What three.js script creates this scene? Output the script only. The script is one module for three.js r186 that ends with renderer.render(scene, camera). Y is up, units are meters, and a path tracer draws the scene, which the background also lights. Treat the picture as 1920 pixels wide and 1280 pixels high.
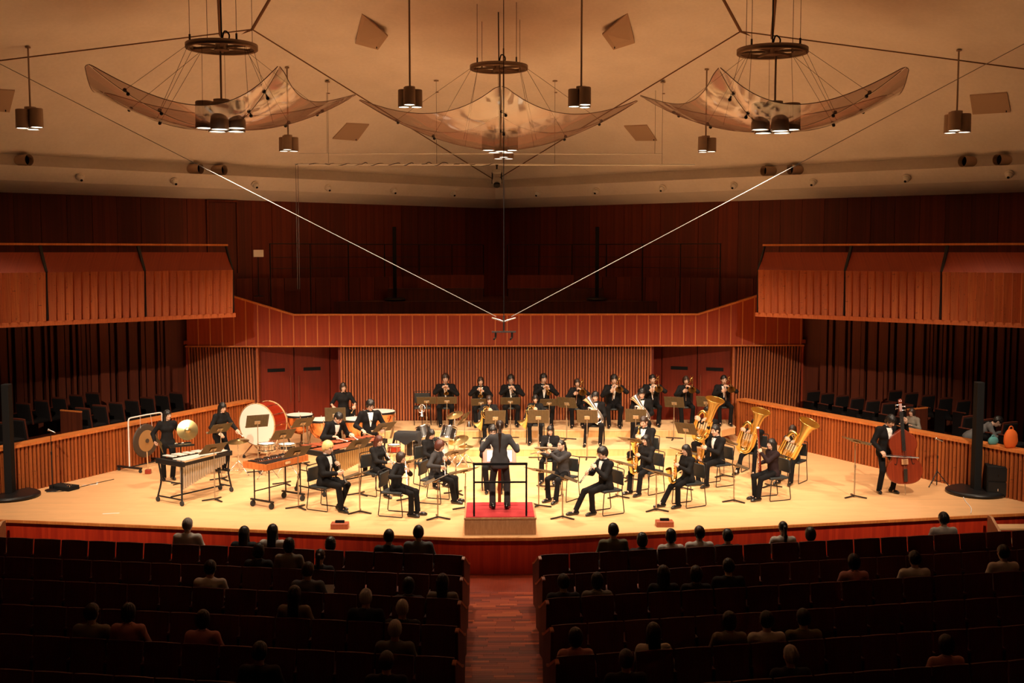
import * as THREE from 'three';
import { mergeGeometries, mergeVertices, toCreasedNormals } from 'three/addons/utils/BufferGeometryUtils.js';
import { RoundedBoxGeometry } from 'three/addons/geometries/RoundedBoxGeometry.js';

// ---------- camera, exposure, background ----------
const scene = new THREE.Scene();
scene.background = new THREE.Color(0x000000);
const FOCAL = 2050;                                         // focal length in pixels of the 1920x1280 frame
const camera = new THREE.PerspectiveCamera(2 * Math.atan(640 / FOCAL) * 180 / Math.PI, 1.5, 0.1, 120);
camera.position.set(-0.175, 4.9, 18.47);
camera.rotation.order = 'YXZ';
camera.rotation.y = -Math.atan(41.6 / FOCAL);
camera.rotation.x = -Math.atan(168 / FOCAL);
scene.add(camera);
const renderer = new THREE.WebGLRenderer({ antialias: true });
renderer.toneMapping = THREE.LinearToneMapping;
renderer.toneMappingExposure = 1.0;
renderer.shadowMap.enabled = true;
const LAMP = new THREE.Color().setRGB(1, 0.77, 0.56);       // warm tungsten stage light
const STAGE_CD = 29;                                      // candela of one stage lamp

const FRONT_CD = 560;                                       // candela of one front-of-house spotlight

// ---------- helpers ----------
const V = (x, y, z) => new THREE.Vector3(x, y, z);
let seedState = 12345;
function rnd() { seedState = (seedState * 1664525 + 1013904223) >>> 0; return seedState / 4294967296; }
function rr(a, b) { return a + (b - a) * rnd(); }
function reseed(n) { seedState = (n * 2654435761) >>> 0; rnd(); }
const taken = {};
function numbered(name) {
  const n = taken[name] = (taken[name] ?? -1) + 1;
  return n ? name + '_' + String(n).padStart(3, '0') : name;
}
function lit(o) { o.castShadow = true; o.receiveShadow = true; return o; }
// one mesh from one geometry or a list, as a part (or a top-level object when parent is the scene)
function part(name, geo, mat, parent, label) {
  const g = Array.isArray(geo) ? join(geo) : geo;
  const m = lit(new THREE.Mesh(g, mat));
  m.name = parent === scene ? numbered(name) : name;
  if (label) m.userData.label = label;
  parent.add(m);
  return m;
}
function thing(name, label, category, pos = [0, 0, 0], turn = 0, group) {
  const o = new THREE.Group();
  o.name = numbered(name); scene.add(o);
  o.position.set(...pos); o.rotation.y = turn;
  o.userData = { label, category };
  if (group) o.userData.group = group;
  return o;
}
function struct(name, label) {
  const o = new THREE.Group(); o.name = name; scene.add(o);
  o.userData = { kind: 'structure', label, category: name.split('_')[0] };
  return o;
}
function dup(root, label, pos, turn) {
  const c = root.clone(); c.name = numbered(root.name.replace(/_\d+$/, '')); scene.add(c);
  c.userData = { ...root.userData, label };
  c.position.set(...pos); c.rotation.set(0, turn, 0);
  return c;
}
function join(list) {
  const out = list.map(g => {
    let h = g.index ? g.toNonIndexed() : g.clone();
    for (const k of Object.keys(h.attributes)) if (!['position', 'normal', 'uv', 'color'].includes(k)) h.deleteAttribute(k);
    if (!h.attributes.normal) h.computeVertexNormals();
    if (!h.attributes.uv) h.setAttribute('uv', new THREE.BufferAttribute(new Float32Array(h.attributes.position.count * 2), 2));
    return h;
  });
  const col = out.some(g => g.attributes.color);
  if (col) for (const g of out) if (!g.attributes.color) g.setAttribute('color', new THREE.BufferAttribute(new Float32Array(g.attributes.position.count * 3).fill(1), 3));
  return out.length === 1 ? out[0] : mergeGeometries(out);
}
// uv in metres from the face direction; swap = grain along the other axis; off shifts the pattern
function muv(g, s = 1, swap = false, off = [0, 0]) {
  const h = g.index ? g.toNonIndexed() : g;
  const p = h.attributes.position, n = h.attributes.normal, uv = new Float32Array(p.count * 2);
  for (let i = 0; i < p.count; i++) {
    const ax = Math.abs(n.getX(i)), ay = Math.abs(n.getY(i)), az = Math.abs(n.getZ(i));
    let u, v;
    if (ay >= ax && ay >= az) { u = p.getX(i); v = p.getZ(i); }
    else if (ax >= az) { u = p.getZ(i); v = p.getY(i); }
    else { u = p.getX(i); v = p.getY(i); }
    if (swap) [u, v] = [v, u];
    uv[2 * i] = u * s + off[0]; uv[2 * i + 1] = v * s + off[1];
  }
  h.setAttribute('uv', new THREE.BufferAttribute(uv, 2));
  return h;
}
function box(w, h, d, x = 0, y = 0, z = 0, ry = 0, rx = 0, rz = 0) {   // centre x,y,z
  const g = new THREE.BoxGeometry(w, h, d);
  const m = new THREE.Matrix4().makeRotationFromEuler(new THREE.Euler(rx, ry, rz, 'YXZ')); m.setPosition(x, y, z);
  return muv(g).applyMatrix4(m);
}
function rbox(w, h, d, r, x = 0, y = 0, z = 0, ry = 0, rx = 0, rz = 0, seg = 2) {
  const g = new RoundedBoxGeometry(w, h, d, seg, Math.min(r, w / 2.01, h / 2.01, d / 2.01));
  const m = new THREE.Matrix4().makeRotationFromEuler(new THREE.Euler(rx, ry, rz, 'YXZ')); m.setPosition(x, y, z);
  return g.applyMatrix4(m);
}
function cyl(r0, r1, h, x = 0, y = 0, z = 0, seg = 16, open = false) {  // r0 bottom, r1 top, y = base
  return new THREE.CylinderGeometry(r1, r0, h, seg, 1, open).translate(x, y + h / 2, z);
}
function bar(a, b, r, seg = 6, r2 = r) {                               // rod between two points
  const A = a.isVector3 ? a : V(...a), B = b.isVector3 ? b : V(...b), d = B.clone().sub(A), L = d.length();
  const g = new THREE.CylinderGeometry(r2, r, L, seg);
  const q = new THREE.Quaternion().setFromUnitVectors(V(0, 1, 0), d.normalize());
  return g.applyQuaternion(q).translate((A.x + B.x) / 2, (A.y + B.y) / 2, (A.z + B.z) / 2);
}
function boxbar(a, b, w, h) {                                          // rectangular bar along a-b
  const A = V(...a), B = V(...b), d = B.clone().sub(A), L = d.length(); d.normalize();
  const m = new THREE.Matrix4();
  let up = Math.abs(d.y) > 0.95 ? V(0, 0, 1) : V(0, 1, 0);
  const side = up.clone().cross(d).normalize(); up = d.clone().cross(side);
  m.makeBasis(side, up, d); m.setPosition((A.x + B.x) / 2, (A.y + B.y) / 2, (A.z + B.z) / 2);
  return muv(new THREE.BoxGeometry(w, h, L)).applyMatrix4(m);
}
function ball(r, x = 0, y = 0, z = 0, seg = 10, sy = 1, sx = 1, sz = 1) {
  return new THREE.SphereGeometry(r, seg, Math.max(6, seg * 0.7 | 0)).scale(sx, sy, sz).translate(x, y, z);
}
function lathe(pts, seg = 24) { return new THREE.LatheGeometry(pts.map(([r, y]) => new THREE.Vector2(r, y)), seg); }
// tube of changing radius through points; radii as numbers spread along the path
function sweep(pts, radii, n = 40, rad = 8, closed = false, tension = 0.5, sharp = false) {
  const P = pts.map(p => p.isVector3 ? p : V(...p));
  const c = sharp ? new THREE.CurvePath() : new THREE.CatmullRomCurve3(P, closed, 'catmullrom', tension);
  if (sharp) for (let i = 0; i + 1 < P.length; i++) c.add(new THREE.LineCurve3(P[i], P[i + 1]));
  const R = typeof radii === 'number' ? [radii, radii] : radii;
  const at = t => { const k = t * (R.length - 1), i = Math.min(R.length - 2, Math.floor(k)); return R[i] + (R[i + 1] - R[i]) * (k - i); };
  // parallel transport frames
  const pos = [], nor = [], idx = [], uv = [];
  let prevT = null, N = null;
  for (let i = 0; i <= n; i++) {
    const t = i / n, p = sharp ? c.getPoint(t) : c.getPointAt(t), T = (sharp ? c.getTangent(t) : c.getTangentAt(t)).normalize();
    if (!N) { N = Math.abs(T.y) < 0.9 ? V(0, 1, 0) : V(1, 0, 0); N.sub(T.clone().multiplyScalar(N.dot(T))).normalize(); }
    else { const q = new THREE.Quaternion().setFromUnitVectors(prevT, T); N.applyQuaternion(q); N.sub(T.clone().multiplyScalar(N.dot(T))).normalize(); }
    prevT = T.clone();
    const B = T.clone().cross(N), r = at(t);
    for (let j = 0; j <= rad; j++) {
      const a = j / rad * Math.PI * 2, d = N.clone().multiplyScalar(Math.cos(a)).addScaledVector(B, Math.sin(a));
      pos.push(p.x + d.x * r, p.y + d.y * r, p.z + d.z * r); nor.push(d.x, d.y, d.z); uv.push(j / rad, t);
    }
  }
  for (let i = 0; i < n; i++) for (let j = 0; j < rad; j++) {
    const a = i * (rad + 1) + j, b = a + rad + 1;
    idx.push(a, a + 1, b, b, a + 1, b + 1);
  }
  const g = new THREE.BufferGeometry();
  g.setAttribute('position', new THREE.Float32BufferAttribute(pos, 3));
  g.setAttribute('normal', new THREE.Float32BufferAttribute(nor, 3));
  g.setAttribute('uv', new THREE.Float32BufferAttribute(uv, 2));
  g.setIndex(idx);
  return g;
}
// flat polygon (x,z outline) extruded downward from y
function slab(poly, yTop, thick) {
  const s = new THREE.Shape(poly.map(([x, z]) => new THREE.Vector2(x, -z)));
  const g = new THREE.ExtrudeGeometry(s, { depth: thick, bevelEnabled: false });
  g.rotateX(-Math.PI / 2).translate(0, yTop - thick, 0);
  return muv(g);
}
// upright panel with outline in (u,y) standing along a-b (x,z), thickness towards the left of a->b
function wallPanel(a, b, outline, thick, uvs = 1) {
  const s = new THREE.Shape(outline.map(([u, y]) => new THREE.Vector2(u, y)));
  let g = new THREE.ExtrudeGeometry(s, { depth: thick, bevelEnabled: false });
  g = muv(g, uvs);
  const ang = Math.atan2(-(b[1] - a[1]), b[0] - a[0]);
  return g.rotateY(ang).translate(a[0], 0, a[1]);
}
// ---------- procedural textures ----------
function hash(x, y, s) { let h = (x * 374761393 + y * 668265263 + s * 2147483647) | 0; h = Math.imul(h ^ (h >>> 13), 1274126177); return ((h ^ (h >>> 16)) >>> 0) / 4294967296; }
function noise(x, y, s, px, py) {                                      // tileable value noise
  const xi = Math.floor(x), yi = Math.floor(y), fx = x - xi, fy = y - yi, u = fx * fx * (3 - 2 * fx), v = fy * fy * (3 - 2 * fy);
  const w = (a, p) => ((a % p) + p) % p;
  const a = hash(w(xi, px), w(yi, py), s), b = hash(w(xi + 1, px), w(yi, py), s), c = hash(w(xi, px), w(yi + 1, py), s), d = hash(w(xi + 1, px), w(yi + 1, py), s);
  return a + (b - a) * u + (c - a) * v + (a - b - c + d) * u * v;
}
function tex(W, H, fn, srgb = true, metres = [1, 1]) {
  const d = new Uint8Array(W * H * 4);
  for (let y = 0; y < H; y++) for (let x = 0; x < W; x++) {
    const c = fn(x / W, y / H), i = 4 * (y * W + x);
    d[i] = Math.max(0, Math.min(255, c[0])); d[i + 1] = Math.max(0, Math.min(255, c[1])); d[i + 2] = Math.max(0, Math.min(255, c[2])); d[i + 3] = 255;
  }
  const t = new THREE.DataTexture(d, W, H);
  t.magFilter = THREE.LinearFilter; t.minFilter = THREE.LinearMipmapLinearFilter; t.generateMipmaps = true;
  t.wrapS = t.wrapT = THREE.RepeatWrapping; t.repeat.set(1 / metres[0], 1 / metres[1]);
  if (srgb) t.colorSpace = THREE.SRGBColorSpace;
  t.needsUpdate = true;
  return t;
}
// wood with grain along v: a, b two sRGB tones, knots optional
function wood(a, b, metres, seed, knots = 0, boards = 0) {
  return tex(256, 256, (u, v) => {
    let g = 0.45 * noise(u * 64, v * 3, seed, 64, 3) + 0.3 * noise(u * 24, v * 2, seed + 1, 24, 2) + 0.25 * noise(u * 128, v * 10, seed + 2, 128, 10);
    if (boards) { const k = Math.floor(u * boards); g = g * 0.6 + 0.4 * hash(k, 3, seed); }
    let k = 0;
    if (knots) { const kn = noise(u * 16, v * 40, seed + 5, 16, 40); k = kn > 0.9 ? (kn - 0.9) * knots * 5 : 0; }
    const f = Math.max(0, Math.min(1, (g - 0.2) * 1.5));
    return [0, 1, 2].map(i => (a[i] + (b[i] - a[i]) * f) * (1 - Math.min(0.6, k)));
  }, true, metres);
}
const std = (o) => new THREE.MeshStandardMaterial(o);
const phy = (o) => new THREE.MeshPhysicalMaterial(o);
const rgb = (r, g, b) => new THREE.Color().setRGB(r, g, b);
// ---------- materials ----------
const plasterTex = tex(256, 256, (u, v) => { const n = 0.6 * noise(u * 8, v * 8, 3, 8, 8) + 0.4 * noise(u * 90, v * 90, 4, 90, 90); const k = 236 + 14 * n; return [k, k * 0.98, k * 0.95]; }, true, [4, 4]);
const floorTex = tex(512, 512, (u, v) => {
  // narrow maple boards running along u
  const rows = 24, r = Math.floor(v * rows), off = hash(r, 1, 9), c = Math.floor((u + off) * 3), t = hash(r, c, 11);
  const g = noise(u * 6, v * 150, 5, 6, 150) * 0.6 + noise(u * 20, v * 300, 6, 20, 300) * 0.4;
  const k = 0.94 + 0.035 * t + 0.07 * (g - 0.5);
  return [236 * k, 205 * k, 150 * k];
}, true, [2.4, 2.4]);
const M = {
  plaster: std({ map: plasterTex, roughness: 0.95, color: rgb(1, 0.98, 0.98) }),
  seam: std({ color: rgb(0.16, 0.08, 0.04), roughness: 0.9 }),
  stage: std({ map: floorTex, roughness: 0.42, color: rgb(1, 0.80, 0.74) }),
  riserTop: std({ map: floorTex, roughness: 0.5, color: rgb(1, 0.90, 0.92) }),
  riserSide: std({ map: wood([230, 184, 124], [212, 160, 100], [1, 1], 21), roughness: 0.55 }),
  stageFront: std({ map: wood([198, 54, 20], [160, 34, 12], [1.2, 1.2], 23, 0, 20), roughness: 0.5 }),
  veneer: std({ map: wood([172, 64, 19], [148, 48, 11], [1.2, 1.6], 24), roughness: 0.45 }),
  veneerLight: std({ map: wood([224, 140, 74], [196, 110, 52], [1, 1], 26), roughness: 0.5 }),
  slat: [0, 1, 2, 3].map(i => std({ map: wood([196 - 8 * i, 112 - 6 * i, 52 - 4 * i], [150 - 8 * i, 70 - 4 * i, 28], [0.5, 1.4], 30 + i, 1), roughness: 0.55 })),
  backing: std({ map: wood([122, 52, 22], [100, 40, 16], [0.6, 1.6], 35), roughness: 0.75 }),
  door: std({ map: wood([128, 40, 14], [104, 28, 9], [1, 2], 36), roughness: 0.4 }),
  blackMetal: std({ color: rgb(0.012, 0.012, 0.013), roughness: 0.4, metalness: 0.3 }),
  blackMatte: phy({ color: rgb(0.007, 0.0065, 0.0065), roughness: 0.85, specularIntensity: 0.5 }),
  pine: [0, 1, 2].map(i => std({ map: wood([190 - 6 * i, 102 - 5 * i, 48], [156, 70, 28], [0.4, 1.2], 40 + i, 1), roughness: 0.6 })),
  pineDark: std({ map: wood([164, 66, 26], [140, 48, 16], [0.4, 1.2], 44, 0), roughness: 0.6 }),
  upperWall: [0, 1, 2].map(i => std({ map: wood([128 - 9 * i, 48 - 4 * i, 20], [98 - 7 * i, 32, 12], [0.6, 2.2], 46 + i, 0, 6), roughness: 0.6 })),
  sideSlat: [0, 1, 2].map(i => std({ map: wood([[124, 54, 25], [116, 50, 22], [110, 46, 21]][i], [[100, 42, 18], [94, 39, 17], [90, 36, 15]][i], [0.6, 2], 50 + i), roughness: 0.65 })),
  cap: std({ map: wood([226, 142, 74], [190, 102, 46], [0.5, 1.1], 56, 0, 7), roughness: 0.4 }),
  aisle: [0, 1, 2, 3, 4].map(i => std({ map: wood([[176, 74, 34], [140, 50, 22], [196, 94, 48], [118, 40, 18], [158, 62, 30]][i], [[148, 56, 24], [112, 38, 16], [168, 76, 36], [92, 30, 13], [130, 48, 22]][i], [0.3, 1], 60 + i), roughness: 0.38 })),
  darkFloor: std({ map: wood([92, 40, 20], [66, 26, 12], [0.6, 1.2], 66, 0, 10), roughness: 0.5 }),
  seatWood: std({ map: wood([96, 41, 22], [72, 28, 14], [0.5, 0.8], 67), roughness: 0.6 }),
  seatFabric: phy({ color: rgb(0.010, 0.008, 0.008), roughness: 0.95, specularIntensity: 0.35 }),
  endPanel: std({ map: wood([206, 122, 60], [168, 86, 38], [0.4, 1], 68), roughness: 0.45 }),
  lampBody: std({ color: rgb(0.34, 0.24, 0.17), roughness: 0.55, metalness: 0.2 }),
  lampGlow: std({ color: 0x000000, emissive: rgb(1, 0.93, 0.72), emissiveIntensity: 5, roughness: 0.5 }),
  wheel: std({ color: rgb(0.30, 0.22, 0.16), roughness: 0.45, metalness: 0.5 }),
  cable: std({ color: rgb(0.05, 0.03, 0.02), roughness: 0.6 }),
  whiteRope: std({ color: rgb(0.3, 0.28, 0.25), roughness: 0.6 }),
  steel: std({ color: rgb(0.62, 0.60, 0.57), roughness: 0.25, metalness: 1 }),
  chrome: std({ color: rgb(0.8, 0.79, 0.77), roughness: 0.12, metalness: 1 }),
  silver: std({ color: rgb(0.9, 0.88, 0.85), roughness: 0.16, metalness: 1 }),
  brass: std({ color: rgb(0.90, 0.62, 0.20), roughness: 0.26, metalness: 1 }),
  brassDark: std({ color: rgb(0.72, 0.42, 0.16), roughness: 0.24, metalness: 1 }),
  bronzeCymbal: std({ color: rgb(0.78, 0.60, 0.26), roughness: 0.3, metalness: 1 }),
  copper: std({ color: rgb(0.86, 0.36, 0.16), roughness: 0.2, metalness: 1 }),
  standBronze: std({ color: rgb(0.17, 0.115, 0.065), roughness: 0.55, metalness: 0.35 }),
  standPole: std({ color: rgb(0.42, 0.33, 0.22), roughness: 0.35, metalness: 0.7 }),
  paper: std({ color: rgb(0.8, 0.78, 0.72), roughness: 0.9 }),
  chairPad: std({ color: rgb(0.016, 0.02, 0.021), roughness: 0.55 }),
  carpetRed: std({ color: rgb(0.42, 0.025, 0.03), roughness: 0.98 }),
  podiumSide: std({ map: wood([200, 150, 106], [176, 124, 82], [1, 0.3], 70), roughness: 0.5 }),
  blackwood: std({ color: rgb(0.014, 0.012, 0.011), roughness: 0.32 }),
  redwood: std({ map: wood([150, 46, 20], [110, 26, 10], [0.2, 1], 71), roughness: 0.28 }),
  bassWood: phy({ map: wood([140, 52, 18], [108, 34, 10], [0.3, 1], 72), roughness: 0.35, clearcoat: 0.6, clearcoatRoughness: 0.2 }),
  drumRed: phy({ map: wood([160, 44, 18], [132, 30, 10], [0.4, 1], 73), roughness: 0.3, clearcoat: 0.5 }),
  drumHead: std({ color: rgb(0.78, 0.74, 0.66), roughness: 0.7 }),
  hoopWood: std({ color: rgb(0.62, 0.36, 0.16), roughness: 0.4 }),
  deskWood: std({ map: wood([176, 92, 58], [140, 66, 40], [0.5, 0.4], 74), roughness: 0.45 }),
  rosewood: [0, 1, 2].map(i => std({ map: wood([176 - 14 * i, 92 - 8 * i, 56], [140, 66, 36], [0.2, 0.2], 75 + i), roughness: 0.35 })),
  vibeBar: std({ color: rgb(0.66, 0.68, 0.62), roughness: 0.4, metalness: 0.35 }),
  tubeSilver: std({ color: rgb(0.68, 0.66, 0.60), roughness: 0.35, metalness: 0.8 }),
  tubeGold: std({ color: rgb(0.66, 0.50, 0.26), roughness: 0.35, metalness: 0.8 }),
  xyloCase: std({ map: wood([206, 122, 62], [176, 92, 42], [0.6, 0.3], 79), roughness: 0.4 }),
  rubber: std({ color: rgb(0.02, 0.02, 0.02), roughness: 0.8 }),
  white: std({ color: rgb(0.8, 0.79, 0.76), roughness: 0.7 }),
  blackCloth: phy({ color: rgb(0.006, 0.0055, 0.006), roughness: 0.92, specularIntensity: 0.35 }),
  tux: phy({ color: rgb(0.006, 0.0055, 0.006), roughness: 0.8, specularIntensity: 0.35 }),
  shirtBlack: phy({ color: rgb(0.009, 0.0085, 0.009), roughness: 0.85, specularIntensity: 0.35 }),
  shirtGrey: phy({ color: rgb(0.034, 0.032, 0.034), roughness: 0.85, specularIntensity: 0.35 }),
  shirtPlum: phy({ color: rgb(0.018, 0.009, 0.010), roughness: 0.85, specularIntensity: 0.35 }),
  shirtWhite: std({ color: rgb(0.82, 0.80, 0.77), roughness: 0.75 }),
  shoe: std({ color: rgb(0.012, 0.011, 0.011), roughness: 0.22 }),
  skin: std({ vertexColors: true, roughness: 0.55 }),
};
// thin smoked acrylic of the ceiling reflectors: slightly wavy, with an interference film
const waveTex = tex(256, 256, (u, v) => { const n = 0.7 * noise(u * 4, v * 4, 81, 4, 4) + 0.3 * noise(u * 9, v * 9, 82, 9, 9); return [255 * n, 255 * n, 255 * n]; }, false, [2.2, 2.2]);
M.acrylic = phy({ color: rgb(0.80, 0.66, 0.60), roughness: 0.06, transmission: 0.8, thickness: 0, ior: 2.05, bumpMap: waveTex, bumpScale: 0.035, iridescence: 1, iridescenceIOR: 1.6, iridescenceThicknessRange: [320, 520], side: THREE.DoubleSide });
M.shirtWhite2 = std({ color: rgb(0.82, 0.80, 0.77), roughness: 0.75, side: THREE.DoubleSide });
M.conductorGrey = phy({ color: rgb(0.06, 0.058, 0.062), roughness: 0.9, specularIntensity: 0.35 });
M.fixture = std({ color: rgb(0.28, 0.27, 0.25), roughness: 0.5 });
M.acrylicEdge = std({ color: rgb(0.16, 0.09, 0.06), roughness: 0.3 });
// ---------- room shell ----------
const FLOOR = -0.65;                                                  // audience floor; the stage floor is y = 0
// stage
const stageEdge = [[-12.6, -2.0], [-8.85, -1.43], [-0.6, 0], [0.6, 0], [8.85, -1.43], [12.6, -2.0]];
{
  const s = struct('floor_stage', 'pale maple concert stage floor');
  part('stage_boards', slab([...stageEdge, [12.6, -11.8], [-12.6, -11.8]], 0, 0.05), M.stage, s);
  const inset = stageEdge.map(([x, z]) => [x, z - 0.05]);
  part('stage_fascia', slab([...inset, [12.6, -11.8], [-12.6, -11.8]], -0.05, 0.6), M.stageFront, s, 'red-brown boarded front of the stage');
  part('edge_strip', stageEdge.slice(0, -1).map((p, i) => boxbar([p[0], -0.025, p[1] + 0.005], [stageEdge[i + 1][0], -0.025, stageEdge[i + 1][1] + 0.005], 0.03, 0.05)), M.cap, s);
}
// audience floor with a parquet aisle built strip by strip
{
  const s = struct('floor_audience', 'dark wooden audience floor with a red-brown parquet aisle');
  part('floor_slab', slab([[-19, -3], [19, -3], [19, 26], [-19, 26]], FLOOR - 0.02, 0.2), M.darkFloor, s);
  part('floor_boards', [slab([[-19, -3], [-0.62, -3], [-0.62, 26], [-19, 26]], FLOOR, 0.02), slab([[0.62, -3], [19, -3], [19, 26], [0.62, 26]], FLOOR, 0.02)], M.darkFloor, s);
  reseed(5);
  const shared = [0.28, 0.36, 0.45, 0.54].map(w => muv(new THREE.BoxGeometry(w - 0.003, 0.02, 0.072), 1, true));
  let n = 0;
  for (let z = 1.0; z < 9.4; z += 0.075) {
    let x = -0.62 - rr(0, 0.2);
    while (x < 0.62) {
      const k = Math.floor(rnd() * 4), w = [0.28, 0.36, 0.45, 0.54][k];
      const a = Math.max(x, -0.62), b = Math.min(x + w, 0.62);
      if (b - a > 0.05 && n < 300) {
        const m = part('parquet_strip', shared[k], M.aisle[Math.floor(rnd() * 5)], s);
        m.scale.x = (b - a) / w; m.position.set((a + b) / 2, FLOOR - 0.0095 - rnd() * 0.001, z); n++;
      }
      x += w;
    }
  }
  part('aisle_boards', [slab([[-0.62, -3], [0.62, -3], [0.62, 0.96], [-0.62, 0.96]], FLOOR, 0.02), slab([[-0.62, 7.4], [0.62, 7.4], [0.62, 26], [-0.62, 26]], FLOOR, 0.019)], M.aisle[1], s);
}
// the two long walls that meet in the far corner, wall_left and wall_right
const CORNER = -17.5, WL = 24.4, WDIR = [0.7809, 0.6247];              // wall runs from (0,CORNER) along (-+0.78, 0.62)
function onWall(side, u, off = 0) {                                    // u along the wall from the corner, off into the room
  return [side * (WDIR[0] * u - WDIR[1] * off), CORNER + WDIR[1] * u + WDIR[0] * off];
}
for (const side of [-1, 1]) {
  const s = struct(side < 0 ? 'wall_left' : 'wall_right', side < 0 ? 'dark red-brown panelled wall left of the far corner' : 'dark red-brown panelled wall right of the far corner');
  const yaw = side < 0 ? Math.atan2(WDIR[1], WDIR[0]) : -Math.atan2(WDIR[1], WDIR[0]);
  const c = onWall(side, WL / 2, -0.12);
  part('wall_core', box(WL + 0.3, 15.2, 0.2, c[0], FLOOR + 7.5, c[1], yaw), M.backing, s);
  reseed(side < 0 ? 11 : 12);
  const W = 0.62, geo = muv(new THREE.BoxGeometry(W - 0.012, 3.3, 0.05));
  for (let u = W / 2; u < WL - 0.2; u += W) {
    const p = onWall(side, u, 0.02 - rnd() * 0.008);
    const m = part('wall_panel', geo, M.upperWall[Math.floor(rnd() * 3)], s);
    m.position.set(p[0], 4.85, p[1]); m.rotation.y = yaw;
  }
  // irregular upright slats on the lower wall behind the side seats
  const sg = muv(new THREE.BoxGeometry(1, 3.2, 0.18));
  let u = 11.2;
  while (u < 22) {
    const w = [0.07, 0.1, 0.16, 0.22, 0.06][Math.floor(rnd() * 5)], k = Math.floor(rnd() * 3);
    const p = onWall(side, u + w / 2, 0.06 + 0.1 * rnd());
    const m = part('wall_slat', sg, M.sideSlat[k], s);
    m.scale.x = w; m.position.set(p[0], 1.6, p[1]); m.rotation.y = yaw; u += w + [0.03, 0.05, 0.08][Math.floor(rnd() * 3)];
  }
  part('lower_wall_face', box(11.2, 3.2, 0.05, ...(() => { const q = onWall(side, 5.6, 0.0); return [q[0], 1.6, q[1]]; })(), yaw), M.sideSlat[2], s);
}
// room behind the camera
for (const [n, w, d, x, z] of [['wall_side_left', 0.3, 29.5, -19.15, 11.6], ['wall_side_right', 0.3, 29.5, 19.15, 11.6], ['wall_rear', 38.6, 0.3, 0, 26.15]]) {
  const s = struct(n, 'dark timber wall of the auditorium');
  part('wall_core', box(w, 15.2, d, x, FLOOR + 7.5, z), M.upperWall[1], s);
}
// ceiling: folded plaster planes rising from the far corner
const CE = 7.15, J = [5.25, 9.65, -5.5], E = [18.3, 7.15, -1.66], P = [0, 12.1, 5.66];
function facet(pts, thick = 0.12) {                                    // plaster facet with thickness upward
  const n = pts.length, pos = [], idx = [];
  for (const p of pts) pos.push(...p);
  for (const p of pts) pos.push(p[0], p[1] + thick, p[2]);
  for (let i = 1; i + 1 < n; i++) { idx.push(0, i, i + 1, n, n + i + 1, n + i); }
  for (let i = 0; i < n; i++) { const j = (i + 1) % n; idx.push(i, j, n + j, i, n + j, n + i); }
  let g = new THREE.BufferGeometry(); g.setAttribute('position', new THREE.Float32BufferAttribute(pos, 3)); g.setIndex(idx);
  g = g.toNonIndexed(); g.computeVertexNormals();
  return muv(g);
}
const upY = (x, z) => 9.65 + 0.229 * (5.25 - Math.abs(x)) + 0.116 * (z + 5.5);
const cenY = (z) => 7.15 + 0.2315 * (z + 16.3);
const lowY = (x, z) => 7.15 + 0.4854 * (-0.6247 * Math.abs(x) + 0.7809 * (z + 16.3));
{
  const s = struct('ceiling', 'folded cream plaster ceiling glowing warm over the stage');
  part('ceiling_facet', facet([[0, CE, -16.3], [-J[0], J[1], J[2]], P, [J[0], J[1], J[2]]]), M.plaster, s);
  for (const k of [-1, 1]) {
    part('ceiling_facet', facet([[0, CE, -16.3], [k * J[0], J[1], J[2]], [k * E[0], E[1], E[2]]]), M.plaster, s);
    part('ceiling_facet', facet([[k * E[0], E[1], E[2]], [k * J[0], J[1], J[2]], P, [0, upY(0, 26.2), 26.2], [k * 19.2, upY(19.2, 26.2), 26.2], [k * 19.2, upY(19.2, -2), -2]]), M.plaster, s);
    // dark joints where the planes meet
    const d = 0.006;
    part('ceiling_joint', bar([0, CE - d, -16.3], [k * J[0], J[1] - d, J[2]], 0.016, 6), M.seam, s);
    part('ceiling_joint', bar([k * E[0], E[1] - d, E[2]], [k * J[0], J[1] - d, J[2]], 0.016, 6), M.seam, s);
    part('ceiling_joint', bar([k * J[0], J[1] - d, J[2]], [k * 3.9, 10.29, -2.6], 0.035, 6), M.seam, s);
    const j2 = [k * 5.98, upY(5.98, -5.72) - d, -5.72];
    part('ceiling_joint', bar(j2, [k * 5.35, upY(5.35, -3.0) - d, -3.0], 0.035, 6), M.seam, s);
    part('ceiling_joint', bar(j2, [k * J[0], J[1] - d, J[2]], 0.03, 6), M.seam, s);
  }
}
// soffit, ledge and cove running round the top of the two walls
for (const side of [-1, 1]) {
  const s = struct(side < 0 ? 'trim_1' : 'trim_2', side < 0 ? 'plaster ledge and cove under the ceiling on the left' : 'plaster ledge and cove under the ceiling on the right');
  const prof = [[0, 6.3], [0.95, 6.55], [1.35, 6.87], [0.94, 6.9], [0.94, 7.16], [0, 7.6]];
  const pos = [], idx = [], n = prof.length;
  for (const end of [0, 1]) for (const [o, y] of prof) {
    // mitre at the far corner: the profile meets its mirror image on x = 0
    const u = end ? WL : o * WDIR[1] / WDIR[0];
    const q = onWall(side, u, o); pos.push(end ? q[0] : 0, y, q[1]);
  }
  for (let i = 0; i < n; i++) { const j = (i + 1) % n; idx.push(i, j, n + j, i, n + j, n + i); }
  let g = new THREE.BufferGeometry(); g.setAttribute('position', new THREE.Float32BufferAttribute(pos, 3)); g.setIndex(side < 0 ? idx.reverse() : idx);
  g = g.toNonIndexed(); g.computeVertexNormals();
  part('ledge', muv(g), M.plaster, s);
}
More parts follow.
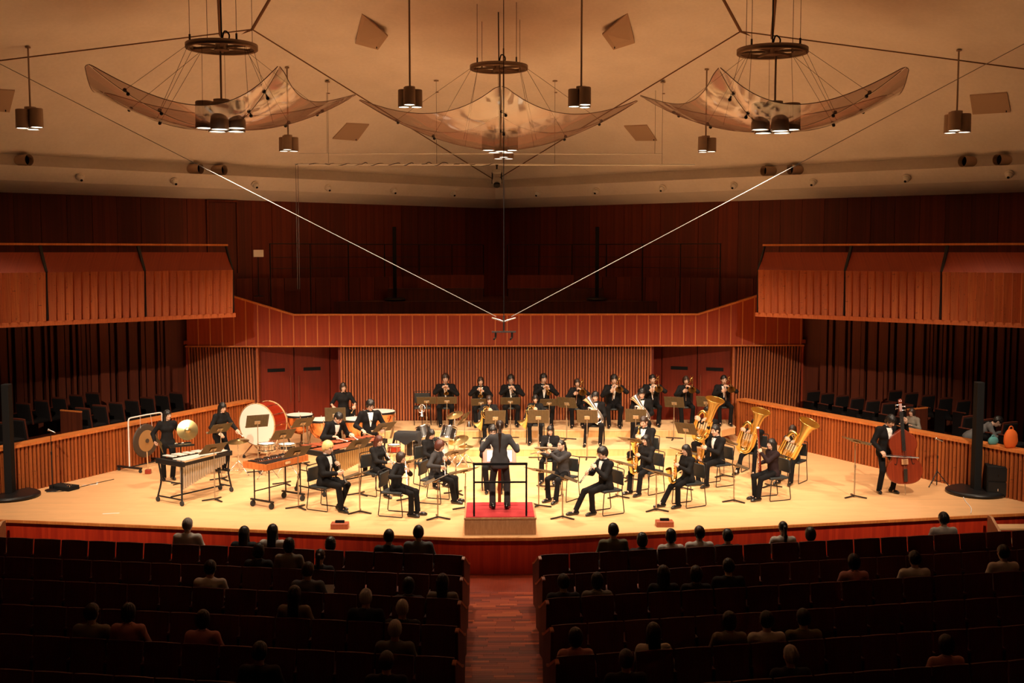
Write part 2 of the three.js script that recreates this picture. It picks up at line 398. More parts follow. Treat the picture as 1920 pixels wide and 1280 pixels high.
// ---------- gallery front across the back of the stage ----------
const ZB = -10.6;
const bandTop = x => { x = Math.abs(x); return x < 5.39 ? 3.22 : x < 7.0 ? 3.22 + (x - 5.39) / 1.61 * 0.5 : 3.72; };
{
  const s = struct('wall_gallery', 'red-brown veneered gallery front with pale inlaid strips across the back of the stage');
  const step = 0.315, half = 8.22;
  for (let i = 0; i * step - half < half - 0.01; i++) {
    const a = -half + i * step, b = Math.min(half, a + step);
    part('panel', wallPanel([a + 0.013, ZB - 0.1], [b - 0.013, ZB - 0.1], [[0, 2.41], [b - a - 0.026, 2.41], [b - a - 0.026, bandTop(b)], [0, bandTop(a + 0.012)]], 0.1), M.veneer, s);
    if (i) part('inlay_strip', wallPanel([a - 0.012, ZB - 0.1], [a + 0.012, ZB - 0.1], [[0, 2.41], [0.024, 2.41], [0.024, bandTop(a + 0.012)], [0, bandTop(a - 0.012)]], 0.103), M.veneerLight, s);
  }
  for (const [a, b] of [[-8.25, -7], [-7, -5.39], [-5.39, 5.39], [5.39, 7], [7, 8.25]])
    part('cap_rail', boxbar([a, bandTop(a) + 0.015, ZB - 0.05], [b, bandTop(b) + 0.015, ZB - 0.05], 0.16, 0.045), M.cap, s);
  part('lower_rail', box(16.5, 0.035, 0.14, 0, 2.4, ZB - 0.03), M.cap, s);
  part('gallery_soffit', slab([[-8.3, ZB - 0.02], [8.3, ZB - 0.02], [8.3, -11.35], [-8.3, -11.35]], 2.55, 0.1), M.veneer, s);
}
// slatted wall behind the players, side panels, doors
function slatRun(s, a, b, y0, y1, pitch, width, lean = 0, depth = 0.05, seed = 1) {
  reseed(seed);
  const L = Math.hypot(b[0] - a[0], b[1] - a[1]), n = Math.floor(L / pitch), yaw = Math.atan2(-(b[1] - a[1]), b[0] - a[0]);
  const g = [0, 1].map(k => muv(new THREE.BoxGeometry(width, y1 - y0, depth), 1, false, [k * 0.37, k * 0.61]));
  for (let i = 0; i < n; i++) {
    const t = (i + 0.5) / n, m = part('slat', g[i % 2], M.slat[Math.floor(rnd() * 4)], s);
    m.position.set(a[0] + (b[0] - a[0]) * t, (y0 + y1) / 2, a[1] + (b[1] - a[1]) * t);
    m.rotation.order = 'YXZ'; m.rotation.y = yaw; m.rotation.z = lean;
  }
}
{
  const s = struct('wall_back', 'upright timber slats on the wall behind the brass players');
  part('wall_core', box(8.3, 2.4, 0.2, 0, 1.2, -10.94), M.backing, s);
  slatRun(s, [-4.12, -10.79], [4.12, -10.79], 0.38, 2.36, 0.0755, 0.038, 0, 0.1, 31);
  part('slat_frame', [box(0.05, 2.4, 0.14, -4.15, 1.2, -10.8), box(0.05, 2.4, 0.14, 4.15, 1.2, -10.8)], M.slat[0], s);
  for (const k of [-1, 1]) {
    const w = struct(k < 0 ? 'wall_back_left' : 'wall_back_right', k < 0 ? 'slatted wall panel left of the stage doors' : 'slatted wall panel right of the stage doors');
    part('wall_core', box(1.95, 2.4, 0.12, k * 7.33, 1.2, -10.88), M.backing, w);
    slatRun(w, [k < 0 ? -8.2 : 6.44, -10.76], [k < 0 ? -6.44 : 8.2, -10.76], 0, 2.36, 0.0755, 0.038, k < 0 ? 0.03 : -0.03, 0.1, 33 + k);
    part('slat_frame', box(0.06, 2.4, 0.2, k * 6.38, 1.2, -10.78), M.slat[0], w);
    part('return_wall', boxbar([k * 8.25, 1.2, -10.75], [k * 8.6, 1.2, -11.0], 0.08, 2.4), M.backing, w);
    part('panel_end', box(0.05, 2.4, 0.1, k * 8.24, 1.2, -10.72), M.veneer, w);
    // doors in a splayed recess
    const d = struct(k < 0 ? 'door_1' : 'door_2', k < 0 ? 'red-brown double stage door on the left behind the timpani' : 'red-brown double stage door on the right behind the trombones');
    const a = [k * 4.3, -11.75], b = [k * 6.42, -10.95], L = Math.hypot(b[0] - a[0], b[1] - a[1]), yaw = Math.atan2(-(b[1] - a[1]) * k, (b[0] - a[0]) * k);
    const at = (t, off) => [a[0] + (b[0] - a[0]) * t + off * k * -0.35, a[1] + (b[1] - a[1]) * t + off * 0.93];
    part('recess_side', boxbar([k * 4.2, 1.2, -10.8], [a[0], 1.2, a[1] - 0.1], 0.08, 2.4), M.door, d);
    part('recess_back', box(L + 0.2, 2.45, 0.06, (a[0] + b[0]) / 2 - k * -0.02, 1.2, (a[1] + b[1]) / 2 - 0.08, yaw), M.door, d);
    for (const [t, w2] of [[0.07, L * 0.13], [0.36, L * 0.42], [0.79, L * 0.41]]) {
      const q = at(t, 0.02), leaf = part(w2 < 0.4 ? 'side_panel' : 'door_leaf', box(w2, 2.36, 0.05), M.door, d);
      leaf.position.set(q[0], 1.19, q[1]); leaf.rotation.y = yaw;
      if (w2 > 0.4) {
        part('vision_slot', box(0.47, 0.09, 0.02, 0, 0.52, 0.03), M.blackMatte, leaf, 'narrow black window slot');
        const sx = (t < 0.5 ? 1 : -1) * k * 0.38;
        part('door_handle', [boxbar([sx, -0.35, 0.06], [sx, 0.35, 0.06], 0.03, 0.03), box(0.02, 0.02, 0.06, sx, 0.3, 0.04), box(0.02, 0.02, 0.06, sx, -0.3, 0.04)], M.backing, leaf);
      }
    }
  }
}
// ---------- risers ----------
function riser(label, poly, y0, h) {
  const o = thing('stage_riser', label, 'riser');
  part('deck', slab(poly, y0 + h, 0.03), M.riserTop, o);
  const inner = poly.map(([x, z]) => [x * 0.9985, z - 0.008]);
  part('fascia', slab(inner, y0 + h - 0.03, h - 0.03), M.riserSide, o);
  return o;
}
riser('lower pale wooden riser step under the horn and euphonium players', [[-3.3, -7.5], [5.0, -7.5], [5.55, -8.1], [5.75, -10.55], [-3.3, -10.55]], 0.001, 0.189);
riser('upper pale wooden riser step against the slatted back wall', [[-3.0, -9.05], [5.75, -9.05], [6.2, -9.5], [6.25, -10.7], [-3.0, -10.7]], 0.191, 0.189);
// ---------- parapets left and right of the stage ----------
for (const k of [-1, 1]) {
  const s = struct(k < 0 ? 'wall_parapet_left' : 'wall_parapet_right', k < 0 ? 'slatted parapet with a wooden cap along the left of the stage' : 'slatted parapet with a wooden cap along the right of the stage');
  const a = [k * 6.45, -10.35], b = [k * 11.75, 0.36], dx = 0.896 * k, dz = -0.4436;
  const A = [a[0] + dx * 0.14, a[1] + dz * 0.14], B = [b[0] + dx * 0.14, b[1] + dz * 0.14];
  part('parapet_core', boxbar([A[0], 0.48, A[1]], [B[0], 0.48, B[1]], 0.14, 0.96), M.backing, s);
  slatRun(s, [a[0] + dx * 0.02, a[1] + dz * 0.02], [b[0] + dx * 0.02, b[1] + dz * 0.02], 0.0, 0.95, 0.098, 0.054, 0, 0.08, 51 + k);
  const c0 = [a[0] + dx * 0.1, a[1] + dz * 0.1], c1 = [b[0] + dx * 0.1, b[1] + dz * 0.1];
  part('parapet_cap', boxbar([c0[0], 0.975, c0[1]], [c1[0], 0.975, c1[1]], 0.32, 0.055), M.cap, s);
  part('parapet_end', box(0.3, 0.95, 0.06, a[0] + dx * 0.1, 0.475, a[1], k * 0.46), M.slat[1], s);
  part('side_deck', slab(k < 0 ? [[-6.7, -10.35], [-12, 0.3], [-18, -3.2], [-8.4, -10.9]] : [[6.7, -10.35], [8.4, -10.9], [18, -3.2], [12, 0.3]], 0.01, 0.3), M.darkFloor, s);
}
// ---------- side balconies ----------
for (const k of [-1, 1]) {
  const s = struct(k < 0 ? 'wall_balcony_left' : 'wall_balcony_right', k < 0 ? 'side balcony front of corrugated pine panels on the left' : 'side balcony front of corrugated pine panels on the right');
  const dir = [0.737 * k, 0.676], nor = [-0.676 * k, 0.737];             // along the front (outwards), towards the stage
  const at = (u, o) => [k * 6.6 + dir[0] * u + nor[0] * o, -9.03 + dir[1] * u + nor[1] * o];
  const mods = [[0, 2.27], [2.31, 4.55], [4.59, 6.83], [6.87, 9.1]];
  const yaw = Math.atan2(-dir[1], dir[0]);
  for (const [u0, u1] of mods) {
    const n = 12, w = (u1 - u0) / n;
    for (let i = 0; i < n; i++) {
      // each board is a shallow three-sided prism; the ridge turns one face to the lamps
      const p0 = at(u0 + i * w, 0), p1 = at(u0 + (i + 1) * w, 0), r = at(u0 + (i + 0.3) * w, 0.12), q0 = at(u0 + i * w, -0.04), q1 = at(u0 + (i + 1) * w, -0.04);
      const ring = k < 0 ? [p0, q0, q1, p1, r] : [p0, r, p1, q1, q0];
      const pos = [], idx = [];
      for (const [y, o] of [[3.37, -0.05], [4.45, 0]]) for (const p of ring) pos.push(p[0] + nor[0] * o, y, p[1] + nor[1] * o);
      const m = ring.length;
      for (let j = 0; j < m; j++) { const e = (j + 1) % m; idx.push(j, m + e, e, j, m + j, m + e); }
      for (let j = 1; j + 1 < m; j++) idx.push(0, j, j + 1, m, m + j + 1, m + j);
      let g = new THREE.BufferGeometry(); g.setAttribute('position', new THREE.Float32BufferAttribute(pos, 3)); g.setIndex(idx);
      g = g.toNonIndexed(); g.computeVertexNormals();
      part('corrugated_board', muv(g, 1, false, [i * 0.13, i * 0.29]), M.pine[i % 3], s);
    }
    // smooth panel leaning back above
    const a0 = at(u0, 0.0), a1 = at(u1, 0.0), b0 = at(u0, -0.32), b1 = at(u1, -0.32);
    let g = new THREE.BufferGeometry();
    const t = 0.03, vs = [[a0, 4.45], [a1, 4.45], [b1, 4.89], [b0, 4.89]].map(([p, y]) => [p[0], y, p[1]]);
    const ws = vs.map(v => [v[0] - nor[0] * t, v[1] - t, v[2] - nor[1] * t]);
    const f = (a, b, c, d) => k < 0 ? [a, c, b, a, d, c] : [a, b, c, a, c, d], all = [...vs, ...ws];
    g.setAttribute('position', new THREE.Float32BufferAttribute([f(0, 1, 2, 3), f(7, 6, 5, 4), f(4, 5, 1, 0), f(3, 2, 6, 7), f(1, 5, 6, 2), f(4, 0, 3, 7)].flat().flatMap(i => all[i]), 3));
    g.computeVertexNormals();
    part('sloping_panel', muv(g), M.pineDark, s);
    const e0 = at(u1 + 0.02, -0.02), e1 = at(u1 + 0.02, -0.34);
    part('joint_post', [boxbar([e0[0], 3.4, e0[1]], [e0[0], 4.46, e0[1]], 0.035, 0.05), boxbar([e0[0], 4.44, e0[1]], [e1[0], 5.04, e1[1]], 0.06, 0.05)], M.blackMetal, s);
  }
  const p0 = at(-0.02, -0.02), p1 = at(-0.02, -0.34);
  part('joint_post', [boxbar([p0[0], 3.4, p0[1]], [p0[0], 4.46, p0[1]], 0.03, 0.05), boxbar([p0[0], 4.44, p0[1]], [p1[0], 5.04, p1[1]], 0.04, 0.04)], M.blackMetal, s);
  const r0 = at(-0.06, -0.34), r1 = at(9.1, -0.34), c0 = at(-0.05, -0.05), c1 = at(9.1, -0.05);
  part('hand_rail', boxbar([r0[0], 5.07, r0[1]], [r1[0], 5.07, r1[1]], 0.09, 0.045), M.cap, s);
  part('lower_sill', boxbar([c0[0], 3.32, c0[1]], [c1[0], 3.32, c1[1]], 0.16, 0.1), M.pine[1], s);
  const f0 = at(0, -0.1), f1 = at(9.1, -0.1), g1 = onWall(k, 22.0, 0.05), g0 = onWall(k, 10.3, 0.05);
  part('balcony_floor', slab([f0, f1, g1, g0], 3.45, 0.12), M.darkFloor, s);
  part('end_panel', boxbar([...[at(-0.03, -0.05)].map(q => [q[0], 3.9, q[1]])[0]], [...[at(-0.03, -1.3)].map(q => [q[0], 3.9, q[1]])[0]], 0.03, 1.1), M.blackMatte, s);
}
// ---------- choir gallery behind the gallery front ----------
{
  const s = struct('floor_gallery', 'dark terraced choir gallery above the back of the stage');
  part('gallery_floor', slab([[-8.0, -10.72], [8.0, -10.72], [0.3, -17.2], [-0.3, -17.2]], 2.66, 0.1), M.darkFloor, s);
  part('terrace', [slab([[-4.55, -12.3], [4.55, -12.3], [3.9, -13.2], [0, -16.6], [-3.9, -13.2]], 3.5, 0.84)], M.darkFloor, s);
  for (const k of [-1, 1]) {
    part('terrace', box(2.75, 0.34, 0.5, k * 1.75, 3.67, -13.4), M.darkFloor, s);
    part('back_panel', box(1.95, 0.4, 0.06, k * 1.32, 4.02, -13.75), M.upperWall[0], s);
    const pts = [[k * 7.9, -11.2], [k * 2.35, -14.2]];
    const n = 14;
    for (let i = 0; i < n; i++) {
      const a = [pts[0][0] + (pts[1][0] - pts[0][0]) * i / n, pts[0][1] + (pts[1][1] - pts[0][1]) * i / n], b = [pts[0][0] + (pts[1][0] - pts[0][0]) * (i + 0.965) / n, pts[0][1] + (pts[1][1] - pts[0][1]) * (i + 0.965) / n];
      part('partition_panel', boxbar([a[0], 3.42, a[1]], [b[0], 3.42, b[1]], 0.05, 1.5), M.upperWall[i % 2], s);
    }
  }
  // thin black railings along both walls
  for (const k of [-1, 1]) {
    const pt = u => { const q = onWall(k, u, 0.9); return q; };
    const a = pt(1.2), b = pt(8.6), r = [];
    r.push(bar([a[0], 5.12, a[1]], [b[0], 5.12, b[1]], 0.012), bar([a[0], 4.75, a[1]], [b[0], 4.75, b[1]], 0.007), bar([a[0], 4.45, a[1]], [b[0], 4.45, b[1]], 0.007));
    part('railing', r, M.blackMetal, s);
    for (let u = 1.2; u < 8.7; u += 1.23) { const q = pt(u); part('railing_post', bar([q[0], 3.0, q[1]], [q[0], 5.12, q[1]], 0.018), M.blackMetal, s); }
  }
}
{ // upper side door with exit lamp, and a pale light box
  const s = struct('door_3', 'dark recessed upper door on the left wall beneath the ledge');
  const yaw = Math.atan2(WDIR[1], WDIR[0]), q = onWall(-1, 9.55, 0.05);
  const leaf = part('door_leaf', box(0.78, 1.85, 0.05), M.upperWall[2], s); leaf.position.set(q[0], 5.3, q[1]); leaf.rotation.y = yaw;
  const fr = part('door_frame', [box(0.05, 1.95, 0.1, -0.43, 0, 0), box(0.05, 1.95, 0.1, 0.43, 0, 0), box(0.9, 0.05, 0.1, 0, 0.97, 0)], M.backing, s); fr.position.copy(leaf.position); fr.rotation.y = yaw;
  const b = thing('wall_light_box', 'small pale rectangular light box on a stand at the end of the left balcony', 'light box', [-6.35, 4.2, -10.9], 0.5);
  part('box_face', rbox(0.27, 0.19, 0.06, 0.01, 0, 0.66, 0.03), M.plaster, b);
  part('stand', [bar([0, -0.48, 0], [0, 0.6, 0], 0.012), box(0.2, 0.02, 0.2, 0, -0.48, 0)], M.blackMetal, b);
}
// ---------- stage steps ----------
for (const k of [-1, 1]) {
  const o = thing('stage_steps', k < 0 ? 'short wooden steps with pale side boards at the left corner of the stage' : 'short wooden steps with pale side boards at the right corner of the stage', 'steps', [k * 9.05, FLOOR, -1.3], 0);
  const side = (x) => { const sh = new THREE.Shape([[0, 0], [1.05, 0], [1.05, 0.16], [0.12, 0.68], [0, 0.68]].map(p => new THREE.Vector2(...p))); const g = new THREE.ExtrudeGeometry(sh, { depth: 0.05, bevelEnabled: false }); g.rotateY(-Math.PI / 2); return muv(g).translate(x, 0, 0); };
  part('side_board', side(0.05), M.podiumSide, o); part('side_board', side(k * 1.25 + 0.05), M.podiumSide, o);
  for (let i = 0; i < 3; i++) {
    part('tread', box(1.15, 0.03, 0.34, k * 0.625, 0.5 - i * 0.17, 0.17 + i * 0.3), M.riserTop, o);
    part('riser_board', box(1.15, 0.16, 0.02, k * 0.625, 0.41 - i * 0.17, 0.32 + i * 0.3), M.stageFront, o);
  }
}
// ---------- lamps: clusters of downlight cylinders ----------
function spot(x, y, z, cd, angle = 0.78, aim = [0, 0]) {
  const l = new THREE.SpotLight(LAMP, cd, 0, angle, 0.55, 2);
  l.position.set(x, y, z); l.target.position.set(x + aim[0], y - 5, z + aim[1]);
  l.castShadow = true; l.shadow.mapSize.set(1024, 1024); l.shadow.radius = 4;
  scene.add(l); scene.add(l.target);
}
const canG = lathe([[0.001, 0.34], [0.1, 0.34], [0.112, 0.33], [0.115, 0.0], [0.108, 0.0], [0.106, 0.03]], 24);
const discG = new THREE.CylinderGeometry(0.098, 0.098, 0.012, 24).translate(0, 0.014, 0);
function lampCluster(name, label, pos, cans, topY, scale = 1, cd = STAGE_CD, group, aim = [0, 0]) {
  const o = thing(name, label, 'lamp', pos, 0, group);
  part('rod', bar([0, 0.4 * scale, 0], [0, topY - pos[1], 0], 0.018, 8), M.lampBody, o);
  part('ceiling_plate', cyl(0.05, 0.05, 0.03, 0, topY - pos[1] - 0.03, 0, 12), M.lampBody, o);
  part('hub', [cyl(0.1 * scale, 0.1 * scale, 0.05 * scale, 0, 0.34 * scale, 0, 20), cyl(0.05 * scale, 0.05 * scale, 0.25 * scale, 0, 0.1 * scale, 0, 12)], M.lampBody, o);
  for (const [x, y, z] of cans) {
    const c = part('lamp_housing', canG, M.lampBody, o); c.scale.setScalar(scale); c.position.set(x * scale, y * scale, z * scale);
    const d = part('lamp_disc', discG, M.lampGlow, c, 'glowing lamp face');
    d.castShadow = false;
    spot(pos[0] + x * scale, pos[1] + (y - 0.02) * scale, pos[2] + z * scale, cd, 0.78, aim);
  }
  return o;
}
const tri = (a) => [0, 1, 2].map(i => [0.142 * Math.cos(a + i * 2.094), i === 0 ? 0.02 : 0, 0.142 * Math.sin(a + i * 2.094)]);
lampCluster('pendant_lamp', 'three-can pendant lamp hanging furthest left', [-9.28, 7.33, -3.7], tri(0.4), upY(9.28, -3.7), 1.1, STAGE_CD * 0.5, 'three-can pendant lamps');
lampCluster('pendant_lamp', 'three-can pendant lamp hanging furthest right', [9.25, 7.3, -3.7], tri(2.2), upY(9.25, -3.7), 1.1, STAGE_CD * 0.5, 'three-can pendant lamps');
lampCluster('pendant_lamp', 'three-can pendant lamp below the right end of the left reflector', [-4.83, 7.22, -7.2], tri(1.57), lowY(4.83, -7.2), 0.95, STAGE_CD * 1.45, 'three-can pendant lamps');
lampCluster('pendant_lamp', 'three-can pendant lamp below the left end of the right reflector', [4.86, 7.22, -7.2], tri(2.3), lowY(4.86, -7.2), 0.95, STAGE_CD * 1.45, 'three-can pendant lamps');
lampCluster('pendant_lamp', 'three-can pendant lamp on a long rod left of the middle reflector', [-1.64, 7.56, -2.0], tri(1.57), 10.35, 0.95, STAGE_CD, 'three-can pendant lamps');
lampCluster('pendant_lamp', 'three-can pendant lamp on a long rod right of the middle reflector', [1.52, 7.57, -2.0], tri(1.1), 10.35, 0.95, STAGE_CD, 'three-can pendant lamps');
lampCluster('pendant_lamp', 'three-can pendant lamp seen just under the middle reflector', [0.14, 6.98, -6.3], tri(1.57), cenY(-6.3), 0.95, STAGE_CD * 1.45, 'three-can pendant lamps');

// front-of-house spotlights hung under the ceiling above the stalls, aimed at the stage
[-8, -4, 0, 4, 8].forEach((x, i) => {
  const y = 9.7, z = 7.2, o = thing('stage_spotlight', `black front-of-house spotlight above the stalls, ${['furthest left', 'second from the left', 'in the middle', 'second from the right', 'furthest right'][i]}`, 'spotlight', [x, y, z], 0, 'front-of-house spotlights');
  const d = V(-x * 0.12, -9.4, -12.4).normalize(), m = new THREE.Matrix4().makeBasis(V(0, 1, 0).cross(d).normalize(), d.clone().cross(V(0, 1, 0).cross(d).normalize()), d);
  const can = part('housing', lathe([[0.001, -0.3], [0.12, -0.3], [0.14, 0.1], [0.16, 0.2], [0.15, 0.2], [0.12, 0.08]], 24).rotateX(Math.PI / 2).applyMatrix4(m), M.blackMatte, o);
  part('lamp_face', cyl(0.12, 0.12, 0.01, 0, 0, 0, 24).rotateX(Math.PI / 2).translate(0, 0, 0.1).applyMatrix4(m), M.lampGlow, o);
  part('yoke', [bar([0, 0.1, 0], [0, upY(x, z) - y, 0], 0.02, 8), bar([-0.17, 0, 0], [-0.17, 0.15, 0], 0.012, 6), bar([0.17, 0, 0], [0.17, 0.15, 0], 0.012, 6), bar([-0.17, 0.15, 0], [0.17, 0.15, 0], 0.012, 6)], M.blackMetal, o);
  const l = new THREE.SpotLight(LAMP, FRONT_CD, 0, 0.34, 0.6, 2);
  l.position.set(x + d.x * 0.22, y + d.y * 0.22, z + d.z * 0.22); l.target.position.copy(l.position).addScaledVector(d, 5);
  l.castShadow = true; l.shadow.mapSize.set(1024, 1024); l.shadow.radius = 6; scene.add(l); scene.add(l.target);
});

// ---------- acrylic reflectors on spoked rings ----------
function reflector(label, centre, corners, ringAt, topY) {
  const o = thing('acoustic_reflector', label, 'reflector', centre, 0, 'curved acrylic reflectors over the stage');
  const L = (p) => V(p[0] - centre[0], p[1] - centre[1], p[2] - centre[2]);
  const C = corners.map(L), S = 18, T = 16;
  for (let q = 0; q < 4; q++) {
    const A = C[q], B = C[(q + 1) % 4], pos = [], uv = [], idx = [], grid = [];
    const rise = 0.5 * (A.y + B.y), RA = Math.hypot(A.x, A.z), RB = Math.hypot(B.x, B.z);
    const at = (s, t) => {
      s = 0.015 / Math.max(t, 0.05) > 0.3 ? s : Math.min(1 - 0.006 / Math.max(t, 0.1), Math.max(0.006 / Math.max(t, 0.1), s));
      // rounded outer corners
      const e = Math.max(0, Math.abs(s - 0.5) * 2 - 0.9) / 0.1, tt = t * (1 - 0.03 * e * e);
      const x = (A.x + (B.x - A.x) * s) * tt, z = (A.z + (B.z - A.z) * s) * tt, R = RA + (RB - RA) * s;
      const d = Math.hypot(x, z) / R;
      return V(x, (A.y + (B.y - A.y) * s) * Math.pow(d, 1.85), z);
    };
    for (let i = 0; i <= S; i++) for (let j = 0; j <= T; j++) {
      const p = at(i / S, 0.1 + 0.9 * j / T); pos.push(p.x, p.y, p.z); uv.push(p.x, p.z);
    }
    for (let i = 0; i < S; i++) for (let j = 0; j < T; j++) { const a = i * (T + 1) + j, b = a + T + 1; idx.push(a, b, a + 1, b, b + 1, a + 1); }
    const g = new THREE.BufferGeometry();
    g.setAttribute('position', new THREE.Float32BufferAttribute(pos, 3)); g.setAttribute('uv', new THREE.Float32BufferAttribute(uv, 2)); g.setIndex(idx); g.computeVertexNormals();
    const pnl = part('acrylic_panel', g, M.acrylic, o, 'smoky transparent curved panel');
    // dark edges of the sheet
    const edge = [];
    for (let i = 0; i <= 24; i++) edge.push(at(i / 24, 1));
    part('panel_edge', sweep(edge, 0.008, 48, 5), M.acrylicEdge, pnl); part('seam_edge', sweep([0.1, 0.3, 0.5, 0.7, 0.85, 0.97].map(t => at(0.004, t)), 0.006, 24, 5), M.acrylicEdge, pnl);
    for (const t of [0.48, 0.74]) {
      const p = at(0, t), n1 = at(0.045, t), c = [ball(0.035, p.x, p.y + 0.03, p.z, 8), ball(0.032, n1.x, n1.y - 0.02, n1.z, 8), bar(p.clone().setY(p.y + 0.03), n1, 0.012, 5)];
      part('clip', c, M.blackMetal, pnl);
      const d = V(p.x, 0, p.z).normalize();
      part('cable', bar([p.x, p.y + 0.03, p.z], [ringAt[0] - centre[0] + d.x * 0.55, ringAt[1] - centre[1], ringAt[2] - centre[2] + d.z * 0.55], 0.0035, 4), M.cable, o);
    }
    const pm = at(0.5, 0.5), dm = V(pm.x, 0, pm.z).normalize();
    part('cable', bar(pm, [ringAt[0] - centre[0] + dm.x * 0.55, ringAt[1] - centre[1], ringAt[2] - centre[2] + dm.z * 0.55], 0.0035, 4), M.cable, o);
  }
  const r = V(ringAt[0] - centre[0], ringAt[1] - centre[1], ringAt[2] - centre[2]);
  const ring = part('ring', lathe([[0.53, -0.04], [0.6, -0.04], [0.6, 0.04], [0.53, 0.04], [0.53, -0.04]], 48), M.wheel, o); ring.position.copy(r);
  part('hub', cyl(0.13, 0.1, 0.13, 0, -0.06, 0, 20), M.wheel, ring);
  for (let i = 0; i < 6; i++) { const a = 0.3 + i * Math.PI / 3; part('spoke', boxbar([0.08 * Math.cos(a), 0, 0.08 * Math.sin(a)], [0.54 * Math.cos(a), 0, 0.54 * Math.sin(a)], 0.05, 0.04), M.wheel, ring); }
  for (let i = 0; i < 4; i++) { const a = 0.9 + i * 1.571, x = r.x + 0.565 * Math.cos(a), z = r.z + 0.565 * Math.sin(a); part('hanging_cable', [bar([x, r.y, z], [x, topY - centre[1], z], 0.005, 5), cyl(0.018, 0.018, 0.14, x, r.y, z, 6)], M.cable, o); }
  part('power_cable', [bar([r.x, r.y + 0.05, r.z], [r.x - 0.01, topY - centre[1], r.z], 0.014, 6), sweep([[r.x, r.y + 0.08, r.z], [r.x + 0.05, r.y + 0.26, r.z], [r.x + 0.13, r.y + 0.2, r.z], [r.x + 0.1, r.y + 0.08, r.z], [r.x + 0.02, r.y + 0.07, r.z]], 0.014, 24, 6)], M.blackMetal, o);
  return o;
}
const sideC = [[6.78, 8.0, 0.2], [3.6, 8.0, 0.15], [2.76, 8.0, -3.45], [7.68, 8.0, -3.1]];
reflector('curved transparent acrylic reflector on the left, hung from a spoked ring', [-4.82, 7.0, -0.75], sideC.map(p => [-p[0], p[1], p[2]]), [-4.71, 8.36, -0.5], 10.3);
reflector('curved transparent acrylic reflector in the middle, hung from a spoked ring', [0.05, 7.0, -4.6], [[-2.93, 8.05, -4.35], [0.04, 8.05, -2.3], [2.96, 8.05, -4.35], [0.04, 8.05, -7.0]], [0.02, 8.69, -4.5], 10.0);
reflector('curved transparent acrylic reflector on the right, hung from a spoked ring', [4.83, 7.0, -0.85], sideC, [4.67, 8.32, -0.5], 10.3);
const big = [[-0.2, 0.02, 0.06], [0.02, -0.01, 0.2], [0.2, 0.02, 0.06], [-0.1, 0, -0.18], [0.14, 0, -0.17]];
lampCluster('reflector_lamp', 'cluster of five downlight cans inside the left reflector', [-4.76, 6.97, -0.6], big, 8.36, 1.35, STAGE_CD * 0.9, 'reflector lamps', [0.6, -2.2]);
lampCluster('reflector_lamp', 'cluster of five downlight cans inside the middle reflector', [0.04, 6.97, -4.55], big, 8.69, 1.2, STAGE_CD * 1.2, 'reflector lamps');
lampCluster('reflector_lamp', 'cluster of five downlight cans inside the right reflector', [4.77, 6.97, -0.65], big, 8.32, 1.35, STAGE_CD * 0.9, 'reflector lamps', [-0.6, -2.2]);

// ---------- fittings on the ledge and in the cove ----------
const words = ['first', 'second', 'third', 'fourth', 'fifth', 'sixth', 'seventh', 'eighth', 'ninth', 'tenth', 'eleventh', 'twelfth', 'thirteenth', 'fourteenth', 'fifteenth', 'sixteenth', 'seventeenth', 'eighteenth', 'nineteenth', 'twentieth'];
for (const k of [-1, 1]) {
  const us = k < 0 ? [12.75, 10.42, 8.2, 6.0, 3.82, 1.68] : [1.68, 3.8, 5.99, 8.17, 10.37, 12.73, 15.06];
  const yaw = k < 0 ? Math.atan2(WDIR[1], WDIR[0]) : -Math.atan2(WDIR[1], WDIR[0]);
  us.sort((a, b) => a - b).forEach((u, i) => {
    const q = onWall(k, u + 1.15 * 0.8, 1.16);
    const o = thing('eyeball_spotlight', `small white eyeball spotlight on the ${k < 0 ? 'left' : 'right'} ledge, ${words[i]} from the far corner`, 'spotlight', [q[0], 6.68, q[1]], yaw, 'eyeball spotlights on the ledge');
    part('eyeball', ball(0.085, 0, -0.03, 0.05, 12), M.white, o);
    part('collar', new THREE.TorusGeometry(0.085, 0.02, 6, 16).rotateX(0.7).translate(0, 0, 0.02), M.plaster, o);
    part('lens', cyl(0.03, 0.03, 0.02, 0, 0, 0, 10).rotateX(2.4).translate(0, -0.08, 0.11), M.blackMatte, o);
  });
  const cs = k < 0 ? [9.36 - 0.0, 10.01, 14.19] : [9.3, 10.04, 14.31, 15.08];
  cs.forEach((u, i) => {
    const q = onWall(k, u + 0.75, 0.94);
    const o = thing('cove_floodlight', `short wide floodlight tube in the ${k < 0 ? 'left' : 'right'} cove, ${words[i]} from the far corner`, 'floodlight', [q[0], 7.02, q[1]], yaw + k * -0.5, 'floodlight tubes in the cove');
    part('tube', new THREE.CylinderGeometry(0.13, 0.13, 0.34, 20, 1, true).rotateX(Math.PI / 2).translate(0, 0, 0.1), new THREE.MeshStandardMaterial({ color: rgb(0.5, 0.36, 0.26), roughness: 0.7, side: THREE.DoubleSide }), o);
    part('lens', cyl(0.125, 0.125, 0.02, 0, 0, 0, 20).rotateX(Math.PI / 2).translate(0, 0, 0.12), M.blackMatte, o);
  });
}
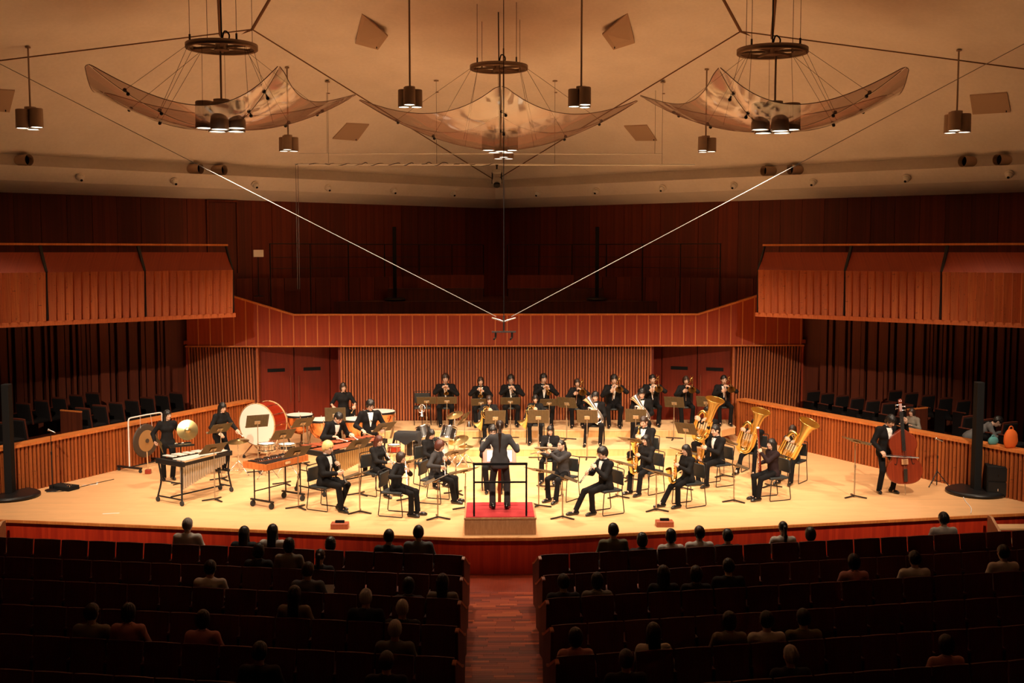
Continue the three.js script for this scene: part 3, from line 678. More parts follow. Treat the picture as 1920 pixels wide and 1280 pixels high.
// ---------- panels hung under the ceiling ----------
const panelM = std({ color: rgb(0.5, 0.36, 0.26), roughness: 0.8, side: THREE.DoubleSide });
function ceilPanel(label, pts, drop, hip) {
  const c = pts.reduce((a, p) => [a[0] + p[0] / 4, a[1] + p[1] / 4, a[2] + p[2] / 4], [0, 0, 0]);
  const o = thing('ceiling_panel', label, 'panel', c, 0, 'square acoustic panels under the ceiling');
  const q = pts.map(p => [p[0] - c[0], p[1] - c[1] - drop, p[2] - c[2]]);
  if (hip) q[0][1] -= 0.0, q[1][1] -= hip, q[3][1] -= hip * 0.4;
  const g = new THREE.BufferGeometry(), t = 0.03, up = q.map(p => [p[0], p[1] + t, p[2]]);
  const quad = (a, b, e, d) => [a, b, e, a, e, d];
  const list = [...quad(q[0], q[1], q[2], q[3]), ...quad(up[3], up[2], up[1], up[0]), ...[0, 1, 2, 3].flatMap(i => quad(q[i], up[i], up[(i + 1) % 4], q[(i + 1) % 4]))];
  g.setAttribute('position', new THREE.Float32BufferAttribute(list.flat(), 3)); g.computeVertexNormals();
  part('panel_sheet', muv(g), panelM, o);
  part('bracket', [0, 2].map(i => bar(q[i].map((v, n) => v * (n === 1 ? 1 : 0.8)), [q[i][0] * 0.8, q[i][1] + drop + 0.06 + (hip ? hip * 0.5 : 0), q[i][2] * 0.8], 0.012, 6)), M.blackMetal, o);
}
ceilPanel('folded square panel under the ceiling left of the middle reflector ring', [[-2.81, 9.84, -4.67], [-2.34, 9.68, -5.36], [-2.66, 9.43, -6.44], [-3.11, 9.54, -5.98]], 0.04, 0.16);
ceilPanel('folded square panel under the ceiling right of the middle reflector ring', [[2.69, 9.86, -4.59], [2.23, 9.71, -5.24], [2.6, 9.44, -6.4], [3.01, 9.56, -5.89]], 0.04, 0.16);
ceilPanel('flat square ceiling panel at the left edge beside the far left pendant', [[-10.9, 8.29, -4.6], [-10.17, 8.3, -5.12], [-10.57, 7.94, -5.76], [-11.3, 7.94, -5.2]], 0.03, 0);
ceilPanel('flat square ceiling panel behind the gap between left and middle reflectors', [[-3.88, 8.24, -10.33], [-3.34, 8.25, -10.71], [-3.73, 7.9, -11.34], [-4.32, 7.9, -10.85]], 0.03, 0);
ceilPanel('flat square ceiling panel behind the gap between middle and right reflectors', [[3.38, 8.23, -10.74], [3.93, 8.21, -10.35], [4.29, 7.88, -10.95], [3.77, 7.91, -11.28]], 0.03, 0);
ceilPanel('flat square ceiling panel at the right edge beside the far right pendant', [[10.16, 8.27, -5.21], [10.75, 8.27, -4.75], [11.11, 7.94, -5.32], [10.49, 7.95, -5.79]], 0.03, 0);
// ---------- rigging bars, moving camera, microphone bridle ----------
{
const RZ = -8.2, RY = 7.0;
  const o = thing('rigging_bar', 'slim white rigging bar wrapped with black cable below the middle reflector', 'rigging', [0, RY, RZ]);
  part('pipe', bar([-4.86, 0, 0], [4.8, 0, 0], 0.022, 8), M.white, o);
  const w = []; reseed(77);
  for (let i = 0; i <= 60; i++) w.push([-4.84 + i * 0.08, 0.025 * Math.sin(i * 1.3) + rr(-0.02, 0.03), 0.03 * Math.cos(i * 1.3)]);
  part('wrapped_cable', sweep(w, 0.009, 240, 5), M.blackMetal, o);
  for (const x of [-4.05, -1.45, 1.4, 4.0]) { const t = (Math.abs(x) > 3 ? lowY(x, RZ) : cenY(RZ)) - RY; part('suspension', bar([x, 0.02, 0], [x, t, 0], 0.004, 4), M.cable, o); part('ceiling_plate', cyl(0.06, 0.06, 0.02, x, t - 0.05, 0, 10), M.lampBody, o); part('chain_block', cyl(0.035, 0.035, 0.02, x + 0.02, t - 0.32, 0, 10), M.lampBody, o); }
  part('drop_wire', [bar([-4.84, 0, 0], [-4.84, -3.0, 0], 0.005, 4), bar([-4.79, 0, 0], [-4.79, -3.0, 0], 0.005, 4)], M.cable, o);
  const o2 = thing('rigging_bar', 'thin white rigging bar just above the cable-wrapped bar', 'rigging', [0, 7.3, RZ - 0.5]);
  part('pipe', bar([-4.85, 0, 0], [4.1, 0, 0], 0.012, 8), M.white, o2);
  for (const x of [-4.15, 3.9]) part('suspension', bar([x, 0, 0], [x, lowY(x, RZ - 0.5) - 7.3, 0], 0.004, 4), M.cable, o2);
  const c = thing('moving_light', 'grey-white moving-head light hanging from the middle of the wrapped bar', 'light', [0, 6.74, RZ]);
  part('clamp', [bar([0, 0.12, 0], [0, 0.24, 0], 0.02, 8), box(0.06, 0.03, 0.06, 0, 0.24, 0)], M.blackMetal, c);
  part('base', rbox(0.22, 0.11, 0.18, 0.03, 0, 0.09, 0), M.fixture, c);
  part('yoke_arm', rbox(0.035, 0.27, 0.08, 0.01, -0.11, -0.06, 0), M.blackMetal, c); part('yoke_arm', rbox(0.035, 0.27, 0.08, 0.01, 0.11, -0.06, 0), M.blackMetal, c);
  part('head', ball(0.12, 0, -0.14, 0, 16), M.fixture, c);
  part('lens', cyl(0.08, 0.08, 0.06, 0, 0, 0, 16).rotateX(2.6).translate(0, -0.21, 0.08), M.blackMatte, c);
  const m = thing('hanging_microphone', 'small stereo microphone bar hung on a V of white ropes over the stage', 'microphone', [0.08, 3.72, -1.5]);
  part('rope', bar([-0.14, 0.0, 0], [-8.96, 4.51, 0], 0.0065, 6), M.whiteRope, m);
  part('rope', bar([0.14, 0.0, 0], [9.42, 4.93, 0], 0.0065, 6), M.whiteRope, m);
  part('lift_cable', bar([0, 0.02, 0], [0, 6.6, 0], 0.007, 5), M.blackMetal, m);
  part('shackle', [bar([-0.22, -0.02, 0], [0, -0.09, 0], 0.016, 6), bar([0.22, -0.02, 0], [0, -0.09, 0], 0.016, 6), bar([0, 0.02, 0], [0, -0.28, 0], 0.018, 6)], M.steel, m);
  part('microphone_bar', box(0.44, 0.025, 0.05, 0, -0.28, 0), M.steel, m);
  for (const x of [-0.15, 0.15]) part('microphone_capsule', [cyl(0.016, 0.02, 0.1, x, -0.39, 0, 8), bar([x, -0.38, 0], [x - 0.03, -0.41, 0.08], 0.018, 8)], M.blackMetal, m);
}
// column loudspeakers in the gallery and on stage
function column(label, pos, h, w, baseR) {
  const o = thing('column_loudspeaker', label, 'loudspeaker', pos);
  part('column', rbox(w, h, w * 1.3, 0.015, 0, 0.06 + h / 2, 0), M.blackMatte, o);
  part('base', lathe([[0.001, 0], [baseR, 0], [baseR, 0.06], [baseR - 0.06, 0.09], [0.001, 0.1]], 32), M.blackMetal, o);
}
column('slim black column loudspeaker standing left in the choir gallery', [-2.89, 3.5, -12.9], 2.05, 0.1, 0.3);
column('slim black column loudspeaker standing right in the choir gallery', [2.9, 3.5, -12.9], 2.05, 0.1, 0.3);
column('tall black column loudspeaker on a round base at the left edge of the stage', [-9.8, 0, -3.35], 2.22, 0.15, 0.56);
column('tall black column loudspeaker on a round base at the right edge of the stage', [9.72, 0, -3.3], 2.22, 0.15, 0.58);
// ---------- implicit surfaces for bodies ----------
class Field {
  constructor(min, max, cell) {
    this.min = min; this.c = cell; this.n = [0, 1, 2].map(i => Math.max(2, Math.ceil((max[i] - min[i]) / cell) + 1));
    this.d = new Float32Array(this.n[0] * this.n[1] * this.n[2]).fill(9);
  }
  each(lo, hi, f) {
    const [nx, ny, nz] = this.n, c = this.c, m = this.min;
    const r = [0, 1, 2].map(i => [Math.max(0, Math.floor((lo[i] - m[i]) / c)), Math.min(this.n[i] - 1, Math.ceil((hi[i] - m[i]) / c))]);
    for (let k = r[2][0]; k <= r[2][1]; k++) for (let j = r[1][0]; j <= r[1][1]; j++) for (let i = r[0][0]; i <= r[0][1]; i++) {
      const q = i + nx * (j + ny * k); this.d[q] = f(m[0] + i * c, m[1] + j * c, m[2] + k * c, this.d[q]);
    }
  }
  static smin(a, b, k) { const h = Math.max(k - Math.abs(a - b), 0) / k; return Math.min(a, b) - h * h * k * 0.25; }
  cap(a, b, ra, rb, k = 0.03) {
    const R = Math.max(ra, rb) + k + 3 * this.c, dx = b.x - a.x, dy = b.y - a.y, dz = b.z - a.z, L = dx * dx + dy * dy + dz * dz + 1e-9;
    this.each([Math.min(a.x, b.x) - R, Math.min(a.y, b.y) - R, Math.min(a.z, b.z) - R], [Math.max(a.x, b.x) + R, Math.max(a.y, b.y) + R, Math.max(a.z, b.z) + R], (x, y, z, d) => {
      const px = x - a.x, py = y - a.y, pz = z - a.z, t = Math.max(0, Math.min(1, (px * dx + py * dy + pz * dz) / L));
      return Field.smin(d, Math.hypot(px - dx * t, py - dy * t, pz - dz * t) - (ra + (rb - ra) * t), k);
    });
    return this;
  }
  ell(c, r, k = 0.02) {
    const R = Math.max(...r) + k + 3 * this.c;
    this.each([c[0] - R, c[1] - R, c[2] - R], [c[0] + R, c[1] + R, c[2] + R], (x, y, z, d) => Field.smin(d, Field.ed(x - c[0], y - c[1], z - c[2], r), k));
    return this;
  }
  static ed(x, y, z, r) { const a = Math.hypot(x / r[0], y / r[1], z / r[2]), b = Math.hypot(x / r[0] / r[0], y / r[1] / r[1], z / r[2] / r[2]); return a < 1e-6 ? -Math.min(...r) : a * (a - 1) / b; }
  cut(f) { this.each(this.min, [0, 1, 2].map(i => this.min[i] + this.n[i] * this.c), (x, y, z, d) => Math.max(d, -f(x, y, z))); return this; }
  keep(f) { this.each(this.min, [0, 1, 2].map(i => this.min[i] + this.n[i] * this.c), (x, y, z, d) => Math.max(d, f(x, y, z))); return this; }
  at(p) {                                                              // value at a point
    const f = [0, 1, 2].map(i => Math.max(0, Math.min(this.n[i] - 1.001, (p.getComponent(i) - this.min[i]) / this.c))), b = f.map(Math.floor), t = f.map((v, i) => v - b[i]);
    let r = 0;
    for (let c = 0; c < 8; c++) r += this.d[b[0] + (c & 1) + this.n[0] * (b[1] + ((c >> 1) & 1) + this.n[1] * (b[2] + (c >> 2)))] * (c & 1 ? t[0] : 1 - t[0]) * (c & 2 ? t[1] : 1 - t[1]) * (c & 4 ? t[2] : 1 - t[2]);
    return r;
  }
  mesh() {                                                             // surface nets
    const [nx, ny, nz] = this.n, d = this.d, id = new Int32Array(d.length).fill(-1), pos = [], idx = [];
    const sx = 1, sy = nx, sz = nx * ny, corner = [0, sx, sy, sx + sy, sz, sx + sz, sy + sz, sx + sy + sz];
    const E = [[0, 1], [2, 3], [4, 5], [6, 7], [0, 2], [1, 3], [4, 6], [5, 7], [0, 4], [1, 5], [2, 6], [3, 7]];
    for (let k = 0; k < nz - 1; k++) for (let j = 0; j < ny - 1; j++) for (let i = 0; i < nx - 1; i++) {
      const q = i + sy * j + sz * k; let inside = 0;
      for (let c = 0; c < 8; c++) if (d[q + corner[c]] < 0) inside++;
      if (inside === 0 || inside === 8) continue;
      let x = 0, y = 0, z = 0, m = 0;
      for (const [a, b] of E) {
        const va = d[q + corner[a]], vb = d[q + corner[b]];
        if ((va < 0) === (vb < 0)) continue;
        const t = va / (va - vb), A = [a & 1, (a >> 1) & 1, a >> 2], B = [b & 1, (b >> 1) & 1, b >> 2];
        x += A[0] + (B[0] - A[0]) * t; y += A[1] + (B[1] - A[1]) * t; z += A[2] + (B[2] - A[2]) * t; m++;
      }
      id[q] = pos.length / 3;
      pos.push(this.min[0] + (i + x / m) * this.c, this.min[1] + (j + y / m) * this.c, this.min[2] + (k + z / m) * this.c);
    }
    const quad = (a, b, c, e, flip) => { if (a < 0 || b < 0 || c < 0 || e < 0) return; flip ? idx.push(a, c, b, a, e, c) : idx.push(a, b, c, a, c, e); };
    for (let k = 1; k < nz - 1; k++) for (let j = 1; j < ny - 1; j++) for (let i = 1; i < nx - 1; i++) {
      const q = i + sy * j + sz * k, s = d[q] < 0;
      if (s !== d[q + sx] < 0) quad(id[q - sy - sz], id[q - sz], id[q], id[q - sy], !s);
      if (s !== d[q + sy] < 0) quad(id[q - sx - sz], id[q - sx], id[q], id[q - sz], !s);
      if (s !== d[q + sz] < 0) quad(id[q - sx - sy], id[q - sy], id[q], id[q - sx], !s);
    }
    const g = new THREE.BufferGeometry();
    g.setAttribute('position', new THREE.Float32BufferAttribute(pos, 3)); g.setIndex(idx); g.computeVertexNormals();
    return g;
  }
}
function paint(g, f) {
  const p = g.attributes.position, c = new Float32Array(p.count * 3);
  for (let i = 0; i < p.count; i++) c.set(f(p.getX(i), p.getY(i), p.getZ(i)), 3 * i);
  g.setAttribute('color', new THREE.BufferAttribute(c, 3)); return g;
}
const SKIN = [0.60, 0.37, 0.26];
// ---------- heads, hair, hands, shoes: made once, shared ----------
function makeHead(f) {
  const F = new Field([-0.11, -0.15, -0.13], [0.11, 0.15, 0.14], 0.0065);
  F.ell([0, 0.03, -0.012], [0.073, 0.088, 0.092], 0.02).ell([0, -0.035, 0.018], [0.058 - f * 0.004, 0.078, 0.07], 0.04);
  F.ell([0, -0.092, 0.052], [0.024, 0.02, 0.022], 0.03);               // chin
  F.cap(V(0, 0.015, 0.085), V(0, -0.022, 0.104), 0.007, 0.012, 0.014); // nose
  F.cap(V(-0.036, 0.024, 0.072), V(0.036, 0.024, 0.072), 0.009, 0.009, 0.02); // brow
  F.ell([-0.034, -0.018, 0.066], [0.022, 0.018, 0.016], 0.02).ell([0.034, -0.018, 0.066], [0.022, 0.018, 0.016], 0.02);
  F.cap(V(-0.016, -0.056, 0.083), V(0.016, -0.056, 0.083), 0.007, 0.007, 0.01); // lips
  for (const k of [-1, 1]) F.ell([k * 0.074, -0.005, -0.01], [0.011, 0.03, 0.019], 0.008);
  F.cap(V(0, -0.07, -0.02), V(0, -0.16, -0.03), 0.05 - f * 0.006, 0.052 - f * 0.006, 0.03); // neck top
  return paint(F.mesh(), (x, y, z) => {
    if (z > 0.06) {
      for (const k of [-1, 1]) {
        if (Math.hypot((x - k * 0.031) / 0.014, (y - 0.006) / 0.0075) < 1) return [0.03, 0.02, 0.015];
        if (Math.hypot((x - k * 0.033) / 0.02, (y - 0.03) / 0.006) < 1) return [0.07, 0.04, 0.03];
      }
      if (Math.hypot(x / 0.02, (y + 0.057) / 0.009) < 1) return [0.50, 0.19, 0.15];
    }
    return SKIN;
  });
}
const HEADS = [makeHead(0), makeHead(1)];
function makeHair(style) {
  const long = style === 'long', pony = style === 'ponytail', bob = style === 'bob' || style === 'wavy';
  const F = new Field([-0.16, long ? -0.46 : pony ? -0.66 : style === 'wavy' ? -0.26 : -0.17, -0.2], [0.16, 0.16, 0.14], 0.0085);
  const grow = style === 'short' ? 0.012 : style === 'grey' ? 0.008 : pony ? 0.006 : 0.016;
  F.ell([0, 0.034, -0.014], [0.074 + grow, 0.09 + grow, 0.094 + grow], 0.02);
  if (style === 'short' || style === 'grey') { F.ell([0, 0.0, -0.05], [0.076 + grow, 0.09, 0.062], 0.03); F.keep((x, y) => -0.075 - y); }
  if (style === 'mop') { F.ell([0, 0.03, -0.012], [0.092, 0.1, 0.106], 0.02).ell([0, -0.02, -0.05], [0.084, 0.085, 0.064], 0.03); F.keep((x, y, z) => (z > -0.02 ? -0.028 : -0.085) + 0.03 * (noise(Math.atan2(x, z) * 7 + 50, 3, 4, 99, 99) - 0.5) - y); }
  if (bob) { F.ell([0, -0.02, -0.03], [0.095, 0.11, 0.085], 0.03); F.keep((x, y) => (style === 'wavy' ? -0.25 : -0.125) - y); }
  if (style === 'wavy') for (const k of [-1, 1]) F.cap(V(k * 0.075, -0.02, -0.01), V(k * 0.085, -0.2, -0.0), 0.035, 0.045, 0.03).cap(V(k * 0.03, -0.05, -0.08), V(k * 0.04, -0.2, -0.09), 0.05, 0.05, 0.03);
  if (long) {
    for (const k of [-1, 1]) F.cap(V(k * 0.06, 0.02, -0.03), V(k * 0.075, -0.26, 0.0), 0.035, 0.03, 0.03).cap(V(k * 0.035, 0, -0.07), V(k * 0.045, -0.4, -0.1), 0.05, 0.032, 0.03);
    F.cap(V(0, 0, -0.08), V(0, -0.4, -0.1), 0.055, 0.035, 0.03);
  }
  if (pony) { F.ell([0, 0.03, -0.115], [0.03, 0.032, 0.03], 0.02).cap(V(0, 0.02, -0.13), V(0, -0.12, -0.15), 0.026, 0.03, 0.02).cap(V(0, -0.12, -0.15), V(0.005, -0.6, -0.12), 0.03, 0.012, 0.02); }
  // the face stays free below the fringe
  const fr = pony ? 0.085 : style === 'grey' ? 0.075 : style === 'short' ? 0.052 : 0.04;
  F.cut((x, y, z) => Math.max(Field.ed(x, y + 0.06, z - 0.085, [pony || style === 'grey' ? 0.085 : style === 'short' || style === 'mop' ? 0.074 : 0.064, 0.16, 0.085]), y - fr - 0.022 * (noise(x * 60 + 50, 2, 6, 99, 99) - 0.5)));
  if (style === 'short' || pony || style === 'grey') F.cut((x, y, z) => Math.max(Math.abs(y + 0.03) - 0.05, Math.abs(z - 0.0) - 0.028, 0.06 - Math.abs(x)));  // ears
  const g = F.mesh(), P = g.attributes.position, N = g.attributes.normal;              // strands
  for (let i = 0; i < P.count; i++) {
    const x = P.getX(i), y = P.getY(i), z = P.getZ(i), a = Math.atan2(x, z) * 9 + 60, k = 0.0075 * (noise(a, y * 14 + 30, 7, 999, 999) - 0.5) + 0.005 * (noise(a * 3, y * 8 + 30, 8, 999, 999) - 0.5);
    P.setXYZ(i, x + N.getX(i) * k, y + N.getY(i) * k, z + N.getZ(i) * k);
  }
  g.computeVertexNormals();
  return g;
}
const HAIR = {};
const hairGeo = s => HAIR[s] ?? (HAIR[s] = makeHair(s));
const hairMat = { black: std({ color: rgb(0.010, 0.008, 0.007), roughness: 0.42 }), brown: std({ color: rgb(0.030, 0.014, 0.008), roughness: 0.45 }), red: std({ color: rgb(0.075, 0.018, 0.010), roughness: 0.45 }), blond: std({ color: rgb(0.72, 0.50, 0.20), roughness: 0.5 }), grey: std({ color: rgb(0.42, 0.38, 0.34), roughness: 0.7 }) };
function makeHand(curl) {                                              // right hand, palm down, fingers along +z, thumb at +x
  const F = new Field([-0.07, -0.1, -0.03], [0.09, 0.04, 0.2], 0.0058);
  F.cap(V(0, 0, -0.02), V(0, 0, 0.02), 0.024, 0.024, 0.02);
  for (let i = 0; i < 4; i++) {
    const x0 = 0.02 - i * 0.0135, x1 = 0.029 - i * 0.0195, kn = V(x1, 0.002 - Math.abs(i - 1.2) * 0.002, 0.086 - Math.abs(i - 1) * 0.005);
    F.cap(V(x0, 0, 0.01), kn, 0.014, 0.0115, 0.02);
    let p = kn, a = 0; const sc = [0.95, 1.05, 1, 0.8][i];
    [[0.042, 0.6], [0.027, 0.8], [0.021, 0.6]].forEach(([l, b], s) => {
      a += b * curl; const q = p.clone().add(V((i - 1.5) * -0.0015, -Math.sin(a) * l * sc, Math.cos(a) * l * sc));
      F.cap(p, q, 0.0098 - s * 0.0008, 0.0092 - s * 0.0009, 0.004); p = q;
    });
  }
  const t1 = V(0.05, -0.012, 0.048), t2 = V(0.054, -0.03, 0.078), t3 = V(0.042, -0.04 - 0.01 * curl, 0.1);
  F.cap(V(0.02, -0.006, 0.015), t1, 0.015, 0.0125, 0.012).cap(t1, t2, 0.012, 0.0105, 0.004).cap(t2, t3, 0.0105, 0.009, 0.004);
  return paint(F.mesh(), () => SKIN);
}
const HAND = { grip: makeHand(1), soft: makeHand(0.5) };
const mirrorX = g => { const h = g.clone(); h.scale(-1, 1, 1); const i = h.index.array; for (let k = 0; k < i.length; k += 3) { const t = i[k]; i[k] = i[k + 1]; i[k + 1] = t; } h.computeVertexNormals(); return h; };
const HANDL = { grip: mirrorX(HAND.grip), soft: mirrorX(HAND.soft) };
function makeShoe(heel) {
  const F = new Field([-0.07, -0.01, -0.11], [0.07, 0.13, 0.21], 0.009);
  F.cap(V(0, 0.042, -0.055), V(0, 0.036, 0.12), 0.036, 0.033, 0.02).cap(V(0, 0.03, 0.1), V(0, 0.028, 0.16), 0.036, 0.024, 0.02);
  if (!heel) F.cap(V(0, 0.05, -0.04), V(0, 0.09, -0.03), 0.036, 0.036, 0.02);
  F.keep((x, y) => 0.004 - y);
  return F.mesh();
}
const SHOE = [makeShoe(0), makeShoe(1)];
const BOW = join([[1], [-1]].map(([k]) => { const g = new THREE.CylinderGeometry(0.012, 0.028, 0.055, 4, 1).rotateZ(k * Math.PI / 2).scale(1, 1, 0.45).translate(k * 0.03, 0, 0); return g; }).concat([ball(0.013, 0, 0, 0.004, 8)]));
const GLASSES = join([[1], [-1]].flatMap(([k]) => [new THREE.TorusGeometry(0.021, 0.003, 5, 14).translate(k * 0.031, 0.004, 0.098), bar([k * 0.052, 0.008, 0.095], [k * 0.08, 0.008, 0.0], 0.003, 5)]).concat([bar([-0.011, 0.006, 0.1], [0.011, 0.006, 0.1], 0.003, 5)]));

function ik(a, t, l1, l2, pole) {                                      // middle joint of a two-bone limb
  const d = t.clone().sub(a); let L = d.length(); const mx = (l1 + l2) * 0.999;
  if (L > mx) { t.copy(a).addScaledVector(d, mx / L); L = mx; }
  d.normalize();
  const x = (L * L + l1 * l1 - l2 * l2) / (2 * L), h = Math.sqrt(Math.max(0, l1 * l1 - x * x));
  const n = pole.clone().sub(d.clone().multiplyScalar(pole.dot(d))).normalize();
  return a.clone().addScaledVector(d, x).addScaledVector(n, h);
}
// joints of a figure in its own frame: +z forward, +x the figure's left, y = 0 the floor it stands on
function pose(o) {
  const s = (o.h ?? 1.68) / 1.70, f = o.f ? 1 : 0;
  const hipY = o.sit ? (o.seat ?? 0.45) + 0.085 : 0.90 * s - (o.bend ?? 0);
  const R = new THREE.Matrix4().makeRotationFromEuler(new THREE.Euler(o.lean ?? 0.05, o.twist ?? 0, o.side ?? 0, 'YXZ'));
  const hip = V(0, hipY, 0), T = (x, y, z) => V(x * s, y * s, z * s).applyMatrix4(R).add(hip);
  const HR = new THREE.Matrix4().makeRotationFromEuler(new THREE.Euler((o.nod ?? 0.1), (o.turn ?? 0), o.tilt ?? 0, 'YXZ'));
  const neck = T(0, 0.5, 0), hs = s * (f ? 0.96 : 1);
  const head = T(0, 0.555, 0.012).add(V(0, 0.1 * hs, 0.02).applyMatrix4(HR));
  const HM = HR.clone().setPosition(head);
  const w = f ? 0.158 : 0.178;
  const j = { s, f, o, R, T, HM, hip, neck, head, mouth: V(0, -0.056 * hs, 0.098 * hs).applyMatrix4(HM), sh: [T(w, 0.445, 0), T(-w, 0.445, 0)], hj: [V(0.085 * s, hipY, 0), V(-0.085 * s, hipY, 0)] };
  const ft = o.feet ?? (o.sit ? [[0.13, 0.42], [-0.13, 0.42]] : [[0.1, 0.02], [-0.1, 0.02]]);
  j.foot = ft.map(([x, z, y = 0]) => V(x, y, z));
  j.ankle = ft.map(([x, z, y = 0]) => V(x, 0.085 + y, z - 0.02));
  j.knee = [0, 1].map(i => ik(j.hj[i], j.ankle[i], 0.43 * s, 0.42 * s, V((i ? -1 : 1) * (o.splay ?? 0.25), o.sit ? 0.8 : 0, 1)));
  return j;
}
// hands: [grip point, palm direction, kind, elbow pole] for left and right
function person(label, pos, turn, j, hands, look, group) {
  const { s, f, o } = j;
  const root = thing('person', label, 'person', pos, turn, group);
  const arms = [];
  hands.forEach((h, i) => {
    const k = i ? -1 : 1, sh = j.sh[i], grip = h[0].clone(), palm = (h[1] ?? V(-k, 0, 0)).clone().normalize();
    let pole = h[3] ?? V(k * 0.7, -1, -0.3), dir = grip.clone().sub(sh).normalize(), wrist, elbow;
    for (let n = 0; n < 4; n++) {
      const pn = palm.clone().sub(dir.clone().multiplyScalar(palm.dot(dir))).normalize();
      wrist = grip.clone().addScaledVector(dir, -0.082).addScaledVector(pn, -0.03);
      elbow = ik(sh, wrist, 0.285 * s, 0.25 * s, pole); dir = wrist.clone().sub(elbow).normalize();
    }
    arms.push({ sh, elbow, wrist, dir, palm, kind: h[2] ?? 'grip' });
  });
  const all = [j.head, j.hip, ...j.sh, ...arms.flatMap(a => [a.elbow, a.wrist]), ...j.knee, ...j.ankle];
  const lo = [0, 1, 2].map(i => Math.min(...all.map(p => p.getComponent(i))) - 0.2), hi = [0, 1, 2].map(i => Math.max(...all.map(p => p.getComponent(i))) + 0.2);
  const up = [lo[0], j.hip.y - 0.26, lo[2]], dn = [hi[0], j.hip.y + 0.22, hi[2]];
  const torso = (F, e, k = 0.06) => {
    const T = j.T, b = f ? 0.93 : 1.04;
    F.cap(T(0.075, 0.0, 0), T(-0.075, 0.0, 0), (0.1 * s + e), (0.1 * s + e), k).cap(T(0.05 * b, 0.16, 0), T(-0.05 * b, 0.16, 0), (0.088 * b * s + e), (0.088 * b * s + e), k);
    F.cap(T(0.07 * b, 0.33, 0.012), T(-0.07 * b, 0.33, 0.012), (0.096 * b * s + e), (0.096 * b * s + e), k).cap(T(0, 0.1, 0), T(0, 0.42, 0), 0.09 * s + e, 0.085 * s + e, k);
    if (f) F.ell(T(0.06, 0.34, 0.07).toArray(), [0.06, 0.055, 0.055], 0.04).ell(T(-0.06, 0.34, 0.07).toArray(), [0.06, 0.055, 0.055], 0.04);
    F.cap(j.sh[0], j.sh[1], 0.056 * s + e, 0.056 * s + e, k).cap(T(0, 0.43, 0), T(0, 0.5, 0.0), 0.07 * s + e, 0.05 * s + e * 0.5, k);
  };
  // --- body: one continuous mesh (coarse under the clothes, fine head and hands)
  const B = new Field(lo, hi, 0.024);
  torso(B, -0.014, 0.05);
  B.cap(j.neck.clone().lerp(j.hip, 0.1), j.T(0, 0.555, 0.012), 0.05 * s, 0.047 * s, 0.03);
  for (const a of arms) B.cap(a.sh, a.elbow, 0.042 * s, 0.035 * s, 0.03).cap(a.elbow, a.wrist, 0.036 * s, 0.025 * s, 0.02);
  for (let i = 0; i < 2; i++) B.cap(j.hj[i], j.knee[i], 0.068 * s, 0.047 * s, 0.03).cap(j.knee[i], j.ankle[i], 0.048 * s, 0.03, 0.02).cap(j.ankle[i], V(j.ankle[i].x, j.foot[i].y + 0.045, j.ankle[i].z + 0.06), 0.03, 0.026, 0.02);
  const tone = o.tone ?? 1, pieces = [paint(B.mesh(), () => SKIN)];
  const hs = s * (f ? 0.96 : 1);
  pieces.push(HEADS[f].clone().applyMatrix4(new THREE.Matrix4().makeScale(hs, hs, hs)).applyMatrix4(j.HM));
  arms.forEach((a, i) => {
    const z = a.dir.clone(), y = a.palm.clone().negate(); y.sub(z.clone().multiplyScalar(y.dot(z))).normalize();
    const x = y.clone().cross(z);
    pieces.push((i ? HAND : HANDL)[a.kind].clone().applyMatrix4(new THREE.Matrix4().makeBasis(x, y, z).scale(V(s, s, s).multiplyScalar(f ? 0.93 : 1)).setPosition(a.wrist)));
  });
  const bg = join(pieces.map(p => mergeVertices(p)));
  if (tone !== 1) { const c = bg.attributes.color; for (let i = 0; i < c.array.length; i++) c.array[i] *= tone; }
  part('body', bg, M.skin, root);
  // --- clothes
  const F = new Field(up, [hi[0], j.neck.y + 0.09, hi[2]], 0.0165), slack = look.top === 'tux' ? 0.014 : 0.008;
  torso(F, slack);
  F.cap(j.T(0.07, -0.08, 0), j.T(-0.07, -0.08, 0), 0.088 * s + slack, 0.088 * s + slack, 0.05);
  if (!o.sit) F.keep((x, y) => j.hip.y - 0.13 - y);
  for (const a of arms) {
    const end = look.sleeve ? a.elbow.clone().lerp(a.wrist, look.sleeve - 1 + 0.15) : a.wrist.clone().addScaledVector(a.dir, -0.012);
    F.cap(a.sh, a.elbow, 0.056 * s + slack * 0.6, 0.046 * s + slack * 0.6, 0.035);
    if (!look.sleeve || look.sleeve > 1) F.cap(a.elbow, end, 0.047 * s + slack * 0.6, 0.034 * s + slack * 0.6, 0.02);
  }
  if (o.sit) F.keep((x, y, z) => Math.min(j.hip.y - 0.075 - y, 0.3));
  { const A = j.s * 31 + j.head.y * 17;   // soft creases in the cloth
    F.each(up, [hi[0], j.neck.y + 0.09, hi[2]], (x, y, z, d) => Math.abs(d) < 0.05 ? d + 0.006 * (noise(x * 14 + z * 9 + 90, y * 22 + x * 8 + 90 + A, 5, 9999, 9999) - 0.5) : d); }
  const topMat = look.mat ?? (look.top === 'tux' ? M.tux : M.shirtBlack);
  const cl = j.T(0, 0.52, 0.004);
  F.cut((x, y, z) => Math.max(Math.hypot(x - cl.x, z - cl.z) - 0.052 * s, cl.y - 0.03 - y));
  part(look.top === 'tux' ? 'jacket' : 'shirt', F.mesh(), topMat, root);
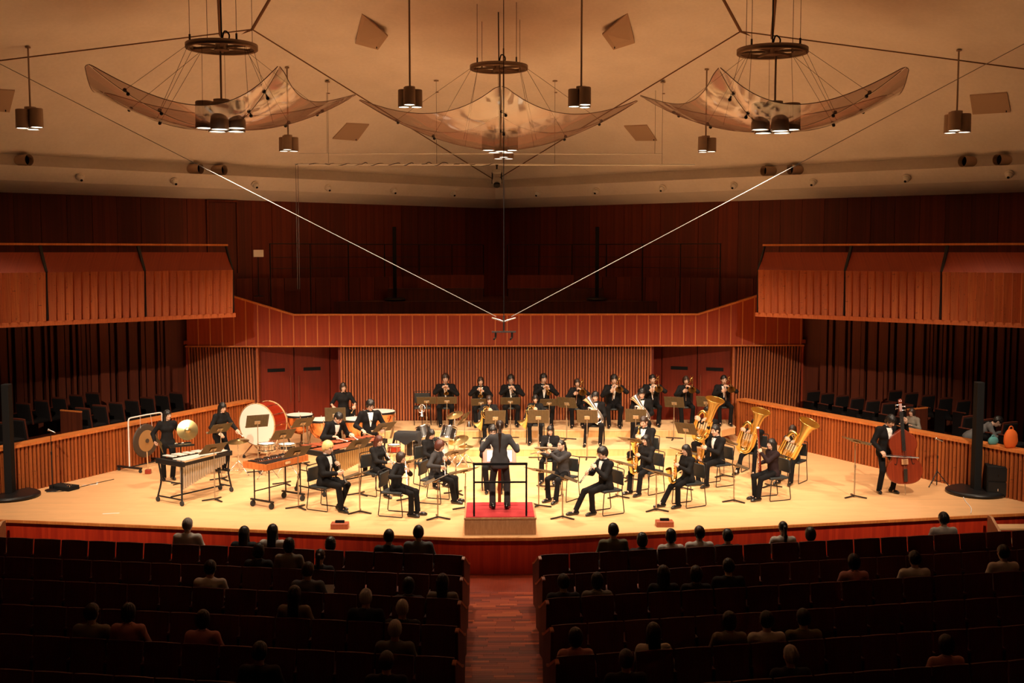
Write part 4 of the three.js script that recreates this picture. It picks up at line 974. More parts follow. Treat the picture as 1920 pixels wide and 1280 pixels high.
  if (look.top === 'tux') {
    const a = j.T(0, 0.18, 0), W = new Field([-0.16, a.y - 0.03, -0.35].map((v, i) => i === 1 ? v : v + [a.x, 0, a.z][i]), [a.x + 0.16, j.neck.y + 0.06, a.z + 0.4], 0.009);
    torso(W, slack + 0.004);
    const fwd = V(0, 0, 1).applyMatrix4(j.R), bp = [], bi = [], NU = 8, NV = 16;
    for (let v = 0; v <= NV; v++) for (let u = 0; u <= NU; u++) {        // a V of shirt laid on the chest
      const hy = 0.18 + 0.315 * v / NV, hw = 0.006 + (hy - 0.18) * 0.19, q = j.T((u / NU * 2 - 1) * hw, hy, 0.26);
      for (let n = 0; n < 60 && W.at(q) > 0; n++) q.addScaledVector(fwd, -0.004);
      bp.push(q.x, q.y, q.z);
      if (u < NU && v < NV) { const e = v * (NU + 1) + u; bi.push(e, e + 1, e + NU + 2, e, e + NU + 2, e + NU + 1); }
    }
    const g = new THREE.BufferGeometry(); g.setAttribute('position', new THREE.Float32BufferAttribute(bp, 3)); g.setIndex(bi); g.computeVertexNormals();
    const col = new THREE.CylinderGeometry(0.052 * s, 0.06 * s, 0.05, 18, 1, true).applyMatrix4(j.R).translate(...j.T(0, 0.515, 0.006).toArray());
    const cuffs = arms.map(m => bar(m.wrist.clone().addScaledVector(m.dir, -0.03), m.wrist.clone().addScaledVector(m.dir, 0.004), 0.036 * s, 12));
    const white = M.shirtWhite2; part('dress_shirt', [g, col], white, root, 'white dress shirt front and collar'); for (const c of cuffs) part('shirt_cuff', c, white, root);
    if (look.bow !== false) { const b = part('bow_tie', BOW, M.blackCloth, root); b.position.copy(j.T(0, 0.497, 0.075)); b.quaternion.setFromRotationMatrix(j.R); }
  } else {
    part('collar', new THREE.CylinderGeometry(0.05 * s, 0.064 * s, 0.05, 16, 1, true).applyMatrix4(j.R).translate(...j.T(0, 0.51, 0.004).toArray()), new THREE.MeshStandardMaterial({ color: topMat.color, roughness: 0.85, side: THREE.DoubleSide }), root);
  }
  const G = new Field([lo[0], Math.min(j.ankle[0].y, j.ankle[1].y) - 0.09, lo[2]], dn, 0.0185);
  for (let i = 0; i < 2; i++) {
    const flare = f ? 0.062 : 0.052, low = j.ankle[i].clone().lerp(j.knee[i], 0.04); low.y -= 0.035;
    G.cap(j.hj[i], j.knee[i], 0.082 * s, 0.06 * s, 0.03).cap(j.knee[i], low, 0.06 * s, flare * s, 0.02);
  }
  G.cap(j.T(0.06, 0.0, 0), j.T(-0.06, 0.0, 0), 0.1 * s, 0.1 * s, 0.05);
  G.keep((x, y) => (f ? 0.05 : 0.035) - y);
  part('trousers', G.mesh(), look.legs ?? M.blackCloth, root);
  j.foot.forEach((p, i) => { const m = part('shoe', SHOE[look.heels ? 1 : 0], M.shoe, root); m.position.copy(p); m.position.z -= 0.02; m.rotation.y = (i ? -1 : 1) * (o.toe ?? 0.15); if (p.y > 0.02) m.rotation.x = -0.35; });
  const hr = part('hair', hairGeo(look.hair ?? 'short'), hairMat[look.tint ?? 'black'], root);
  hr.matrixAutoUpdate = true; j.HM.decompose(hr.position, hr.quaternion, hr.scale); hr.scale.setScalar(hs);
  if (look.glasses) { const g = part('glasses', GLASSES, M.blackMetal, root); j.HM.decompose(g.position, g.quaternion, g.scale); g.scale.setScalar(hs); }
  root.updateMatrixWorld(true);
  return root;
}
// ---------- instruments, each built in its player's frame ----------
function aim(origin, dir, up = V(0, 1, 0)) {                           // +z of the parts along dir
  const z = dir.clone().normalize(), x = up.clone().cross(z).normalize(), y = z.clone().cross(x);
  return new THREE.Matrix4().makeBasis(x, y, z).setPosition(origin);
}
const zl = (pts, seg = 14) => lathe(pts, seg).rotateX(Math.PI / 2);    // lathe with its axis along +z
function put(o, m) { m.decompose(o.position, o.quaternion, o.scale); return o; }
function inst(name, label, at, category, group) { return thing(name, label, category, at.pos, at.turn, group); }
const on = (m, d, t) => m.clone().addScaledVector(d, t);

const CLA = {
  body: zl([[0.0005, 0.07], [0.0135, 0.072], [0.0165, 0.1], [0.0175, 0.14], [0.0145, 0.15], [0.0145, 0.52], [0.018, 0.56], [0.024, 0.6], [0.04, 0.655], [0.042, 0.66], [0.036, 0.655], [0.018, 0.58], [0.001, 0.56]]),
  mouth: zl([[0.004, -0.005], [0.009, 0.02], [0.0125, 0.075], [0.001, 0.076]], 10),
  keys: () => { const k = []; for (let i = 0; i < 6; i++) k.push(new THREE.TorusGeometry(0.0115, 0.0025, 5, 12).rotateX(Math.PI / 2).translate(0, 0.0145, 0.2 + i * 0.052)); k.push(bar([0.013, 0.008, 0.17], [0.013, 0.008, 0.5], 0.003, 5), bar([-0.013, 0.008, 0.2], [-0.013, 0.008, 0.52], 0.003, 5)); for (const z of [0.075, 0.145, 0.34, 0.545, 0.655]) k.push(new THREE.TorusGeometry(z > 0.6 ? 0.042 : 0.0165, 0.0022, 5, 16).translate(0, 0, z)); k.push(box(0.014, 0.006, 0.04, 0.016, 0.006, 0.44), box(0.014, 0.006, 0.05, -0.016, 0.004, 0.48)); return join(k); },
};
CLA.keys = CLA.keys();
function clarinet(label, at, j, dir = V(0.02, -0.78, 0.6), group = 'clarinets') {
  const d = dir.clone().normalize(), o = inst('clarinet', label, at, 'clarinet', group), m = aim(j.mouth, d);
  const up = part('upper_tube', CLA.body, M.blackwood, o), mp = part('mouthpiece', CLA.mouth, M.blackMetal, o), k = part('keywork', CLA.keys, M.silver, o);
  for (const q of [up, mp, k]) put(q, m);
  return [[on(j.mouth, d, 0.25), V(-1, 0.1, -0.2)], [on(j.mouth, d, 0.43), V(1, 0.1, -0.2)]];
}
function oboe(label, at, j, dir) {
  const d = dir.clone().normalize(), o = inst('oboe', label, at, 'oboe'), m = aim(j.mouth, d);
  put(part('reed', zl([[0.003, -0.005], [0.004, 0.02], [0.0025, 0.06], [0.001, 0.061]], 8), M.paper, o), m);
  put(part('tube', zl([[0.001, 0.055], [0.009, 0.056], [0.011, 0.12], [0.011, 0.35], [0.0135, 0.48], [0.015, 0.56], [0.021, 0.61], [0.017, 0.605], [0.001, 0.58]]), M.blackwood, o), m);
  const k = []; for (let i = 0; i < 9; i++) k.push(cyl(0.008, 0.008, 0.006, 0, 0, 0, 10).translate(0, 0.011, 0.14 + i * 0.045)); k.push(bar([0.011, 0.006, 0.1], [0.011, 0.006, 0.55], 0.0025, 5), bar([-0.011, 0.006, 0.12], [-0.011, 0.006, 0.5], 0.0025, 5));
  put(part('keywork', k, M.silver, o), m);
  return [[on(j.mouth, d, 0.2), V(-1, 0, -0.2)], [on(j.mouth, d, 0.38), V(1, 0, -0.2)]];
}
const FLU = { tube: zl([[0.001, -0.09], [0.0098, -0.09], [0.0098, 0.58], [0.0085, 0.58], [0.0085, 0.0]], 12), lip: ball(0.016, 0, 0.0, 0, 10, 0.5, 0.8, 1.3).translate(0, 0.006, 0) };
{ const k = []; for (let i = 0; i < 12; i++) k.push(cyl(0.0085, 0.0085, 0.006, 0, 0.009, 0, 10).translate(0, 0, 0.14 + i * 0.033)); k.push(bar([0.01, 0.008, 0.12], [0.01, 0.008, 0.54], 0.003, 5)); for (const z of [0.11, 0.45]) k.push(new THREE.TorusGeometry(0.0105, 0.0025, 5, 12).translate(0, 0, z)); FLU.keys = join(k); }
function flute(label, at, j, dir = V(-0.93, -0.28, 0.2)) {
  const d = dir.clone().normalize(), o = inst('flute', label, at, 'flute', 'flutes'), p = j.mouth.clone().add(V(0, -0.006, 0.012)), m = aim(p, d);
  for (const [n, g] of [['tube', FLU.tube], ['lip_plate', FLU.lip], ['keywork', FLU.keys]]) put(part(n, g, M.silver, o), m);
  return [[on(p, d, 0.2), V(-0.3, 0.2, -1), 'grip', V(0.8, -0.7, 0.2)], [on(p, d, 0.42), V(0.2, -0.2, 1), 'grip', V(-0.9, -0.55, -0.4)]];
}
function sax(label, at, j, big = 1, lean = [-0.06, 0.0]) {
  const o = inst(big > 1.1 ? 'tenor_saxophone' : 'alto_saxophone', label, at, 'saxophone', 'saxophones'), m = j.mouth, b = big, P = (x, y, z) => V(m.x + x * b, m.y + y * b, m.z + z * b);
  const bx = lean[0], bz = lean[1];
  part('mouthpiece', bar(m.clone(), P(0, 0.006, 0.07), 0.011, 10, 0.013), M.blackMetal, o);
  part('neck', sweep([P(0, 0.005, 0.06), P(0, 0.02, 0.11), P(0, 0.0, 0.155), P(0, -0.05, 0.165)], [0.009 * b, 0.0125 * b], 20, 10), M.brass, o);
  const low = P(bx, -0.47, 0.13 + bz);
  part('body_tube', sweep([P(0, -0.045, 0.165), P(bx * 0.4, -0.2, 0.155), low.clone(), P(bx, -0.535, 0.15 + bz), P(bx, -0.56, 0.195 + bz), P(bx, -0.53, 0.24 + bz), P(bx, -0.45, 0.262 + bz)], [0.0125 * b, 0.02 * b, 0.028 * b, 0.034 * b, 0.037 * b, 0.039 * b], 60, 14), M.brass, o);
  const bellM = new THREE.MeshStandardMaterial({ color: M.brass.color, roughness: 0.18, metalness: 1, side: THREE.DoubleSide });
  part('bell', sweep([P(bx, -0.46, 0.26 + bz), P(bx, -0.38, 0.272 + bz), P(bx, -0.31, 0.29 + bz), P(bx, -0.285, 0.3 + bz)], [0.0388 * b, 0.043 * b, 0.052 * b, 0.063 * b], 24, 20), bellM, o);
  const k = [];
  for (let i = 0; i < 7; i++) { const t = i / 6, x = bx * (0.2 + 0.75 * t), y = -0.12 - 0.33 * t, z = 0.17 - 0.03 * t + bz * t + 0.028 * b * 0.8; k.push(cyl((0.012 + 0.006 * t) * b, (0.012 + 0.006 * t) * b, 0.01, 0, 0, 0, 12).rotateX(Math.PI / 2).translate(m.x + x * b, m.y + y * b, m.z + z * b)); }
  k.push(bar(P(0.02, -0.06, 0.17), P(bx + 0.03, -0.46, 0.145 + bz), 0.004, 5), bar(P(-0.024, -0.1, 0.165), P(bx - 0.035, -0.46, 0.14 + bz), 0.004, 5));
  for (const y of [-0.36, -0.43]) k.push(cyl(0.03 * b, 0.03 * b, 0.014, 0, 0, 0, 14).rotateZ(Math.PI / 2).translate(m.x + (bx + 0.045) * b, m.y + y * b, m.z + (0.27 + bz) * b));
  part('keywork', k, M.brassDark, o);
  part('neck_strap', sweep([P(bx * 0.4, -0.22, 0.135), P(0.02, -0.1, 0.03), P(0.06, -0.02, -0.03)], 0.004, 12, 5), M.blackCloth, o);
  return [[P(bx * 0.4, -0.2, 0.165), V(-1, 0, -0.3)], [P(bx * 0.85, -0.4, 0.15 + bz), V(1, 0, 0.2)]];
}
function bassoon(label, at, j) {
  const o = inst('bassoon', label, at, 'bassoon'), lo = V(-0.16, 0.52, 0.2), hi = V(0.06, 1.42, 0.42), d = hi.clone().sub(lo).normalize();
  part('boot_joint', [bar(lo, on(lo, d, 0.42), 0.034, 14), bar(on(lo, d, 0.0), on(lo, d, 0.03), 0.037, 14)], M.redwood, o);
  part('long_joint', bar(on(lo, d, 0.42).add(V(0.012, 0, 0)), on(lo, d, 0.82).add(V(0.012, 0, 0)), 0.02, 12), M.redwood, o);
  part('wing_joint', bar(on(lo, d, 0.42).add(V(-0.02, 0, -0.006)), on(lo, d, 0.68).add(V(-0.02, 0, -0.006)), 0.016, 12), M.redwood, o);
  part('bell_joint', bar(on(lo, d, 0.82).add(V(0.012, 0, 0)), on(lo, d, 1.0).add(V(0.012, 0, 0)), 0.021, 12, 0.023), M.redwood, o);
  const top = on(lo, d, 1.0).add(V(0.012, 0, 0));
  part('bell_ring', new THREE.TorusGeometry(0.022, 0.01, 8, 18).applyMatrix4(aim(top, d)), M.white, o, 'ivory-white ring on the bell');
  part('crook', sweep([on(lo, d, 0.68).add(V(-0.02, 0, -0.006)), on(lo, d, 0.74).add(V(-0.03, 0.02, -0.04)), V(-0.02, j.mouth.y + 0.03, j.mouth.z + 0.16), j.mouth.clone().add(V(-0.005, -0.005, 0.04)), j.mouth.clone()], 0.005, 30, 6), M.silver, o);
  const k = []; for (let i = 0; i < 10; i++) { const p = on(lo, d, 0.08 + i * 0.075); k.push(ball(0.014, p.x + 0.018, p.y, p.z + 0.03, 7)); } k.push(bar(on(lo, d, 0.05).add(V(0.022, 0, 0.03)), on(lo, d, 0.8).add(V(0.022, 0, 0.02)), 0.004, 5));
  part('keywork', k, M.silver, o);
  return [[on(lo, d, 0.52), V(-1, 0, -0.5)], [on(lo, d, 0.18), V(1, 0, 0.3)]];
}
const flareR = (r0, r1, n = 8) => Array.from({ length: n }, (_, i) => r0 + (r1 - r0) * Math.pow(i / (n - 1), 3));
const dbl = m => new THREE.MeshStandardMaterial({ color: m.color, roughness: m.roughness + 0.1, metalness: 1, side: THREE.DoubleSide });
const BR2 = dbl(M.brass), SI2 = dbl(M.silver), GO2 = new THREE.MeshStandardMaterial({ color: rgb(0.92, 0.62, 0.24), roughness: 0.33, metalness: 1, side: THREE.DoubleSide });
function trumpet(label, at, j, mat, dir = V(0.02, -0.55, 0.83)) {
  const d = dir.clone().normalize(), o = inst('trumpet', label, at, 'trumpet', 'trumpets'), m = aim(j.mouth, d), two = mat === M.silver ? SI2 : BR2;
  const P = (n, g, mt) => put(part(n, g, mt, o), m);
  P('mouthpiece', zl([[0.008, -0.002], [0.0135, 0], [0.012, 0.012], [0.005, 0.03], [0.006, 0.085]], 12), M.silver);
  P('leadpipe', sweep([[0, 0, 0.08], [0, 0, 0.36], [0, -0.02, 0.4], [0, -0.055, 0.4], [0, -0.08, 0.37], [0, -0.08, 0.2]], 0.0062, 50, 8), mat);
  P('bell_bow', sweep([[0, -0.08, 0.2], [0.01, -0.08, 0.1], [0.012, -0.06, 0.055], [0.012, -0.02, 0.055], [0.012, 0.0, 0.1], [0.012, 0.0, 0.3]], 0.0068, 50, 8), mat);
  P('bell', sweep([[0.012, 0, 0.3], [0.012, 0, 0.38], [0.012, 0, 0.44], [0.012, 0, 0.48]], flareR(0.0075, 0.062, 10), 40, 22, false, 0.5), two);
  for (let i = 0; i < 3; i++) { const v = P('valve', [cyl(0.0095, 0.0095, 0.11, 0.006, -0.085, 0.2 + i * 0.026, 12), cyl(0.003, 0.003, 0.03, 0.006, 0.025, 0.2 + i * 0.026, 6), cyl(0.008, 0.008, 0.004, 0.006, 0.055, 0.2 + i * 0.026, 10)], mat); }
  const g = (x, y, z) => V(x, y, z).applyMatrix4(m);
  return [[g(0.01, -0.04, 0.22), V(-1, 0, 0.1), 'grip', V(1, -0.8, 0)], [g(0.0, 0.03, 0.23), V(0.6, -0.8, 0), 'grip', V(-1, -0.8, 0)]];
}
function trombone(label, at, j, dir = V(-0.05, -0.5, 0.86)) {
  const d = dir.clone().normalize(), o = inst('trombone', label, at, 'trombone', 'trombones'), m = aim(j.mouth, d);
  const P = (n, g, mt) => put(part(n, g, mt, o), m);
  P('mouthpiece', zl([[0.01, -0.002], [0.017, 0], [0.015, 0.016], [0.006, 0.04], [0.007, 0.09]], 12), M.silver);
  P('slide', sweep([[0, 0, 0.08], [0, 0, 0.62], [0.0, -0.04, 0.685], [0.0, -0.085, 0.62], [0.0, -0.085, 0.1]], 0.0068, 90, 8, false, 0.2), M.silver);
  P('slide_brace', [bar([0, 0, 0.16], [0, -0.085, 0.16], 0.005, 6), bar([0, 0, 0.24], [0, -0.085, 0.24], 0.005, 6)], M.silver);
  P('bell_tube', sweep([[0.0, -0.085, 0.12], [0.03, -0.085, -0.05], [0.1, -0.06, -0.22], [0.16, -0.02, -0.3], [0.17, 0.03, -0.27], [0.16, 0.04, -0.15], [0.155, 0.03, 0.1]], [0.0075, 0.008, 0.009, 0.01, 0.011], 60, 8), M.brass);
  P('bell', sweep([[0.155, 0.03, 0.1], [0.155, 0.03, 0.2], [0.155, 0.03, 0.28], [0.155, 0.03, 0.33]], flareR(0.0115, 0.105, 12), 44, 26), GO2);
  P('bell_brace', [bar([0, -0.02, 0.1], [0.155, 0.03, 0.12], 0.005, 6), bar([0.04, -0.085, -0.07], [0.16, 0.04, -0.1], 0.005, 6)], M.brass);
  P('trigger_coil', sweep([[0.11, 0.02, -0.24], [0.11, 0.07, -0.25], [0.11, 0.08, -0.2], [0.11, 0.07, -0.07], [0.11, 0.02, -0.06], [0.11, 0.01, -0.12]], 0.007, 40, 8, true), M.brass);
  const g = (x, y, z) => V(x, y, z).applyMatrix4(m);
  return [[g(0.02, -0.01, 0.13), V(-1, 0.1, 0), 'grip', V(1, -0.6, 0)], [g(-0.0, -0.05, 0.25), V(0.5, 0.2, -0.9), 'grip', V(-1, -0.8, 0)]];
}
function horn(label, at, j, mat) {
  const o = inst('french_horn', label, at, 'horn', 'horns'), m = j.mouth, c = V(m.x - 0.1, m.y - 0.2, m.z + 0.2), two = mat === M.silver ? SI2 : BR2;
  const ax = V(0.55, 0.1, 0.83).normalize(), mm = aim(c, ax);            // the coil faces the audience
  const P = (n, g, mt) => put(part(n, g, mt, o), mm);
  const cir = (r, z, a0, a1, n = 14) => Array.from({ length: n }, (_, i) => { const a = a0 + (a1 - a0) * i / (n - 1); return [r * Math.cos(a), r * Math.sin(a), z]; });
  P('outer_coil', sweep([...cir(0.145, 0, 2.2, -3.5, 22)], [0.008, 0.014], 70, 8), mat);
  P('inner_coil', sweep([...cir(0.115, 0.025, 0, 6.0, 20)], 0.0075, 60, 8), mat);
  P('tuning_slides', [sweep(cir(0.05, 0.03, 0, 6.2, 12), 0.007, 40, 7), sweep([[-0.06, -0.04, 0.02], [-0.05, 0.08, 0.03], [-0.02, 0.09, 0.03], [-0.03, -0.05, 0.02]], 0.006, 30, 7), sweep([[0.06, -0.04, 0.02], [0.05, 0.08, 0.03], [0.02, 0.09, 0.03], [0.03, -0.05, 0.02]], 0.006, 30, 7)], mat);
  for (let i = 0; i < 4; i++) P('rotary_valve', cyl(0.02, 0.02, 0.05, 0, 0, 0, 14).rotateX(Math.PI / 2).translate(0.06 - i * 0.042, 0.02 + i * 0.008, 0.0), M.silver);
  P('bell', sweep([[-0.135, -0.05, 0], [-0.14, -0.12, 0], [-0.15, -0.2, -0.02], [-0.19, -0.28, -0.05], [-0.23, -0.33, -0.08]], [0.014, 0.022, 0.034, 0.055, 0.095, 0.165], 44, 26), two);
  part('leadpipe', sweep([m.clone(), on(m, V(-0.1, -0.35, 0.9), 0.12), V(m.x - 0.03, m.y - 0.12, m.z + 0.19), V(0.06, 0.1, 0.02).applyMatrix4(mm)], [0.004, 0.006], 30, 7), mat, o);
  const g = (x, y, z) => V(x, y, z).applyMatrix4(mm);
  return [[g(0.07, 0.06, 0.02), V(-0.8, 0, -0.4), 'grip', V(1, -0.7, 0)], [g(-0.17, -0.24, -0.03), V(0.5, -0.2, 0.4), 'soft', V(-1, -0.5, -0.2)]];
}
// euphonium and tuba share one plan: bell up, bows at the foot, valves in front
function lowBrass(name, label, at, j, S, mat, base, tiltX, tiltZ, yaw = 0, bellR = 0.19, group) {
  const o = inst(name, label, at, name === 'tuba' ? 'tuba' : 'euphonium', group), two = mat === M.silver ? SI2 : BR2;
  const mm = new THREE.Matrix4().makeRotationFromEuler(new THREE.Euler(tiltX, yaw, tiltZ, 'YXZ')).scale(V(S, S, S)).setPosition(base);
  const P = (n, g, mt) => put(part(n, g, mt, o), mm);
  // local frame: foot of the horn at the origin, bell side at +x, height 1
  P('bell', sweep([[0.1, 0.42, 0], [0.105, 0.6, 0], [0.11, 0.78, 0], [0.112, 0.9, 0], [0.114, 1.0, 0]], [0.062, 0.07, 0.08, 0.095, 0.125, bellR], 44, 30), two);
  P('bell_rim', new THREE.TorusGeometry(bellR, 0.006, 6, 36).rotateX(Math.PI / 2).translate(0.114, 1.0, 0), mat);
  P('bottom_bow', sweep([[0.1, 0.43, 0], [0.1, 0.2, 0], [0.07, 0.07, 0], [-0.02, 0.03, 0], [-0.11, 0.07, 0], [-0.14, 0.2, 0], [-0.14, 0.42, 0]], [0.062, 0.06, 0.056, 0.05, 0.045, 0.042], 60, 14), mat);
  P('top_bow', sweep([[-0.14, 0.42, 0], [-0.14, 0.56, 0], [-0.1, 0.65, 0], [-0.04, 0.66, 0.01], [0.0, 0.58, 0.02], [0.0, 0.3, 0.03], [-0.01, 0.16, 0.03]], [0.042, 0.038, 0.033, 0.028], 50, 12), mat);
  P('outer_branch', sweep([[-0.18, 0.5, 0.03], [-0.185, 0.25, 0.03], [-0.15, 0.04, 0.02], [-0.03, -0.03, 0.02], [0.1, 0.03, 0.02], [0.165, 0.18, 0.02], [0.17, 0.5, 0.02]], [0.017, 0.024], 60, 10), mat);
  for (let i = 0; i < 4; i++) {
    P('valve', [cyl(0.022, 0.022, 0.2, -0.075 + i * 0.05, 0.26, 0.07, 14), cyl(0.005, 0.005, 0.04, -0.075 + i * 0.05, 0.46, 0.07, 6), cyl(0.013, 0.013, 0.006, -0.075 + i * 0.05, 0.5, 0.07, 10)], M.silver);
    P('valve_slide', sweep([[-0.08 + i * 0.05, 0.3, 0.085], [-0.085 + i * 0.05, 0.18, 0.105], [-0.068 + i * 0.05, 0.15, 0.105], [-0.06 + i * 0.05, 0.18, 0.105], [-0.066 + i * 0.05, 0.3, 0.085]], 0.008, 24, 7), mat);
  }
  const inv = mm.clone().invert(), ml = j.mouth.clone().applyMatrix4(inv);
  P('leadpipe', sweep([ml, [ml.x * 0.7 + 0.3 * 0.12, ml.y - 0.01, ml.z * 0.6 + 0.03], [0.16, ml.y - 0.06, 0.0], [0.15, 0.5, 0.06], [0.08, 0.42, 0.075]], [0.008, 0.012], 36, 8), mat);
  const g = (x, y, z) => V(x, y, z).applyMatrix4(mm);
  return { g };
}
// ---------- chairs and music stands ----------
const CHAIR = (() => {
  const r = 0.0095, side = k => sweep([[k * 0.215, 0.80, -0.245], [k * 0.215, 0.45, -0.2], [k * 0.22, 0.03, -0.25], [k * 0.22, 0.012, -0.2], [k * 0.22, 0.012, 0.2], [k * 0.22, 0.03, 0.235], [k * 0.215, 0.42, 0.2], [k * 0.2, 0.44, 0.16]], r, 60, 6, false, 0.15);
  return {
    frame: [side(-1), side(1)],
    top: sweep([[-0.215, 0.79, -0.245], [-0.2, 0.835, -0.25], [0, 0.84, -0.252], [0.2, 0.835, -0.25], [0.215, 0.79, -0.245]], r, 24, 6, false, 0.2),
    cross: [bar([-0.2, 0.425, 0.15], [0.2, 0.425, 0.15], r, 6), bar([-0.2, 0.425, -0.15], [0.2, 0.425, -0.15], r, 6)],
    seat: rbox(0.43, 0.045, 0.42, 0.018, 0, 0.448, 0.0),
    back: rbox(0.405, 0.27, 0.035, 0.015, 0, 0.665, -0.228, 0, 0.1),
  };
})();
let chairProto = null;
function chair(label, x, y, z, turn, group = 'black stage chairs') {
  if (chairProto) { const c = dup(chairProto, label, [x, y, z], turn); c.userData.group = group; return c; }
  const o = chairProto = thing('stage_chair', label, 'chair', [x, y, z], turn, group);
  part('side_frame', CHAIR.frame[0], M.blackMetal, o); part('side_frame', CHAIR.frame[1], M.blackMetal, o);
  part('top_rail', CHAIR.top, M.blackMetal, o); part('cross_bar', CHAIR.cross[0], M.blackMetal, o); part('cross_bar', CHAIR.cross[1], M.blackMetal, o);
  part('seat', CHAIR.seat, M.chairPad, o); part('backrest', CHAIR.back, M.chairPad, o);
  return o;
}
const deskTex = tex(128, 64, (u, v) => { const s = (u * 24) % 1 < 0.28 ? 0.8 : 1, n = 0.94 + 0.12 * noise(u * 16, v * 8, 91, 16, 8); return [168 * s * n, 146 * s * n, 108 * s * n]; }, true, [0.5, 0.35]);
const standDesk = std({ map: deskTex, color: rgb(0.24, 0.235, 0.20), roughness: 0.5, metalness: 0.25 });
const DESKG = muv(rbox(0.5, 0.34, 0.008, 0.004), 1, false, [0.25, 0.17]);
function stand(label, x, y, z, h, turn, tilt = 0.45, paper = 0) {
  const o = thing('music_stand', label, 'music stand', [x, y, z], turn, 'music stands');
  for (let i = 0; i < 3; i++) { const a = i * 2.094 + 0.52; part('foot', boxbar([0, 0.035, 0], [0.25 * Math.cos(a), 0.012, 0.25 * Math.sin(a)], 0.03, 0.022), M.blackMetal, o); }
  part('lower_tube', [bar([0, 0.03, 0], [0, h * 0.55, 0], 0.0135, 8), cyl(0.02, 0.02, 0.05, 0, h * 0.53, 0, 8)], M.standPole, o);
  part('upper_tube', bar([0, h * 0.54, 0], [0, h - 0.04, -0.01], 0.0095, 8), M.standPole, o);
  const d = part('desk', DESKG, standDesk, o); d.position.set(0, h, 0.01); d.rotation.x = -tilt;
  part('ledge', box(0.5, 0.006, 0.05, 0, -0.168, 0.028), M.standBronze, d);
  part('bracket', [rbox(0.13, 0.09, 0.02, 0.006, 0, -0.03, -0.014), bar([0, -0.06, -0.02], [0, -0.03, -0.03], 0.016, 8)], M.standPole, d);
  if (paper) { const p = part('sheet_music', [box(0.215, 0.29, 0.003, -0.11, -0.012, 0.0075), box(0.215, 0.29, 0.003, 0.11, -0.012, 0.0075)], M.paper, d); }
  return o;
}
const rad = d => d * Math.PI / 180;
const facing = (a, b) => Math.atan2(b[0] - a[0], b[1] - a[1]);

// ---------- players ----------
// at: pelvis x,z; y: floor; deg: 0 faces the audience, + turns to the viewer's right; hy: head height above that floor
function player(label, c, look, play) {
  const h = c.h ?? Math.max(1.46, Math.min(1.78, 1.7 * (c.hy - 0.535) / 0.655));
  const j = pose({ h, sit: c.stand ? 0 : 1, f: c.f ?? 0, ...c });
  const pos = [c.at[0], c.y ?? 0, c.at[1]], turn = rad(c.deg);
  const hands = play(j, { pos, turn });
  const p = person(label, pos, turn, j, hands, look, 'players on stage');
  if (c.chair) chair(c.chair, c.at[0] - Math.sin(turn) * 0.02, c.y ?? 0, c.at[1] - Math.cos(turn) * 0.02, turn);
  return p;
}
const TUX = { top: 'tux' }, SHIRT = { top: 'shirt' };
// front row, left of the conductor
player('player with bleached blond hair in a black tuxedo and bow tie, seated at the left', { at: [-3.33, -2.2], deg: 62, hy: 1.2, feet: [[0.05, 0.32], [-0.12, 0.48]], nod: 0.25, chair: 'black chair under the blond player' }, { top: 'tux', hair: 'mop', tint: 'blond' },
  (j, a) => clarinet('black clarinet played by the blond tuxedo player', a, j, V(0.0, -0.86, 0.5)));
player('player with short dark hair and black shirt, seated nearest the stage edge on the left', { at: [-1.93, -1.7], deg: 72, hy: 1.08, f: 1, lean: 0.12, nod: 0.2, turn: 0.1, feet: [[0.08, 0.42], [-0.1, 0.36]], chair: 'black chair nearest the stage edge left of the podium' }, { hair: 'bob', tint: 'brown', heels: 1 },
  (j, a) => flute('silver flute held low by the short-haired player nearest the stage edge', a, j, V(-0.72, -0.6, 0.35)));
player('player with long reddish hair and dark shirt, seated behind the blond player', { at: [-2.47, -3.45], deg: 50, hy: 1.11, f: 1, nod: 0.2, chair: 'black chair under the long red-haired player' }, { hair: 'long', tint: 'red', heels: 1 },
  (j, a) => clarinet('black clarinet played by the long red-haired player', a, j, V(0.05, -0.8, 0.6)));
player('player with dark red bobbed hair and dark grey shirt, seated left of the podium', { at: [-1.26, -2.76], deg: 70, hy: 1.13, f: 1, nod: 0.3, turn: 0.15, lean: 0.1, feet: [[0.12, 0.42], [-0.05, 0.46]], chair: 'black chair under the flute player with dark red hair' }, { hair: 'bob', tint: 'red', mat: M.shirtGrey, heels: 1 },
  (j, a) => flute('silver flute slanting across the player with dark red hair', a, j, V(-0.62, -0.7, 0.3)));
player('player with long straight black hair looking down, seated behind the red-haired flautist', { at: [-1.46, -4.33], deg: 38, hy: 1.1, f: 1, nod: 0.4, chair: 'black chair under the player with long black hair by the drum kit' }, { hair: 'long', heels: 1 },
  (j, a) => clarinet('black clarinet of the player looking down beside the drum kit', a, j, V(0.02, -0.9, 0.42)));
player('tuxedo player facing the hall, mostly hidden behind the conductor', { at: [-0.12, -3.9], deg: 2, hy: 1.3, nod: 0.15, chair: 'black chair mostly hidden behind the conductor' }, { top: 'tux', hair: 'mop', glasses: 1 },
  (j, a) => clarinet('clarinet of the tuxedo player hidden behind the conductor', a, j, V(0.05, -0.85, 0.5)));
player('player with long black hair and fringe in black, seated right behind the conductor stand', { at: [1.13, -4.75], deg: -12, hy: 1.08, f: 1, nod: 0.25, chair: 'black chair under the fringed clarinettist right of the conductor' }, { hair: 'long', heels: 1 },
  (j, a) => clarinet('black clarinet of the fringed player right of the conductor', a, j, V(-0.05, -0.85, 0.5)));
